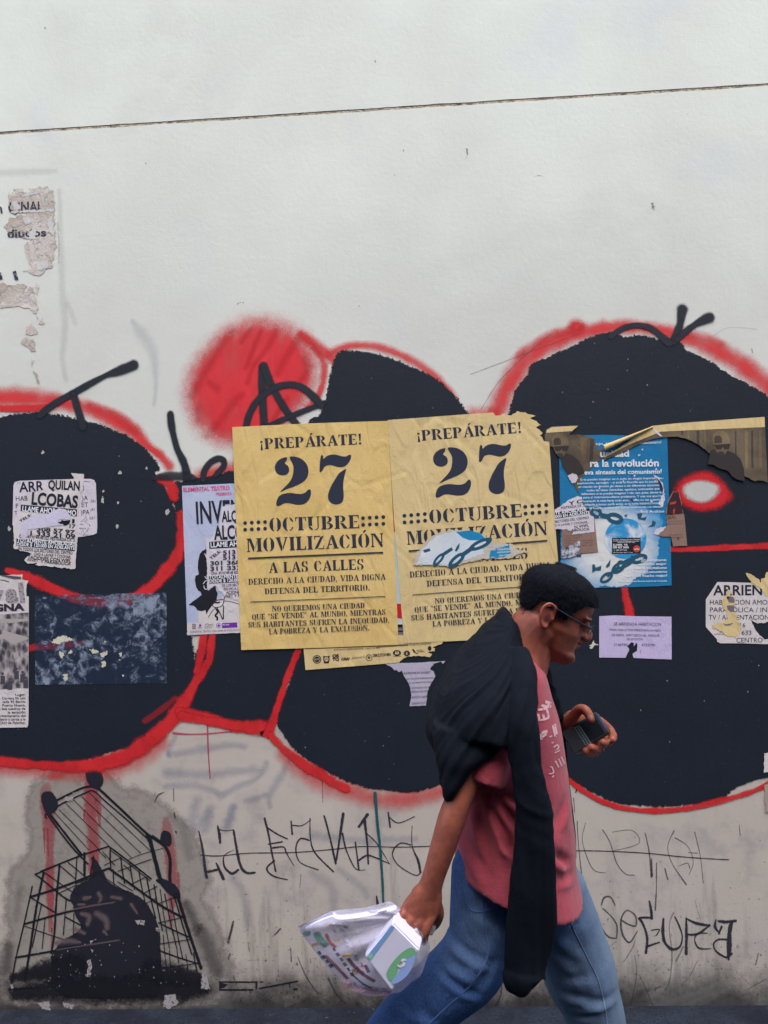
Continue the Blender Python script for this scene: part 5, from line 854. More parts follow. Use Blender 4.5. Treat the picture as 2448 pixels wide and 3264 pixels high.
F = Flat(.0059); F.poly(ze([(835, 240), (1000, 222), (1300, 200), (1630, 176), (1632, 248), (1300, 262), (1000, 275), (900, 280), (700, 360), (500, 462), (495, 455), (560, 420)]), 0)
for i, (x, w_) in enumerate(((1040, 14), (1085, 10), (1150, 18), (1205, 8), (1420, 10), (1490, 20), (1535, 14), (1590, 18))): 
    y1 = min(470, 300+(x-1000)*.62) if x < 1260 else 560
    F.poly(ze([(x, 275), (x+w_, 273), (x+w_+3, y1-20), (x+2, y1-25)]), 1 if i % 2 else 2)
F.build('printed_border', [YEL2, SEPM, SEPS], e); sepia(e, .0062, 1310, 285, 1.0)
# its loosened upper edge has curled over: a real roll of paper
V = []; Fc = []; n = 26; mm_ = 14
for i in range(n):
    t = i/(n-1); a = ze([(840-345*t, 242+150*t)])[0]; rad = .002+.0065*t
    for j in range(mm_):
        u = j/(mm_-1)*R(300); b = W(a, .0066)
        dn = Vector((0.42, 0, -.9)); V.append(b+dn*(rad*math.sin(u)*1.2+.003*j/mm_)+Vector((0, -1, 0))*(rad*(1-math.cos(u))))
for i in range(n-1):
    for j in range(mm_-1): Fc.append((i*mm_+j, i*mm_+j+1, (i+1)*mm_+j+1, (i+1)*mm_+j))
link('curled_edge', mesh('curled_edge', V, Fc, smooth=True), paper_mat('matte_curl_paper', C(206, 178, 122), C(188, 158, 100), rough=1.0, bump=.1), e)
F = Flat(.0064); F.poly(jag(ze([(842, 256), (870, 275), (910, 312), (895, 315), (860, 290)]), 1, 4, 2), 0); sans(F, 'CENTRO', *ze([(585, 405)])[0], *ze([(690, 340)])[0], 9, 1, .03); F.build('torn_white_edge', [WHT, SEPD], e)
P = jago(ze([(80, 300), (90, 265), (130, 245), (320, 236), (270, 280), (250, 300), (320, 300), (360, 310), (440, 325), (420, 340), (450, 380), (440, 410), (495, 400)]), 2, 5, 8)+ze([(500, 455), (470, 480), (400, 540), (350, 590), (320, 650), (325, 720), (300, 680), (250, 600), (220, 550), (200, 480), (185, 420)])+jago(ze([(185, 420), (150, 395), (120, 385), (80, 360)]), 1.5, 4, 2)
e = poster('concert_poster', 'sepia poster scrap with half a capped face, between torn yellow and blue posters', 'poster', P, .0042, SEP, 'sepia concert posters')
F = Flat(.0045); F.poly(ze([(95, 268), (130, 247), (315, 238), (272, 276), (90, 288)]), 0); F.poly(ze([(330, 320), (380, 325), (370, 480), (340, 500)]), 1); F.poly(ze([(400, 330), (430, 335), (420, 470), (395, 490)]), 2); F.build('printed_border', [YEL2, SEPM, SEPS], e)
sepia(e, .0048, 176, 302, .95, clip=[(12, 165), (30, 130), (100, 150), (150, 190), (185, 250), (195, 290), (160, 300), (120, 330), (70, 290), (30, 230)])
poster('paper_scrap', 'crumpled white paper tatter at the foot of the sepia scrap', 'poster scrap', jag(ze([(240, 590), (275, 572), (305, 585), (315, 610), (300, 635), (275, 645), (255, 620)]), 2, 4, 3), .0052, WHT)
# ---- flyer scraps left of the globe
e = poster('brown_flyer', 'brown paper flyer half hidden under white scraps, left of the globe', 'flyer', ze([(200, 960), (430, 890), (455, 1130), (330, 1140), (205, 1150)]), .0050, BRN)
F = Flat(.0053)
for i, (t, x1) in enumerate((('CLÍNICA DE', 340), ('CALLE LA CUESTA', 330), ('PREGUNTAR POR EL ENCARGADO', 432), ('MEDELLIN EN VENTA', 420), ('TEL 444 00 00', 420))): sans(F, t, *ze([(215, 1020+17*i)])[0], *ze([(x1, 1016+17*i)])[0], 3.5, 0, 0)
F.build('printed_text', ink_mat('dark_brown_print', C(98, 74, 66)), e)
P = jago(ze([(148, 830), (200, 800), (250, 760), (310, 735), (340, 740), (345, 790), (385, 830), (400, 870)]), 2, 4, 3)+ze([(425, 880), (430, 985)])+jago(ze([(430, 988), (330, 1000), (270, 1005), (290, 985), (220, 970), (150, 965)]), 2, 4, 6)
e = poster('rental_flyer', 'torn white AMOBLADAS flyer scrap between the torn yellow poster and the globe', 'flyer', P, .0056, WHT)
F = Flat(.0059); F.poly(ze([(152, 848), (395, 820), (400, 858), (155, 895)]), 0)
for t, x0, y0, x1, y1, h, mi, b in (('Y C', 250, 800, 345, 782, 11, 0, .03), ('PESTRADA OF. 2', 195, 828, 362, 808, 8, 0, .01), ('TE AMOBLADA', 153, 866, 375, 838, 8.5, 1, .02), ('.000 EN ADELANTE', 150, 890, 398, 858, 8.5, 1, .02), ('SECTORES DEL CENTRO', 152, 925, 390, 895, 8, 0, .01), ('D A LAVAR Y COCINAR,', 152, 950, 385, 925, 7, 0, .01), ('N WIFI,', 290, 962, 390, 950, 8, 0, .02), ('ABÓLICA', 265, 985, 395, 975, 7.5, 0, .02)): sans(F, t, *ze([(x0, y0)])[0], *ze([(x1, y1)])[0], h, mi, b)
F.build('printed_text', [INK, WINK], e)
poster('paper_scrap', 'grey mottled paper tatter just above the man\'s hair', 'poster scrap', jag(ze([(195, 1110), (240, 1090), (290, 1070), (328, 1050), (325, 1110), (315, 1150), (260, 1170), (195, 1175)]), 2.5, 4, 4), .0060, (lambda N: (N.set(.85, .2), N.col(N.mix(N.mapr(N.noise(70, 5, .7), .4, .6), C(66, 72, 84), C(196, 196, 204))), N.m)[2])(NT('mottled_scrap')))
e = poster('brown_flyer', 'brown flyer with a dark photograph on top, peeling off beside the red eye', 'flyer', jago(ze([(985, 700), (1005, 710), (1025, 690), (1040, 760), (1055, 850), (1065, 880)]), 2, 4, 2)+ze([(1085, 1085), (985, 1090), (970, 1020), (910, 1020)])+jago(ze([(880, 1010), (930, 960), (945, 940), (935, 860), (950, 760)]), 2, 4, 3), .0050, BRN)
F = Flat(.0053); F.poly(jag(ze([(945, 790), (985, 705), (1005, 712), (1022, 700), (1038, 770), (1052, 860), (940, 868)]), 1.5, 4, 2), 0)
F.poly(ze([(965, 780), (1010, 770), (1000, 790), (960, 795)]), 1); F.poly(ze([(985, 830), (1000, 820), (995, 860), (985, 860)]), 1)
sans(F, 'BIA)', *ze([(948, 898)])[0], *ze([(1003, 892)])[0], 9, 2, .03)
for i, t in enumerate(('ENTRADA $40.000', 'MARTES 8 PM', 'TEATRO', 'INFORMES AQUI')): sans(F, t, *ze([(950, 918+(18*i if i < 2 else 60+18*i))])[0], *ze([(1055, 914+(18*i if i < 2 else 60+18*i))])[0], 3.2, 2, 0)
F.poly(ze([(1012, 1025), (1030, 1023), (1030, 1038), (1021, 1048), (1012, 1038)]), 2)
F.build('printed_photograph', [ink_mat('dark_photo_print', C(62, 36, 42)), ink_mat('flame_print', C(186, 64, 48)), ink_mat('dark_brown_print', C(98, 74, 66))], e)
# ---- weathered paper remnants high on the left
TAN = paper_mat('weathered_paper', C(206, 197, 187), C(178, 164, 150), stain=.9, bump=.6, holes=.40); 
e = poster('paper_remnant', 'weathered remnants of old lettered bills peeling off the white plaster, upper left', 'poster scrap', jag(z1([(45, 190), (90, 170), (150, 165), (240, 155), (285, 180), (288, 285), (295, 460), (285, 530), (270, 590), (200, 630), (150, 560), (130, 480), (170, 430), (120, 430), (40, 400), (20, 370), (60, 320), (130, 300), (60, 280), (45, 240)]), 7, 6, 3), .0012, TAN)
F = Flat(.0012)
for i, P in enumerate(([(-20, 660), (60, 680), (120, 670), (180, 690), (190, 740), (205, 800), (190, 830), (150, 800), (90, 790), (-20, 800)], [(120, 600), (210, 590), (215, 620), (180, 625)], [(190, 660), (205, 680), (200, 735), (190, 720)], [(140, 900), (170, 880), (200, 930), (165, 945), (135, 940)], [(110, 985), (130, 955), (180, 965), (190, 1030), (165, 1030), (140, 1000)], [(165, 1070), (188, 1075), (170, 1115)], [(175, 1130), (195, 1140), (210, 1200), (200, 1200)], [(225, 850), (240, 880), (205, 885)], [(190, 840), (205, 850), (195, 860)])): F.poly(jag(z1(P), 4, 5, i), 0)
F.build('paper_fragment', TAN, e)
F = Flat(.0016)
for t, x0, y0, x1, h in (('QINAL', 45, 295, 230, 32), ('diudos', 40, 425, 245, 24), ('l', 80, 652, 98, 27), ('l', -8, 650, 15, 20), ('n', -15, 300, 15, 30)): sans(F, t, *z1([(x0, y0)])[0], *z1([(x1, y0-5)])[0], h, 0, .03)
F.build('printed_text', ink_mat('worn_print', C(62, 58, 74), .35), e)
F = Flat(.0018)
for i, P in enumerate(([(60, 288), (288, 275), (286, 290), (62, 300)], [(120, 330), (150, 310), (170, 345), (140, 360)], [(185, 560), (260, 540), (250, 590), (200, 600)], [(100, 215), (160, 190), (230, 185), (150, 210)], [(245, 330), (280, 320), (285, 420), (262, 400)], [(60, 250), (90, 230), (120, 280), (80, 282)], [(150, 395), (190, 380), (190, 440), (160, 440)])): F.poly(jag(z1(P), 4, 5, i+50), 0)
F.build('paper_fragment', paper_mat('peeled_white_paper', C(206, 204, 198), C(190, 184, 176)), e)
s = Spray(.0006); s.add(z1([(0, 85, 60), (120, 80, 70), (290, 75, 50)]), op=.5); s.add(z1([(315, 180, 40), (322, 450, 50), (330, 700, 60), (345, 900, 60), (330, 1050, 50), (350, 1180, 40)]), op=.5); s.add(z1([(305, 350, 14), (312, 470, 8), (310, 560, 16)])); s.add(z1([(360, 780, 50), (400, 880, 40)]), op=.4)
s.build('old_paste_stain', spray_mat('old_paste_stain', C(176, 176, 164), soft=.9, grain=1.2, opac=.30), wall)
# ------------------------------------------------------------------ the walking man
Y0 = -0.80
class Solid:
    def __init__(s): s.V = []; s.F = []
    def ring(s, secs, N=28, cap=True, p=2.0):
        """loft through sections (centre, half-axis a, half-axis b); superellipse power p"""
        b = len(s.V)
        for c, a, bb in secs:
            for k in range(N):
                t = 2*math.pi*k/N; x = math.cos(t); y = math.sin(t)
                x = math.copysign(abs(x)**(2/p), x); y = math.copysign(abs(y)**(2/p), y)
                s.V.append(tuple(np.array(c)+np.array(a)*x+np.array(bb)*y))
        n = len(secs)
        for i in range(n-1):
            for k in range(N): q = b+i*N; s.F.append((q+k, q+(k+1) % N, q+N+(k+1) % N, q+N+k))
        if cap:
            s.F.append(tuple(b+k for k in range(N))[::-1]); s.F.append(tuple(b+(n-1)*N+k for k in range(N)))
        return s
    def sections(s, rows, k=5, N=32, Y=None, p=2.0, cap=True):
        """rows: (Lx,Ly,Rx,Ry,half depth[,Yc]) in photo pixels on the man's own plane"""
        rows = [(tuple(r)+((Y if Y is not None else Y0),)*(6-len(r))+(0,))[:7] for r in rows]; out = []
        for r in cr(rows, k):
            L = at(r[0], r[1], r[5]); Rr = at(r[2], r[3], r[5]); out.append(((L+Rr)/2, (Rr-L)/2, Vector((0, r[4], -(r[6] if len(r) > 6 else 0)))))
        return s.ring(out, N, cap, p)
    def tube(s, pts, k=5, N=18, px=True, ends=True):
        """pts: (px,py,Y,ra,rb) or 3-D points with radii"""
        Q = []
        for r in pts:
            c = at(r[0], r[1], r[2]) if px else Vector(r[:3]); ra = r[3]; rb = r[4] if len(r) > 4 else ra; Q.append(tuple(c)+(ra, rb))
        Q = cr(Q, k); n = len(Q); secs = []
        for i, q in enumerate(Q):
            t = Vector((Q[min(i+1, n-1)]-Q[max(i-1, 0)])[:3]).normalized(); yv = Vector((0, 1, 0))
            if abs(t.y) > .85: yv = Vector((1, 0, 0))
            a = t.cross(yv).normalized(); bb = a.cross(t).normalized(); secs.append((Vector(q[:3]), a*q[3], bb*q[4]))
        if ends:
            for e, sg in ((0, -1), (n-1, 1)):
                c, a, bb = secs[e if e == 0 else -1]; t = Vector((Q[e]-Q[e-1 if e else 1])[:3]).normalized()
                r_ = min(a.length, bb.length); add = [(c+t*r_*math.sin(u), a*max(.12, math.cos(u)), bb*max(.12, math.cos(u))) for u in (.5, 1.0, 1.4)]
                secs = add[::-1]+secs if e == 0 else secs+add
        return s.ring(secs, N)
    def ball(s, c, r, rot=None, N=16):
        r = (r,)*3 if isinstance(r, (int, float)) else r; c = Vector(c); M = rot or Matrix.Identity(3); secs = []
        for i in range(9):
            u = -math.pi/2+math.pi*(i+.5)/9; secs.append((c+M @ Vector((0, 0, r[2]*math.sin(u))), M @ Vector((r[0]*math.cos(u), 0, 0)), M @ Vector((0, r[1]*math.cos(u), 0))))
        return s.ring(secs, N)
    def xf(s, M, start=0):
        for i in range(start, len(s.V)): s.V[i] = tuple(M @ Vector(s.V[i]))
        return s
def fuse(name, sol, voxel, smooth, mat, parent, disp=None, dec=None, iters=1.0):
    me = mesh(name+'_raw', sol.V, sol.F); bm = bmesh.new(); bm.from_mesh(me); bmesh.ops.recalc_face_normals(bm, faces=bm.faces); bm.to_mesh(me); bm.free()
    o = bpy.data.objects.new(name+'_raw', me); COL.objects.link(o)
    rm = o.modifiers.new('r', 'REMESH'); rm.mode = 'VOXEL'; rm.voxel_size = voxel
    if smooth: sm = o.modifiers.new('s', 'SMOOTH'); sm.factor = .5; sm.iterations = smooth
    dg = bpy.context.evaluated_depsgraph_get(); dg.update(); out = bpy.data.meshes.new_from_object(o.evaluated_get(dg)); bpy.data.objects.remove(o); out.name = name
    if disp:
        n = len(out.vertices); co = np.empty(n*3); out.vertices.foreach_get('co', co); no = np.empty(n*3); out.vertex_normals.foreach_get('vector', no); co = co.reshape(-1, 3); no = no.reshape(-1, 3)
        d = np.array([disp(Vector(c), Vector(nn)) for c, nn in zip(co, no)]); co += no*d[:, None]; out.vertices.foreach_set('co', co.ravel()); out.update()
    out.polygons.foreach_set('use_smooth', [True]*len(out.polygons)); out.materials.clear()
    return link(name, out, mat, parent)
def fnoise(p, sx, sy, sz, o=0): return noise.noise((p.x*sx+o, p.y*sy+o*1.7, p.z*sz-o))
def ridge(p, sx, sy, sz, o=0): return 1-2*abs(fnoise(p, sx, sy, sz, o))
feet = at(1700, 1632, Y0); man = empty('person', (feet.x, Y0, 0), 'man in dark jacket over red T-shirt and jeans, walking right while reading his phone', 'person')

# ---- head, in its own frame: +X face, +Y his left, +Z up, origin under the chin
HD = 0.86
HB = Solid()
prof = [(-.004, .066, .028, .018), (.004, .078, .014, .027), (.014, .086, .002, .036), (.026, .086, -.012, .044), (.036, .078, -.022, .047), (.048, .079, -.034, .051), (.060, .079, -.046, .055), (.070, .081, -.056, .059), (.082, .080, -.068, .065), (.096, .0775, -.080, .0665), (.110, .0765, -.089, .0690), (.118, .078, -.093, .072), (.128, .086, -.097, .0745), (.140, .089, -.100, .076), (.158, .089, -.102, .077), (.176, .083, -.101, .0765), (.194, .072, -.093, .071), (.210, .052, -.076, .059), (.222, .026, -.054, .041), (.2295, -.004, -.03, .018)]
secs = []
for z, f, b, w_ in cr(prof, 4): secs.append((Vector(((f+b)/2, 0, z)), Vector(((f-b)/2, 0, 0)), Vector((0, w_, 0))))
HB.ring(secs, 40, True, 2.05)
HB.tube([(.079, 0, .123, .0085, .0065), (.0865, 0, .109, .0115, .0085), (.0922, 0, .095, .0155, .0100), (.0942, 0, .0845, .0165, .0118), (.088, 0, .0765, .0115, .0100)], px=False)     # nose
for s_ in (-1, 1):
    HB.ball((.0890, .0120*s_, .0820), (.0105, .0078, .0078)); HB.ball((.0725, .030*s_, .1325), (.0150, .029, .0080)); HB.ball((.0715, .032*s_, .1135), (.0090, .0140, .0080));
    # ear: plate, rolled rim, lobe, tragus
    ex, ez = -.031, .106
    HB.ball((ex, .0745*s_, ez), (.016, .006, .027)); 
    HB.tube([(ex+.014, .074*s_, ez+.006, .0045), (ex+.012, .080*s_, ez+.024, .0045), (ex-.004, .085*s_, ez+.032, .0048), (ex-.017, .087*s_, ez+.022, .0048), (ex-.020, .087*s_, ez+.002, .0046), (ex-.013, .083*s_, ez-.018, .0045), (ex-.002, .079*s_, ez-.028, .0065), (ex+.006, .076*s_, ez-.026, .0055)], px=False, k=4, N=10)
    HB.tube([(ex-.009, .081*s_, ez+.018, .003), (ex-.011, .0815*s_, ez, .003), (ex-.004, .079*s_, ez-.012, .003)], px=False, k=3, N=8); HB.ball((ex+.014, .077*s_, ez-.003), (.005, .004, .007))
HB.ball((.0815, 0, .0680), (.0100, .019, .0062)); HB.ball((.0800, 0, .0550), (.0100, .017, .0066)); HB.ball((.076, 0, .016), (.013, .018, .013))
PITCH, HYAW = R(22), R(1)
MH3 = Matrix.Rotation(HYAW, 3, 'Z') @ Matrix.Rotation(PITCH, 3, 'Y')
ear_loc = Vector((-.031, -.080, .106)); ear_w = at(1746, 1964, -0.868)
MH = Matrix.Translation(ear_w - MH3 @ (ear_loc*HD)) @ MH3.to_4x4() @ Matrix.Scale(HD, 4)
def hd(x, y, z): return MH @ Vector((x, y, z))
HB.xf(MH)
# ---- neck, trunk, arms, hands, legs: one body
nb = hd(-.045, 0, .06); 
HB.tube([tuple(hd(-.028, 0, .075))+(.058, .058), tuple(hd(-.045, 0, .035))+(.057, .056), tuple(at(1668, 2085, Y0))+(.062, .060), tuple(at(1645, 2160, Y0))+(.065, .075)], px=False)
HB.sections([(1590, 2120, 1712, 2165, .10), (1535, 2195, 1735, 2220, .135), (1490, 2300, 1755, 2310, .16), (1478, 2420, 1770, 2425, .15), (1476, 2540, 1785, 2540, .145), (1480, 2640, 1795, 2650, .145), (1485, 2720, 1790, 2780, .145), (1500, 2790, 1790, 2840, .14)])
# near (right) arm and the fist on the bag
HB.tube([(1610, 2220, -.905, .046, .046), (1565, 2290, -.935, .046, .046), (1515, 2420, -.955, .036, .040), (1466, 2540, -.972, .0285, .038), (1440, 2610, -.980, .0285, .037), (1412, 2700, -.985, .0262, .033), (1388, 2775, -.985, .0235, .028), (1372, 2825, -.985, .0245, .023), (1360, 2855, -.985, .033, .020)], N=22)
HB.ring([(at(x, y, -.985), (at(x, y, -.985)-at(x-dx, y-dy, -.985)), Vector((0, dpt, 0))) for x, y, dx, dy, dpt in cr([(1371, 2828, 37, 8, .019), (1360, 2855, 50, 10, .019), (1346, 2885, 59, 11, .018), (1336, 2908, 61, 11, .017), (1332, 2922, 58, 11, .014)], 4)], 22, True, 2.4)
def finger(pts, r0, r1):
    n = len(pts); HB.tube([tuple(p)+(r0+(r1-r0)*i/(n-1),) for i, p in enumerate(pts)], k=4, N=12)
for (kx, ky), (px_, py_), r_ in (((1286, 2906), (1281, 2925), .0085), ((1314, 2918), (1300, 2954), .0098), ((1344, 2926), (1323, 2976), .0102), ((1374, 2926), (1346, 2988), .0102)):
    finger([(kx, ky, -.992), ((kx+px_)/2, (ky+py_)/2, -.998), (px_, py_, -.994), (px_+4, py_+10, -.972), (px_+8, py_-4, -.952), (px_+10, py_-24, -.950)], r_, r_*.85)
finger([(1388, 2872, -.975), (1399, 2912, -.965), (1388, 2944, -.950), (1368, 2962, -.940)], .0125, .0095)
# far (left) arm and the hand round the phone
HB.tube([(1600, 2200, -.64, .05), (1640, 2340, -.60, .043), (1700, 2420, -.585, .036), (1752, 2372, -.60, .033), (1796, 2322, -.625, .026, .022), (1816, 2312, -.635, .026, .02)], N=20)
HB.ring([(at(x, y, yy), at(x, y, yy)-at(x-dx, y-dy, yy), Vector((0, dpt, 0))) for x, y, yy, dx, dy, dpt in cr([(1804, 2318, -.628, 16, 28, .017), (1832, 2308, -.634, 22, 42, .015), (1862, 2312, -.634, 28, 50, .012), (1890, 2316, -.632, 28, 50, .010)], 4)], 20, True, 2.3)
finger([(1806, 2306, -.640), (1828, 2282, -.655), (1846, 2262, -.668), (1864, 2262, -.682), (1878, 2280, -.690), (1884, 2294, -.690)], .0150, .0098)
for pts in ([(1912, 2296, -.630), (1942, 2322, -.632), (1955, 2344, -.648), (1952, 2357, -.672)], [(1898, 2318, -.630), (1932, 2352, -.634), (1938, 2368, -.655), (1922, 2367, -.690)], [(1886, 2340, -.630), (1915, 2378, -.636), (1908, 2390, -.662), (1884, 2382, -.694)], [(1872, 2356, -.630), (1896, 2394, -.640), (1888, 2402, -.664), (1868, 2394, -.692)]): finger(pts, .0098, .0098)
# legs inside the jeans and feet inside the shoes
HB.tube([(1570, 2780, -.855, .055), (1550, 2900, -.865, .052), (1530, 3020, -.88, .048), (1400, 3160, -.89, .05), (1240, 3330, -.89, .042), (1130, 3450, -.89, .034)], N=16); HB.tube([(1740, 2830, -.725, .06), (1800, 2960, -.71, .06), (1862, 3140, -.70, .055), (1910, 3300, -.70, .05), (1945, 3480, -.70, .042), (1965, 3650, -.70, .034)], N=16)
def skin_mat():
    N = NT('brown_skin'); N.set(.52, .35)
    base = N.mix(N.mapr(N.noise(30, 5, .65), .3, .7), (.36, .104, .060, 1), (.22, .060, .038, 1)); base = N.mix(N.math('MULTIPLY', N.mapr(N.noise(110, 4, .7), .5, .72), .35), base, (.16, .055, .045, 1)); base = N.mix(N.math('MULTIPLY', N.attr('red'), .7), base, (.34, .065, .055, 1)); base = N.mix(N.math('MULTIPLY', N.attr('stubble'), N.mapr(N.noise(420, 2), .35, .65, .25, .75)), base, (.075, .05, .045, 1)); base = N.mix(N.attr('dark'), base, (.018, .014, .016, 1)); base = N.mix(N.attr('nail'), base, (.50, .26, .20, 1)); N.col(base)
    N.b.inputs['Subsurface Weight'].default_value = .06; N.b.inputs['Subsurface Radius'].default_value = (.006, .003, .002); N.b.inputs['Subsurface Scale'].default_value = .6
    N.bump(N.math('ADD', N.noise(260, 3, .6), N.math('MULTIPLY', N.noise(40, 3), .7)), .10, .003); return N.m
body = fuse('body', HB, .0028, 7, skin_mat(), man)
me = body.data; n = len(me.vertices); co = np.empty(n*3); me.vertices.foreach_get('co', co); co = co.reshape(-1, 3)
MI = np.array(MH.inverted()); lc = (np.c_[co, np.ones(n)] @ MI.T)[:, :3]; lx, ly, lz = lc[:, 0], lc[:, 1], lc[:, 2]; ay = abs(ly)
def sst(v, a, b): t = np.clip((v-a)/(b-a), 0, 1); return t*t*(3-2*t)
def el(cx, cy, cz, rx, ry, rz): return sst(np.sqrt(((lx-cx)/rx)**2+((ay-cy)/ry)**2+((lz-cz)/rz)**2), 1.25, .75)
dark = np.maximum.reduce([el(.083, .033, .1385, .026, .024, .0058)*.95, el(.080, .032, .1125, .016, .016, .0034)*.95, el(.080, 0, .0617, .018, .026, .0030)*.85, el(-.030, .083, .102, .008, .010, .012)*.65, el(.098, .007, .0755, .006, .004, .003)*.8])
red = np.maximum.reduce([el(.083, 0, .061, .015, .024, .012)*1.0, el(-.036, .083, .106, .022, .02, .034)*.55, el(.104, 0, .086, .016, .016, .013)*.6, el(.06, .045, .09, .02, .02, .018)*.25])
stub = np.maximum.reduce([el(.084, .008, .0745, .014, .024, .006)*.95, el(.075, 0, .022, .025, .030, .020)*.55, el(.05, .045, .03, .05, .02, .028)*.35, sst(np.sqrt(((lx+.07)/.05)**2+((lz-.055)/.03)**2), 1.2, .5)*.45*(lz > -.05)])
nail = np.zeros(n)
for p in ((1881, 2288, -.699), ): nail = np.maximum(nail, sst(np.linalg.norm((co-np.array(at(*p)))*np.array([1, 1, 1]), axis=1), .0085, .0055))
for k, a in (('dark', dark), ('red', red), ('stubble', stub), ('nail', nail)): q_ = me.attributes.new(k, 'FLOAT', 'POINT'); q_.data.foreach_set('value', a.astype(np.float32))

# ---- hair: short cap with a worked hairline, plus a nap of short strands
HS = Solid(); hp = [(z, f, b, w_) for z, f, b, w_ in prof if z > .09]
def hairline(x, y):   # lowest z of hair at this place round the head (local frame)
    return None
secs = []
for z, f, b, w_ in cr([(.072, -.030, -.071, .050)]+[(.085, -.028, -.083, .060)]+hp+[(.238, -.006, -.028, .012)], 4):
    g_ = .006+.009*max(0, min(1, (z-.14)/.08)); secs.append((Vector(((f+b)/2, 0, z+.006*max(0, min(1, (z-.15)/.08)))), Vector(((f-b)/2+g_, 0, 0)), Vector((0, w_+g_*.75, 0))))
HS.ring(secs, 40, True, 2.2); HS.xf(MH)
hair = fuse('hair_raw', HS, .0035, 2, None, None)
bm = bmesh.new(); bm.from_mesh(hair.data); bpy.data.objects.remove(hair); MHi = MH.inverted(); kill = []
for v in bm.verts:
    p = MHi @ v.co; jit = noise.noise((p.x*120, p.y*120, p.z*120))*.0025
    # hairline: forehead high, temples back, sideburn in front of the ear, round behind the ear, down to the nape
    if p.x > .055: lim = .163-(.09-p.x)*.10+abs(p.y)*.02
    elif p.x > .030: lim = .163-(.055-p.x)*1.25
    elif p.x > -.012: lim = .108+(.0 if p.x < .016 else (p.x-.016)*1.75)
    elif p.x > -.058: lim = .136
    else: lim = max(.070, .136-(-.058-p.x)*2.2)
    if p.z+jit < lim: kill.append(v)
bmesh.ops.delete(bm, geom=kill, context='VERTS')
for v in bm.verts:
    p = v.co; v.co += v.normal*(noise.noise((p.x*70, p.y*70, p.z*70))*.0012+noise.noise((p.x*190, p.y*190, p.z*190))*.0006)
# thickness so that the cap is a closed body
geo = bmesh.ops.solidify(bm, geom=bm.faces[:], thickness=.006)
bm.normal_update(); rnd = random.Random(9); base_faces = [f for f in bm.faces]; add = []
for k in range(16000):
    f = rnd.choice(base_faces); c = f.calc_center_median(); nn = f.normal; p = MHi @ c
    outw = (p-Vector((-.006, 0, .14))); 
    if nn.dot(MH3 @ outw) <= 0: continue
    grow = MH3 @ Vector((.6 if p.x > 0 else -.5, 0, -.7)); d = (nn*.22+grow*rnd.uniform(.5, .9)+Vector((rnd.uniform(-.25, .25), rnd.uniform(-.25, .25), rnd.uniform(-.25, .25)))).normalized(); l = rnd.uniform(.006, .011); sd_ = d.cross(nn).normalized()*.0004; c = c+Vector((rnd.uniform(-1, 1), rnd.uniform(-1, 1), rnd.uniform(-1, 1)))*.0015
    add.append((c-sd_, c+sd_, c+d*l))
for a, b, c in add: bm.faces.new([bm.verts.new(a), bm.verts.new(b), bm.verts.new(c)])
hm = bpy.data.meshes.new('hair'); bm.to_mesh(hm); bm.free()
def hair_mat():
    N = NT('black_hair'); N.set(.75, .12); N.col(N.mix(N.noise(90, 3), (.003, .004, .007, 1), (.006, .007, .012, 1))); N.bump(N.noise(240, 3, .7, stretch=(1, 1, .4)), .5, .006); return N.m
link('hair', hm, hair_mat(), man)
hm.polygons.foreach_set('use_smooth', [True]*len(hm.polygons))
# ---- spectacles
GS = Solid(); GF = ink_mat('dark_spectacle_frame', (.012, .02, .03, 1), 0, .35)
gl = empty_g = None
def loop(cy): return [(.101-abs(cy+dy)*.28*abs(cy+dy)/.05, cy+dy, .1045+dz) for dy, dz in ((-.024, .006), (-.020, .013), (0, .0145), (.020, .013), (.024, .006), (.022, -.009), (.012, -.0145), (-.012, -.0145), (-.022, -.009), (-.024, .006))]
for s_ in (-1, 1):
    lp = loop(.033*s_); GS.tube([tuple(hd(*p))+((.0013 if p[2] > .105 else .0005),) for p in lp], px=False, k=3, N=6)
    GS.tube([tuple(hd(*p))+(.0019, .0016) for p in ((.092, .0575*s_, .112), (.075, .070*s_, .1135), (.030, .0795*s_, .1215), (-.022, .081*s_, .131), (-.044, .081*s_, .124))], px=False, k=4, N=8)
GS.tube([tuple(hd(*p))+(.0012,) for p in ((.1005, -.010, .109), (.103, 0, .111), (.1005, .010, .109))], px=False, k=3, N=6)
gobj = link('spectacles', mesh('spectacles', GS.V, GS.F, smooth=True), GF, man)
LS = [];
for s_ in (-1, 1):
    lp = [hd(*p) for p in loop(.033*s_)[:-1]]; b = len(LS); LS += lp
gm = NT('spectacle_lens'); gm.b.inputs['Base Color'].default_value = (.85, .92, .95, 1); gm.b.inputs['Alpha'].default_value = .18; gm.b.inputs['Roughness'].default_value = .03
link('lens', mesh('lens', LS[:9], [tuple(range(9))]), gm.m, gobj); link('lens', mesh('lens', LS[9:], [tuple(range(9))]), gm.m, gobj)

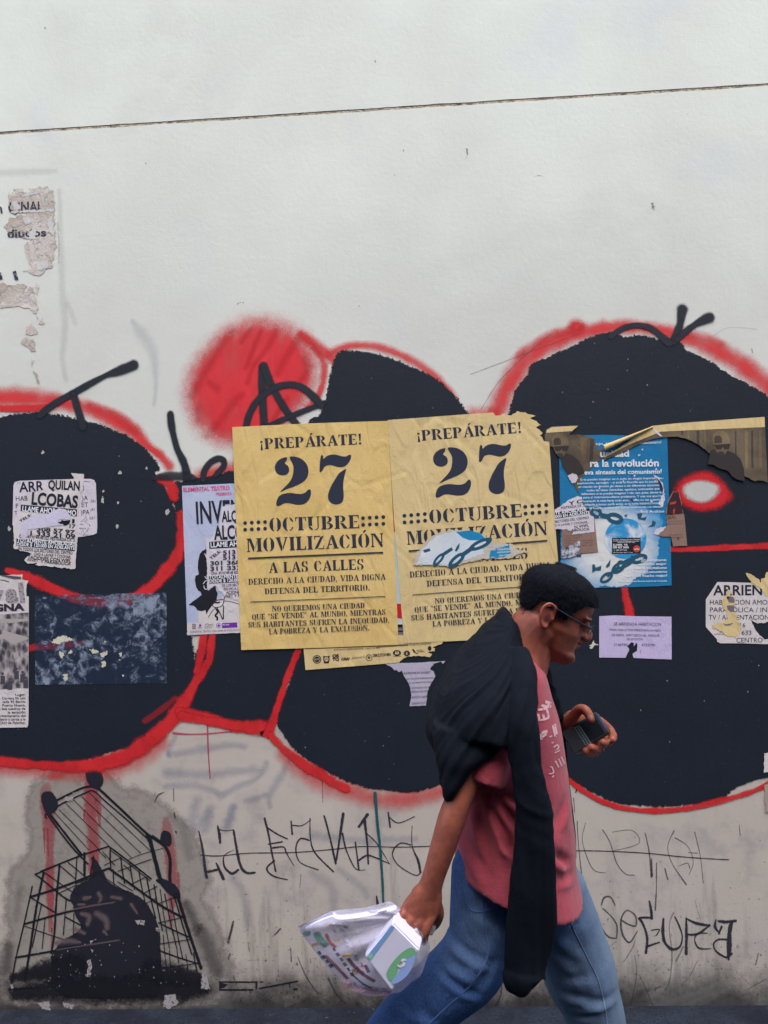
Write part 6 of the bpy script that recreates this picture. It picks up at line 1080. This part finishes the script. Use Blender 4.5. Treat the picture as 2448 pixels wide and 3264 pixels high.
# ---- cloth
def cloth_mat(name, c1, c2, weave=500, rough=.9, heather=0, fuzz=.35):
    N = NT(name); N.set(rough, .15); f = N.mapr(N.noise(6, 4, .6), .3, .7); c = N.mix(f, c1, c2)
    if heather: c = N.mix(N.math('MULTIPLY', N.mapr(N.noise(230, 2, .6, stretch=(.35, .35, 1)), .4, .65), heather), c, tuple(min(1, x*1.7) for x in c1[:3])+(1,))
    N.col(c); N.b.inputs['Sheen Weight'].default_value = fuzz*.4; N.b.inputs['Sheen Roughness'].default_value = .5
    N.bump(N.math('ADD', N.math('MULTIPLY', N.noise(weave, 2), .5), N.noise(45, 3, .6)), .3, .006); return N.m
SH = Solid()
SH.sections([(1632, 2050, 1704, 2098, .066), (1598, 2080, 1722, 2120, .105), (1560, 2115, 1740, 2150, .145), (1510, 2185, 1756, 2210, .172), (1470, 2290, 1780, 2300, .18), (1455, 2420, 1802, 2420, .172), (1450, 2540, 1815, 2535, .172), (1452, 2630, 1822, 2640, .182), (1452, 2685, 1828, 2750, .192), (1447, 2710, 1850, 2846, .200, Y0, -.012)], k=6, N=44, p=2.2)
SH.tube([(1612, 2230, -.92, .055, .055), (1585, 2330, -.935, .050, .052), (1560, 2420, -.955, .045, .050), (1538, 2492, -.965, .043, .050)], ends=False)
SH.tube([(1610, 2230, -.66, .055, .06), (1640, 2340, -.62, .05, .055), (1675, 2410, -.60, .046, .05)], ends=False)
def rn(x, y, z): return 1-2*abs(noise.noise((x, y, z)))
def creases(lst, Y):
    out = []
    for (x0, y0), (x1, y1), amp, sg in lst: out.append((at(x0, y0, Y), at(x1, y1, Y), amp, sg))
    return out
def crease(p, lst):
    h = 0
    for a, b, amp, sg in lst:
        ax, az = a.x, a.z; dx, dz = b.x-ax, b.z-az; L2 = dx*dx+dz*dz; t = ((p.x-ax)*dx+(p.z-az)*dz)/L2; tt = max(0, min(1, t)); ex, ez = p.x-ax-dx*tt, p.z-az-dz*tt
        d2 = ex*ex+ez*ez; s = (ex*dz-ez*dx)/math.sqrt(L2); k = math.sin(math.pi*(.08+.84*tt)); h += amp*k*(-math.exp(-d2/sg**2)+.75*math.exp(-((s-1.5*sg)**2)/(1.1*sg)**2)*math.exp(-max(0, d2-4*sg*sg)/(2*sg)**2)*(1 if 0 < t < 1 else .3))
    return h
CS = creases([((1575, 2510), (1665, 2640), .011, .010), ((1590, 2505), (1670, 2560), .008, .009), ((1560, 2520), (1640, 2720), .007, .010), ((1760, 2700), (1815, 2760), .009, .010), ((1530, 2560), (1560, 2760), .005, .011), ((1600, 2660), (1650, 2700), .006, .008), ((1765, 2640), (1800, 2560), .005, .010), ((1480, 2660), (1560, 2790), .004, .012), ((1770, 2780), (1835, 2800), .004, .010)], -.93)
def shirt_d(p, nn):
    low = max(0, min(1, (1.15-p.z)/.35)); q = p.x*.72+p.z*.69; r_ = p.x*.69-p.z*.72
    return 1.5*crease(p, CS)*(1 if nn.y < .3 else .3)+.004*noise.noise((q*12, p.y*4, r_*4))+low*.003*max(0, rn(q*13+3, p.y*4, r_*3.0))**1.4+.0012*noise.noise((p.x*40, p.y*30, p.z*14))
shirt = fuse('t_shirt', SH, .0045, 4, cloth_mat('red_heather_cotton', C(160, 66, 77), C(140, 54, 67), heather=.14), man, shirt_d)
# the hem is open below and the neck above: cut the caps away
def open_caps(o, tests):
    bm = bmesh.new(); bm.from_mesh(o.data); kill = [f for f in bm.faces if any(t(f) for t in tests)]; bmesh.ops.delete(bm, geom=kill, context='FACES'); bmesh.ops.delete(bm, geom=[v for v in bm.verts if not v.link_faces], context='VERTS'); bm.to_mesh(o.data); bm.free()
open_caps(shirt, [lambda f: f.normal.z < -.80 and f.calc_center_median().z < .95])
BV = BVHTree.FromPolygons([v.co for v in shirt.data.vertices], [tuple(p.vertices) for p in shirt.data.polygons])
# pale lettering printed up the front
def on_shirt(px_, py_, off=.0025):
    d = ray(px_, py_); h = BV.ray_cast(CAM, d)
    return (h[0]-d*off) if h[0] is not None else at(px_, py_, Y0-.1)
LV = []; LF = []
def sline(P, w_):
    Q = cr(P, 4) if len(P) > 2 else [np.array(P[0])*(1-t)+np.array(P[1])*t for t in np.linspace(0, 1, 7)]; Q = [np.array(q, float) for q in Q]; b = len(LV); n = len(Q)
    for i, q in enumerate(Q):
        t = Q[min(i+1, n-1)]-Q[max(i-1, 0)]; t /= np.linalg.norm(t); nn = np.array([-t[1], t[0]])*w_/2
        LV.append(on_shirt(*(q+nn))); LV.append(on_shirt(*(q-nn)))
    for i in range(n-1): LF.append((b+2*i, b+2*i+1, b+2*i+3, b+2*i+2))
sf = FR(1300, 1750, .42194)
for P in ([(1010, 1440), (1005, 1395)], [(1010, 1425), (1050, 1395)], [(1015, 1385), (1055, 1372)], [(1005, 1395), (1055, 1380)], [(995, 1300), (1065, 1275)], [(995, 1300), (985, 1245)], [(1030, 1285), (1022, 1250)], [(1065, 1275), (1052, 1215)], [(985, 1215), (1055, 1205)], [(1055, 1205), (1010, 1180)], [(1010, 1180), (1080, 1195)], [(1080, 1195), (1040, 1150)], [(1040, 1150), (1085, 1165)], [(1095, 1330), (1115, 1420)], [(1110, 1320), (1125, 1400)]): sline(sf(P), 7)
for P in ([(1085, 1465), (1105, 1460)], [(1100, 1500), (1130, 1480), (1140, 1500), (1112, 1520)], [(1110, 1540), (1150, 1520)], [(1115, 1600), (1140, 1650)], [(1140, 1585), (1165, 1640)], [(1160, 1570), (1185, 1625)], [(1065, 1700), (1100, 1690), (1090, 1650), (1075, 1645)], [(1090, 1725), (1105, 1710)], [(1070, 1420), (1090, 1412)]): sline(sf(P), 4.5)
link('printed_lettering', mesh('printed_lettering', LV, LF), ink_mat('pale_shirt_print', C(206, 166, 166), .25), shirt)

# ---- jeans
JN = Solid()
JN.sections([(1476, 2640, 1800, 2650, .138), (1472, 2720, 1812, 2760, .140), (1470, 2790, 1830, 2850, .142), (1472, 2840, 1835, 2890, .135), (1500, 2900, 1800, 2930, .11)])
JN.tube([(1565, 2770, -.862, .086, .080), (1550, 2900, -.872, .080, .080), (1532, 3000, -.882, .076, .076), (1490, 3085, -.895, .079, .078), (1400, 3165, -.895, .074, .072), (1290, 3270, -.895, .068, .065), (1180, 3390, -.895, .06, .06), (1110, 3470, -.895, .056, .058)], ends=True)
JN.tube([(1745, 2840, -.715, .090, .09), (1790, 2950, -.705, .088, .088), (1830, 3050, -.70, .086, .084), (1862, 3140, -.70, .083, .08), (1885, 3200, -.70, .073, .073), (1905, 3280, -.70, .067, .068), (1935, 3420, -.70, .062, .065), (1965, 3600, -.70, .060, .065), (1970, 3660, -.70, .062, .068)], ends=True)
CJ = creases([((1436, 3012), (1575, 3068), .008, .010), ((1420, 3060), (1500, 3082), .005, .012), ((1398, 3090), (1535, 3168), .006, .009), ((1590, 3050), (1500, 3160), .006, .015), ((1470, 2975), (1490, 2890), .004, .011), ((1600, 2900), (1545, 3010), .004, .016), ((1330, 3175), (1400, 3262), .004, .014), ((1270, 3205), (1400, 3240), .003, .010), ((1590, 2920), (1630, 3010), .004, .012), ((1520, 2900), (1600, 2960), .003, .010)], -.95)
CF = creases([((1760, 3010), (1850, 3090), .004, .014), ((1800, 3120), (1880, 3110), .003, .010), ((1790, 3170), (1930, 3196), .006, .012), ((1840, 3215), (1975, 3190), .005, .010), ((1830, 3262), (1900, 3240), .003, .009), ((1780, 2950), (1870, 3040), .004, .017), ((1850, 2920), (1800, 2990), .003, .01)], -.78)
def jean_d(p, nn):
    if nn.y < .5: c_ = crease(p, CJ if p.y < -.81 else CF)
    else: c_ = 0
    q = p.x*.6-p.z*.8; r_ = p.x*.8+p.z*.6
    return c_+.004*rn(q*7, p.y*5, r_*3)+.0015*noise.noise((q*24, p.y*9, r_*8))-.002
def jean_d_old(p, nn):
    kn = at(1500, 3070, -.9); d = (p-kn).length; k1 = math.exp(-(d/.13)**2); q = p.x*.6-p.z*.8; r_ = p.x*.8+p.z*.6
    f = .012*k1*max(0, rn(q*20, p.y*5, r_*4))**1.3+.004*rn(p.x*14, p.y*9, p.z*22)*max(0, min(1, (.98-p.z)/.1))
    kn2 = at(1870, 3170, -.7); k2 = math.exp(-((p-kn2).length/.14)**2); f += .006*k2*(1-2*abs(noise.noise((p.x*6, p.y*5+4, p.z*22))))
    return f+.006*rn(q*9, p.y*5, r_*3)+.003*rn(q*26, p.y*9, r_*8)-.004+.003*noise.noise((p.x*28, p.y*28, p.z*12))
def jean_mat():
    N = NT('blue_denim'); N.set(.85, .2)
    w_ = N.attr('fade'); c = N.mix(N.mapr(N.noise(9, 4, .6), .3, .7), C(44, 74, 122), C(30, 54, 96)); c = N.mix(w_, c, C(120, 136, 146)); c = N.mix(N.math('MULTIPLY', N.mapr(N.noise(420, 2, .6, stretch=(1, 1, .25)), .4, .65), .16), c, C(110, 132, 160)); N.col(c)
    N.bump(N.math('ADD', N.math('MULTIPLY', N.noise(520, 2), .4), N.noise(60, 3, .6)), .35, .006); return N.m
jeans = fuse('jeans', JN, .0055, 4, jean_mat(), man, jean_d)
me = jeans.data; n = len(me.vertices); co = np.empty(n*3); me.vertices.foreach_get('co', co); co = co.reshape(-1, 3)
fade = np.array([max(0, min(1, (p[1]+.83)/.10))*.70+.30*max(0, 1-np.linalg.norm(p-np.array(at(1500, 2960, -.97)))/.13) for p in co]); q_ = me.attributes.new('fade', 'FLOAT', 'POINT'); q_.data.foreach_set('value', fade.astype(np.float32))
BJ = BVHTree.FromPolygons([v.co for v in me.vertices], [tuple(p.vertices) for p in me.polygons])
# outseam of the front leg
LV2 = []; LF2 = []; sm = FR(1300, 2400, .48222)([(1010, 1020), (1060, 1100), (1130, 1240), (1200, 1380), (1250, 1480), (1285, 1600), (1305, 1700), (1318, 1800), (1330, 1900)]); Q = cr(sm, 5); first = True
for i, q in enumerate(Q):
    d = ray(q[0], q[1]); h = BJ.ray_cast(CAM, d)
    if h[0] is None: continue
    c = h[0]-d*.001; sd_ = rt*.0018; b = len(LV2); LV2 += [c-sd_, c-d*.0016, c+sd_]
    if not first: LF2 += [(b-3, b-2, b+1, b), (b-2, b-1, b+2, b+1)]
    first = False
link('leg_seam', mesh('leg_seam', LV2, LF2, smooth=True), cloth_mat('pale_denim_seam', C(116, 134, 160), C(84, 104, 134)), jeans)

def jean_line(P, w_, k=5):
    V = []; F_ = []; ok = False; Q = cr(P, k)
    for i, q in enumerate(Q):
        t = (Q[min(i+1, len(Q)-1)]-Q[max(i-1, 0)])[:2]; t = t/max(np.linalg.norm(t), 1e-6); nn = np.array([-t[1], t[0]])*w_/2; hs = []
        for q2_, up_ in ((q[:2]+nn, .0004), (q[:2], .0022), (q[:2]-nn, .0004)):
            d = ray(q2_[0], q2_[1]); h = BJ.ray_cast(CAM, d); hs.append(None if h[0] is None or abs(h[0].y+.80) > .3 else h[0]-d*up_)
        if None in hs: ok = False; continue
        b = len(V); V += hs
        if ok: F_ += [(b-3, b-2, b+1, b), (b-2, b-1, b+2, b+1)]
        ok = True
    return V, F_
M_st2 = cloth_mat('denim_stitching', C(66, 92, 140), C(42, 66, 112))
for P in ([(1538, 2870), (1545, 2960), (1556, 3040), (1510, 3130), (1420, 3215), (1330, 3300)], [(1476, 2840), (1500, 2900), (1545, 2905), (1590, 2885)]):
    V, F_ = jean_line(P, 7); link('leg_seam', mesh('leg_seam', V, F_, smooth=True), M_st2, jeans)
# ---- dark jacket worn as a cape, one empty sleeve hanging down the front
JK = Solid()
JK.sections([(1606, 1934, 1648, 1990, .055), (1596, 1946, 1658, 2010, .072), (1555, 1990, 1668, 2056, .105), (1494, 2048, 1684, 2110, .155), (1440, 2112, 1680, 2175, .200), (1396, 2190, 1690, 2258, .228, Y0, .01), (1370, 2270, 1700, 2335, .236, Y0, .025), (1364, 2335, 1710, 2390, .232, Y0, .055), (1384, 2380, 1715, 2405, .215, Y0, .075), (1392, 2388, 1715, 2410, .205, Y0, .08)], k=6, N=48)
JK.sections([(1380, 2300, 1650, 2300, .095, -.92), (1386, 2390, 1590, 2385, .090, -.94), (1400, 2455, 1524, 2428, .070, -.955), (1410, 2505, 1478, 2482, .055, -.965), (1420, 2540, 1444, 2526, .035, -.968)], k=4, N=32)
JK.tube([(1652, 2085, -.90, .026, .030), (1668, 2170, -.955, .028, .026), (1668, 2300, -1.010, .029, .020), (1676, 2420, -1.018, .031, .017), (1700, 2560, -1.010, .034, .018), (1703, 2690, -1.004, .037, .016), (1698, 2850, -.996, .043, .018), (1692, 2980, -.990, .045, .016), (1682, 3060, -.986, .042, .017), (1679, 3098, -.986, .0385, .017), (1678, 3106, -.986, .0415, .020), (1678, 3128, -.986, .0395, .019), (1690, 3146, -.986, .028, .014)], ends=False, N=28)
JK.tube([(1715, 2120, -.69, .025, .03), (1742, 2230, -.655, .03, .03), (1757, 2350, -.63, .03, .03), (1775, 2500, -.62, .028, .028), (1790, 2640, -.62, .028, .026), (1797, 2735, -.62, .026, .022)], ends=False)
def rn(x, y, z): return 1-2*abs(noise.noise((x, y, z)))
def jk_d(p, nn):
    s0 = at(1655, 2000, -.9); v = p-s0; an = math.atan2(v.z, v.x); d = v.length; top = max(0, min(1, (p.z-.84)/.2))
    w_ = min(1, d/.18); a2 = an+.5*noise.noise((p.x*4, p.y*4, p.z*4))
    cape = w_*(.0060*max(0, rn(a2*3.6, d*2.2, 1))**1.5+.0030*rn(a2*10, d*5, 4))+.003*noise.noise((p.x*8, p.y*8, p.z*8))+.0016*noise.noise((p.x*48, p.y*48, p.z*30))
    slv = .0065*rn(p.x*27+p.z*1.6, p.y*9, p.z*2.4)+.003*rn(p.x*52, p.y*20, p.z*6+3)+.004*noise.noise((p.x*5, p.y*5, p.z*9))
    return top*cape+(1-top)*slv-.002
jacket = fuse('jacket', JK, .0038, 5, cloth_mat('navy_black_fleece', (.0030, .0050, .0095, 1), (.0050, .0075, .0130, 1), weave=380, fuzz=0), man, jk_d)
# ---- shoes (below the frame)
SO = Solid(); SO.tube([(1085, 3480, -.895, .045, .045), (1060, 3540, -.895, .045, .042), (1075, 3610, -.895, .035, .045), (1110, 3670, -.895, .026, .042)]); shoe_m = cloth_mat('dark_leather_shoe', (.03, .025, .022, 1), (.04, .03, .026, 1), fuzz=0)
fuse('shoe', SO, .006, 3, shoe_m, man); SO = Solid(); g0 = at(1965, 3650, -.70); SO.tube([(g0.x-.03, -.70, .05, .045, .045), (g0.x+.04, -.70, .047, .044, .045), (g0.x+.12, -.70, .038, .034, .046), (g0.x+.20, -.70, .028, .022, .036)], px=False); fuse('shoe', SO, .006, 3, shoe_m, man)
# ------------------------------------------------------------------ phone in his left hand
A_, B_, C_, D_ = at(1790, 2333, -.650), at(1899, 2266, -.650), at(1949, 2332, -.676), at(1836, 2412, -.676)
pc = (A_+B_+C_+D_)/4; e1 = (B_-A_).normalized(); e2 = (C_-B_); e2 = (e2-e1*e2.dot(e1)).normalized(); e3 = e1.cross(e2).normalized()
if e3.y > 0: e3 = -e3
plen = (B_-A_).length; pwid = (C_-B_).length
phone = empty('mobile_phone', pc, 'black mobile phone with rows of silvery keys held in the walking man\'s hand', 'phone')
def pbox(name, u0, u1, v0, v1, d0, d1, mat, bev=.003, parent=None, seg=3):
    bm = bmesh.new(); bmesh.ops.create_cube(bm, size=1)
    for v in bm.verts: v.co = Vector(((u0+u1)/2+v.co.x*(u1-u0), (v0+v1)/2+v.co.y*(v1-v0), (d0+d1)/2+v.co.z*(d1-d0)))
    if bev: bmesh.ops.bevel(bm, geom=bm.edges[:], offset=bev, segments=seg, affect='EDGES', profile=.6)
    for v in bm.verts: v.co = pc+e1*(v.co.x*plen)+e2*(v.co.y*pwid)+e3*v.co.z if False else pc+e1*v.co.x+e2*v.co.y+e3*v.co.z
    bmesh.ops.recalc_face_normals(bm, faces=bm.faces); me = bpy.data.meshes.new(name); bm.to_mesh(me); bm.free(); return link(name, me, mat, parent or phone)
PM = ink_mat('black_plastic', (.020, .025, .031, 1), 0, .38); PG = ink_mat('dark_glass', (.008, .010, .014, 1), 0, .12); PK = ink_mat('silver_key', C(96, 116, 124), 0, .4); PS_ = ink_mat('silver_trim', C(70, 78, 100), 0, .3)
h1, h2 = plen/2, pwid/2
pbox('phone_body', -h1, h1, -h2, h2, -.011, .006, PM, .006, seg=4)
pbox('screen', -.004, h1-.010, -h2+.006, h2-.006, .0045, .0072, PG, .001)
pbox('flap', -h1-.002, -h1*.42, -h2+.001, h2-.001, .004, .0085, PM, .002)
pbox('silver_trim', h1-.006, h1+.0008, -h2+.008, h2-.010, -.001, .0066, PS_, .0016)
K = bmesh.new(); row = np.linspace(-h2+.008, h2-.006, 9)
for i, u in enumerate((-.0165, -.0105, -.0045)):
    for v_ in row:
        r_ = bmesh.ops.create_cube(K, size=1)
        for v in r_['verts']: v.co = pc+e1*(u+v.co.x*.0032)+e2*(v_+.0008*i+v.co.y*.0040)+e3*(.0072+v.co.z*.0026)
me = bpy.data.meshes.new('keypad'); K.to_mesh(me); K.free(); link('keypad', me, PK, phone)
# ------------------------------------------------------------------ carrier bag swinging from his right hand
YB = -.975
hand = (1296, 2905)
bag = empty('carrier_bag', at(1150, 3030, YB), 'translucent white plastic carrier bag with colourful print, swinging from the man\'s fist', 'bag')
out_ = FR(950, 2860, .27125)([(1235, 150), (1160, 110), (1080, 50), (900, 95), (760, 125), (580, 140), (400, 165), (250, 235), (120, 300), (15, 372), (80, 480), (160, 590), (240, 690), (330, 800), (430, 900), (530, 970), (640, 1050), (760, 1140), (880, 1165), (1010, 1150), (1120, 1130), (1210, 1110), (1330, 1000), (1440, 920), (1500, 760), (1545, 640), (1540, 540), (1470, 470), (1400, 500)])
Q = cr(out_, 5); nA = len(Q); nT = 16; H = np.array([1308., 2925.])
cen = np.array(FR(950, 2860, .27125)([(760, 640)])[0])
def bag_pt(ia, t, side):
    q = Q[ia][:2]; a = ia/(nA-1); base = H+(q-H)*t
    bul = (.055*math.sin(math.pi*min(1, t*1.0)**1.25)**.8)*(.35+.65*math.sin(math.pi*a)) if t < 1 else 0
    pleat = (.011*math.sin(a*38+2*noise.noise((t*3, a*6, 1)))*math.sin(math.pi*t)**.5*(1.15-t))+.007*noise.noise((a*11, t*5, side*3))+.003*noise.noise((a*40, t*14, side*3))
    return at(base[0], base[1], YB+side*bul+pleat*(1 if t > .03 else 0)*(1 if t < .99 else 0))
for side, nm in ((1, 'rear_film'), (-1, 'front_film')):
    V = []; F_ = []
    for j in range(nT+1):
        t = .04+.96*j/nT
        for i in range(nA): V.append(bag_pt(i, t, side))
    for j in range(nT):
        for i in range(nA-1): F_.append((j*nA+i, j*nA+i+1, (j+1)*nA+i+1, (j+1)*nA+i))
    if side == 1:
        N = NT('thin_white_film'); N.set(.55, .15); f = N.mapr(N.noise(14, 4, .6, dist=.8), .3, .7); N.col(N.mix(f, C(218, 214, 232), C(192, 188, 212))); N.l(N.mapr(N.noise(9, 4, .6, off=(3, 1, 2)), .3, .7, .32, .62), N.b.inputs['Alpha'])
        N.b.inputs['Transmission Weight'].default_value = 0; N.bump(N.noise(34, 4, .65, dist=1), .22, .008); film = N.m
    link(nm, mesh(nm, V, F_, smooth=True), film, bag)
BT = bag_pt
FV = [v for o in bag.children for v in [p.co for p in o.data.vertices]] ; fr_ = [o for o in bag.children if o.name.startswith('front_film')][0]
BB = BVHTree.FromPolygons([v.co for v in fr_.data.vertices], [tuple(p.vertices) for p in fr_.data.polygons])
def on_bag(p, off=.0012):
    d = ray(p[0], p[1]); h = BB.ray_cast(CAM, d); return (h[0]-d*off) if h[0] is not None else at(p[0], p[1], YB-.02)
zb2 = FR(950, 2860, .27125)
def bag_print(name, shapes, col, off=.0012, wear=.3):
    V = []; F_ = []; D = []
    for P, w_ in shapes:
        Qs = cr(zb2([p for p in P]), 5) if len(P) > 2 else [np.array(zb2([P[0]])[0])*(1-t)+np.array(zb2([P[1]])[0])*t for t in np.linspace(0, 1, 8)]; b = len(V); m_ = len(Qs)
        t0 = Qs[1]-Qs[0]; t0 = t0/np.linalg.norm(t0)*w_*.05; t1 = Qs[-1]-Qs[-2]; t1 = t1/np.linalg.norm(t1)*w_*.05; Qs = [Qs[0]-t0]+list(Qs)+[Qs[-1]+t1]; m_ = len(Qs)
        for i, q in enumerate(Qs):
            t = Qs[min(i+1, m_-1)]-Qs[max(i-1, 0)]; t = t/np.linalg.norm(t); nn = np.array([-t[1], t[0]])*w_*.31/2; V += [on_bag(q+nn, off), on_bag(q, off), on_bag(q-nn, off)]; D += [1, 0 if 0 < i < m_-1 else 1, 1]
        for i in range(m_-1):
            a = b+3*i; F_ += [(a, a+1, a+4, a+3), (a+1, a+2, a+5, a+4)]
    N = NT('bag_ink_'+name); N.set(.45, .3); N.col(col); N.l(N.math('MULTIPLY', N.mapr(N.attr('d'), 1, .35, 0, 1), N.mapr(N.noise(60, 4, .7), .3, .7, .95-wear, .92)), N.b.inputs['Alpha']); link('printed_'+name, mesh('printed_'+name, V, F_, {'d': D}), N.m, bag)
bag_print('green_shape', [([(60, 430), (140, 425)], 70), ([(215, 420), (260, 500), (330, 570)], 110), ([(530, 340), (580, 355)], 40)], C(104, 164, 150))
bag_print('yellow_patch', [([(165, 565), (255, 540)], 40), ([(515, 690), (650, 668)], 46), ([(640, 850), (700, 900)], 46), ([(430, 510), (490, 500)], 34), ([(365, 320), (395, 318)], 28)], C(214, 174, 96))
bag_print('red_lettering', [([(320, 690), (420, 790), (520, 890), (580, 960)], 50), ([(330, 430), (370, 520), (440, 590)], 50), ([(680, 830), (770, 890)], 40), ([(735, 770), (760, 820)], 36)], C(196, 92, 96))
bag_print('navy_lettering', [([(240+46*k+dx, 640+50*k+dy), (262+46*k+dx, 668+50*k+dy)], 62 if k % 2 else 44) for k in range(4) for dx, dy in ((0, 0),)]+[([(415+42*k, 600+58*k), (436+42*k, 630+58*k)], 50 if k % 2 else 36) for k in range(6)]+[([(650, 920), (740, 1000), (860, 1068)], 26)], C(50, 56, 116), wear=.3)
bag_print('plum_lettering', [([(590, 720), (640, 790), (700, 850)], 60), ([(700, 860), (800, 930), (900, 990)], 50), ([(790, 800), (830, 880)], 50)], C(104, 40, 96), wear=.3)
bag_print('mauve_panel', [([(560, 1010), (800, 1090), (1080, 1120)], 120)], C(176, 130, 150), off=.0008, wear=.65)
bag_print('white_hem', [([(20, 366), (130, 310), (260, 255), (400, 205), (480, 235), (700, 215), (950, 170), (1150, 120)], 70)], C(226, 224, 240), off=.0025, wear=.2)
bag_print('white_fold', [([(420, 300), (430, 420)], 40), ([(480, 320), (560, 470), (650, 640), (720, 800)], 60), ([(560, 540), (640, 600)], 30), ([(150, 345), (190, 400)], 30)], C(214, 206, 222), off=.002, wear=.35)
# the box inside it
box = empty('product_box', at(1250, 3050, YB-.03), 'white box with a green and blue swoosh showing through the front of the carrier bag', 'box')
def bxpt(x, y, dy=0): q = zb2([(x, y)])[0]; d = ray(*q); h = BB.ray_cast(CAM, d); yy = -1.045+dy; return at(q[0], q[1], yy)
f4 = [bxpt(1080, 300), bxpt(1400, 600), bxpt(1110, 1120), bxpt(770, 690)]
f4 = [bxpt(1110, 300), bxpt(1430, 620), bxpt(1100, 1110), bxpt(775, 690)]
b4 = [p+Vector((.008, .055, .004)) for p in f4]
bm = bmesh.new(); vs_ = [bm.verts.new(p) for p in f4+b4]
for f in ((0, 1, 2, 3), (7, 6, 5, 4), (0, 4, 5, 1), (1, 5, 6, 2), (2, 6, 7, 3), (3, 7, 4, 0)): bm.faces.new([vs_[i] for i in f])
bmesh.ops.recalc_face_normals(bm, faces=bm.faces); bmesh.ops.bevel(bm, geom=bm.edges[:], offset=.003, segments=3, affect='EDGES'); me = bpy.data.meshes.new('carton'); bm.to_mesh(me); bm.free()
link('carton', me, paper_mat('white_coated_card', C(222, 218, 236), C(206, 203, 226), rough=.45, stain=.15, bump=.06), box)
def bpoly(name, polys, mat, off):
    V = []; F_ = []
    for k, P in enumerate(polys):
        pts, T = tri([P]); b = len(V)
        for p in pts: V.append(bxpt(p[0], p[1], -off-.0001*k))
        F_ += [tuple(i+b for i in t) for t in T]
    return link(name, mesh(name, V, F_), mat, box)
bpoly('green_swoosh', [[tuple(q[:2]) for q in crc([(1330, 590), (1385, 640), (1360, 700), (1280, 720), (1190, 800), (1160, 900), (1100, 990), (1040, 920), (1060, 840), (1130, 740), (1230, 640)], 4)]], ink_mat('green_card_print', C(120, 180, 134)), .0009)
bpoly('blue_swoosh', [[tuple(q[:2]) for q in crc([(1380, 680), (1350, 800), (1280, 920), (1180, 1000), (1105, 1020), (1120, 960), (1180, 880), (1240, 780), (1230, 720), (1300, 720)], 4)]], ink_mat('blue_card_print', C(150, 174, 226)), .0014)
bpoly('white_monogram', [[(1165, 790), (1200, 800), (1235, 770), (1205, 750), (1220, 725), (1265, 722), (1275, 748), (1245, 745), (1238, 755), (1270, 775), (1250, 810), (1205, 828), (1170, 815)]], ink_mat('white_card_print', C(226, 222, 230)), .0022)
bpoly('blue_stripe', [[(1095, 330), (1135, 355), (860, 720), (815, 690)]], ink_mat('pale_blue_stripe', C(124, 164, 214)), .0009); bpoly('green_stripe', [[(850, 655), (885, 680), (855, 735), (812, 690)]], ink_mat('mint_stripe', C(130, 206, 176)), .0015)
# folded paper tucked in the fist
def wad(name, label, P, Y, th):
    bm = bmesh.new(); a = [bm.verts.new(at(x, y, Y-.004*(i % 2))) for i, (x, y) in enumerate(P)]; b = [bm.verts.new(at(x, y, Y+th)) for x, y in P]; n = len(P)
    bm.faces.new(a); bm.faces.new(b[::-1])
    for i in range(n): bm.faces.new([a[i], a[(i+1) % n], b[(i+1) % n], b[i]])
    bmesh.ops.recalc_face_normals(bm, faces=bm.faces); bmesh.ops.bevel(bm, geom=bm.edges[:], offset=.0012, segments=2, affect='EDGES'); me = bpy.data.meshes.new(name); bm.to_mesh(me); bm.free()
    return tag(link(name, me, paper_mat('folded_white_paper', C(214, 204, 200), C(196, 186, 184), stain=.2)), label, 'paper')
wh = FR(1220, 2780, .13261)
wad('folded_paper', 'small folded white paper pinched between the fingers of the fist on the bag', wh([(800, 1310), (850, 1380), (910, 1540), (850, 1590), (760, 1560), (690, 1490), (700, 1420)]), -1.006, .012)
wad('folded_paper', 'cream paper corner sticking out beside the thumb of the fist on the bag', wh([(1150, 1270), (1290, 1290), (1250, 1440), (1190, 1530), (1080, 1500), (1070, 1410)]), -.965, .006)
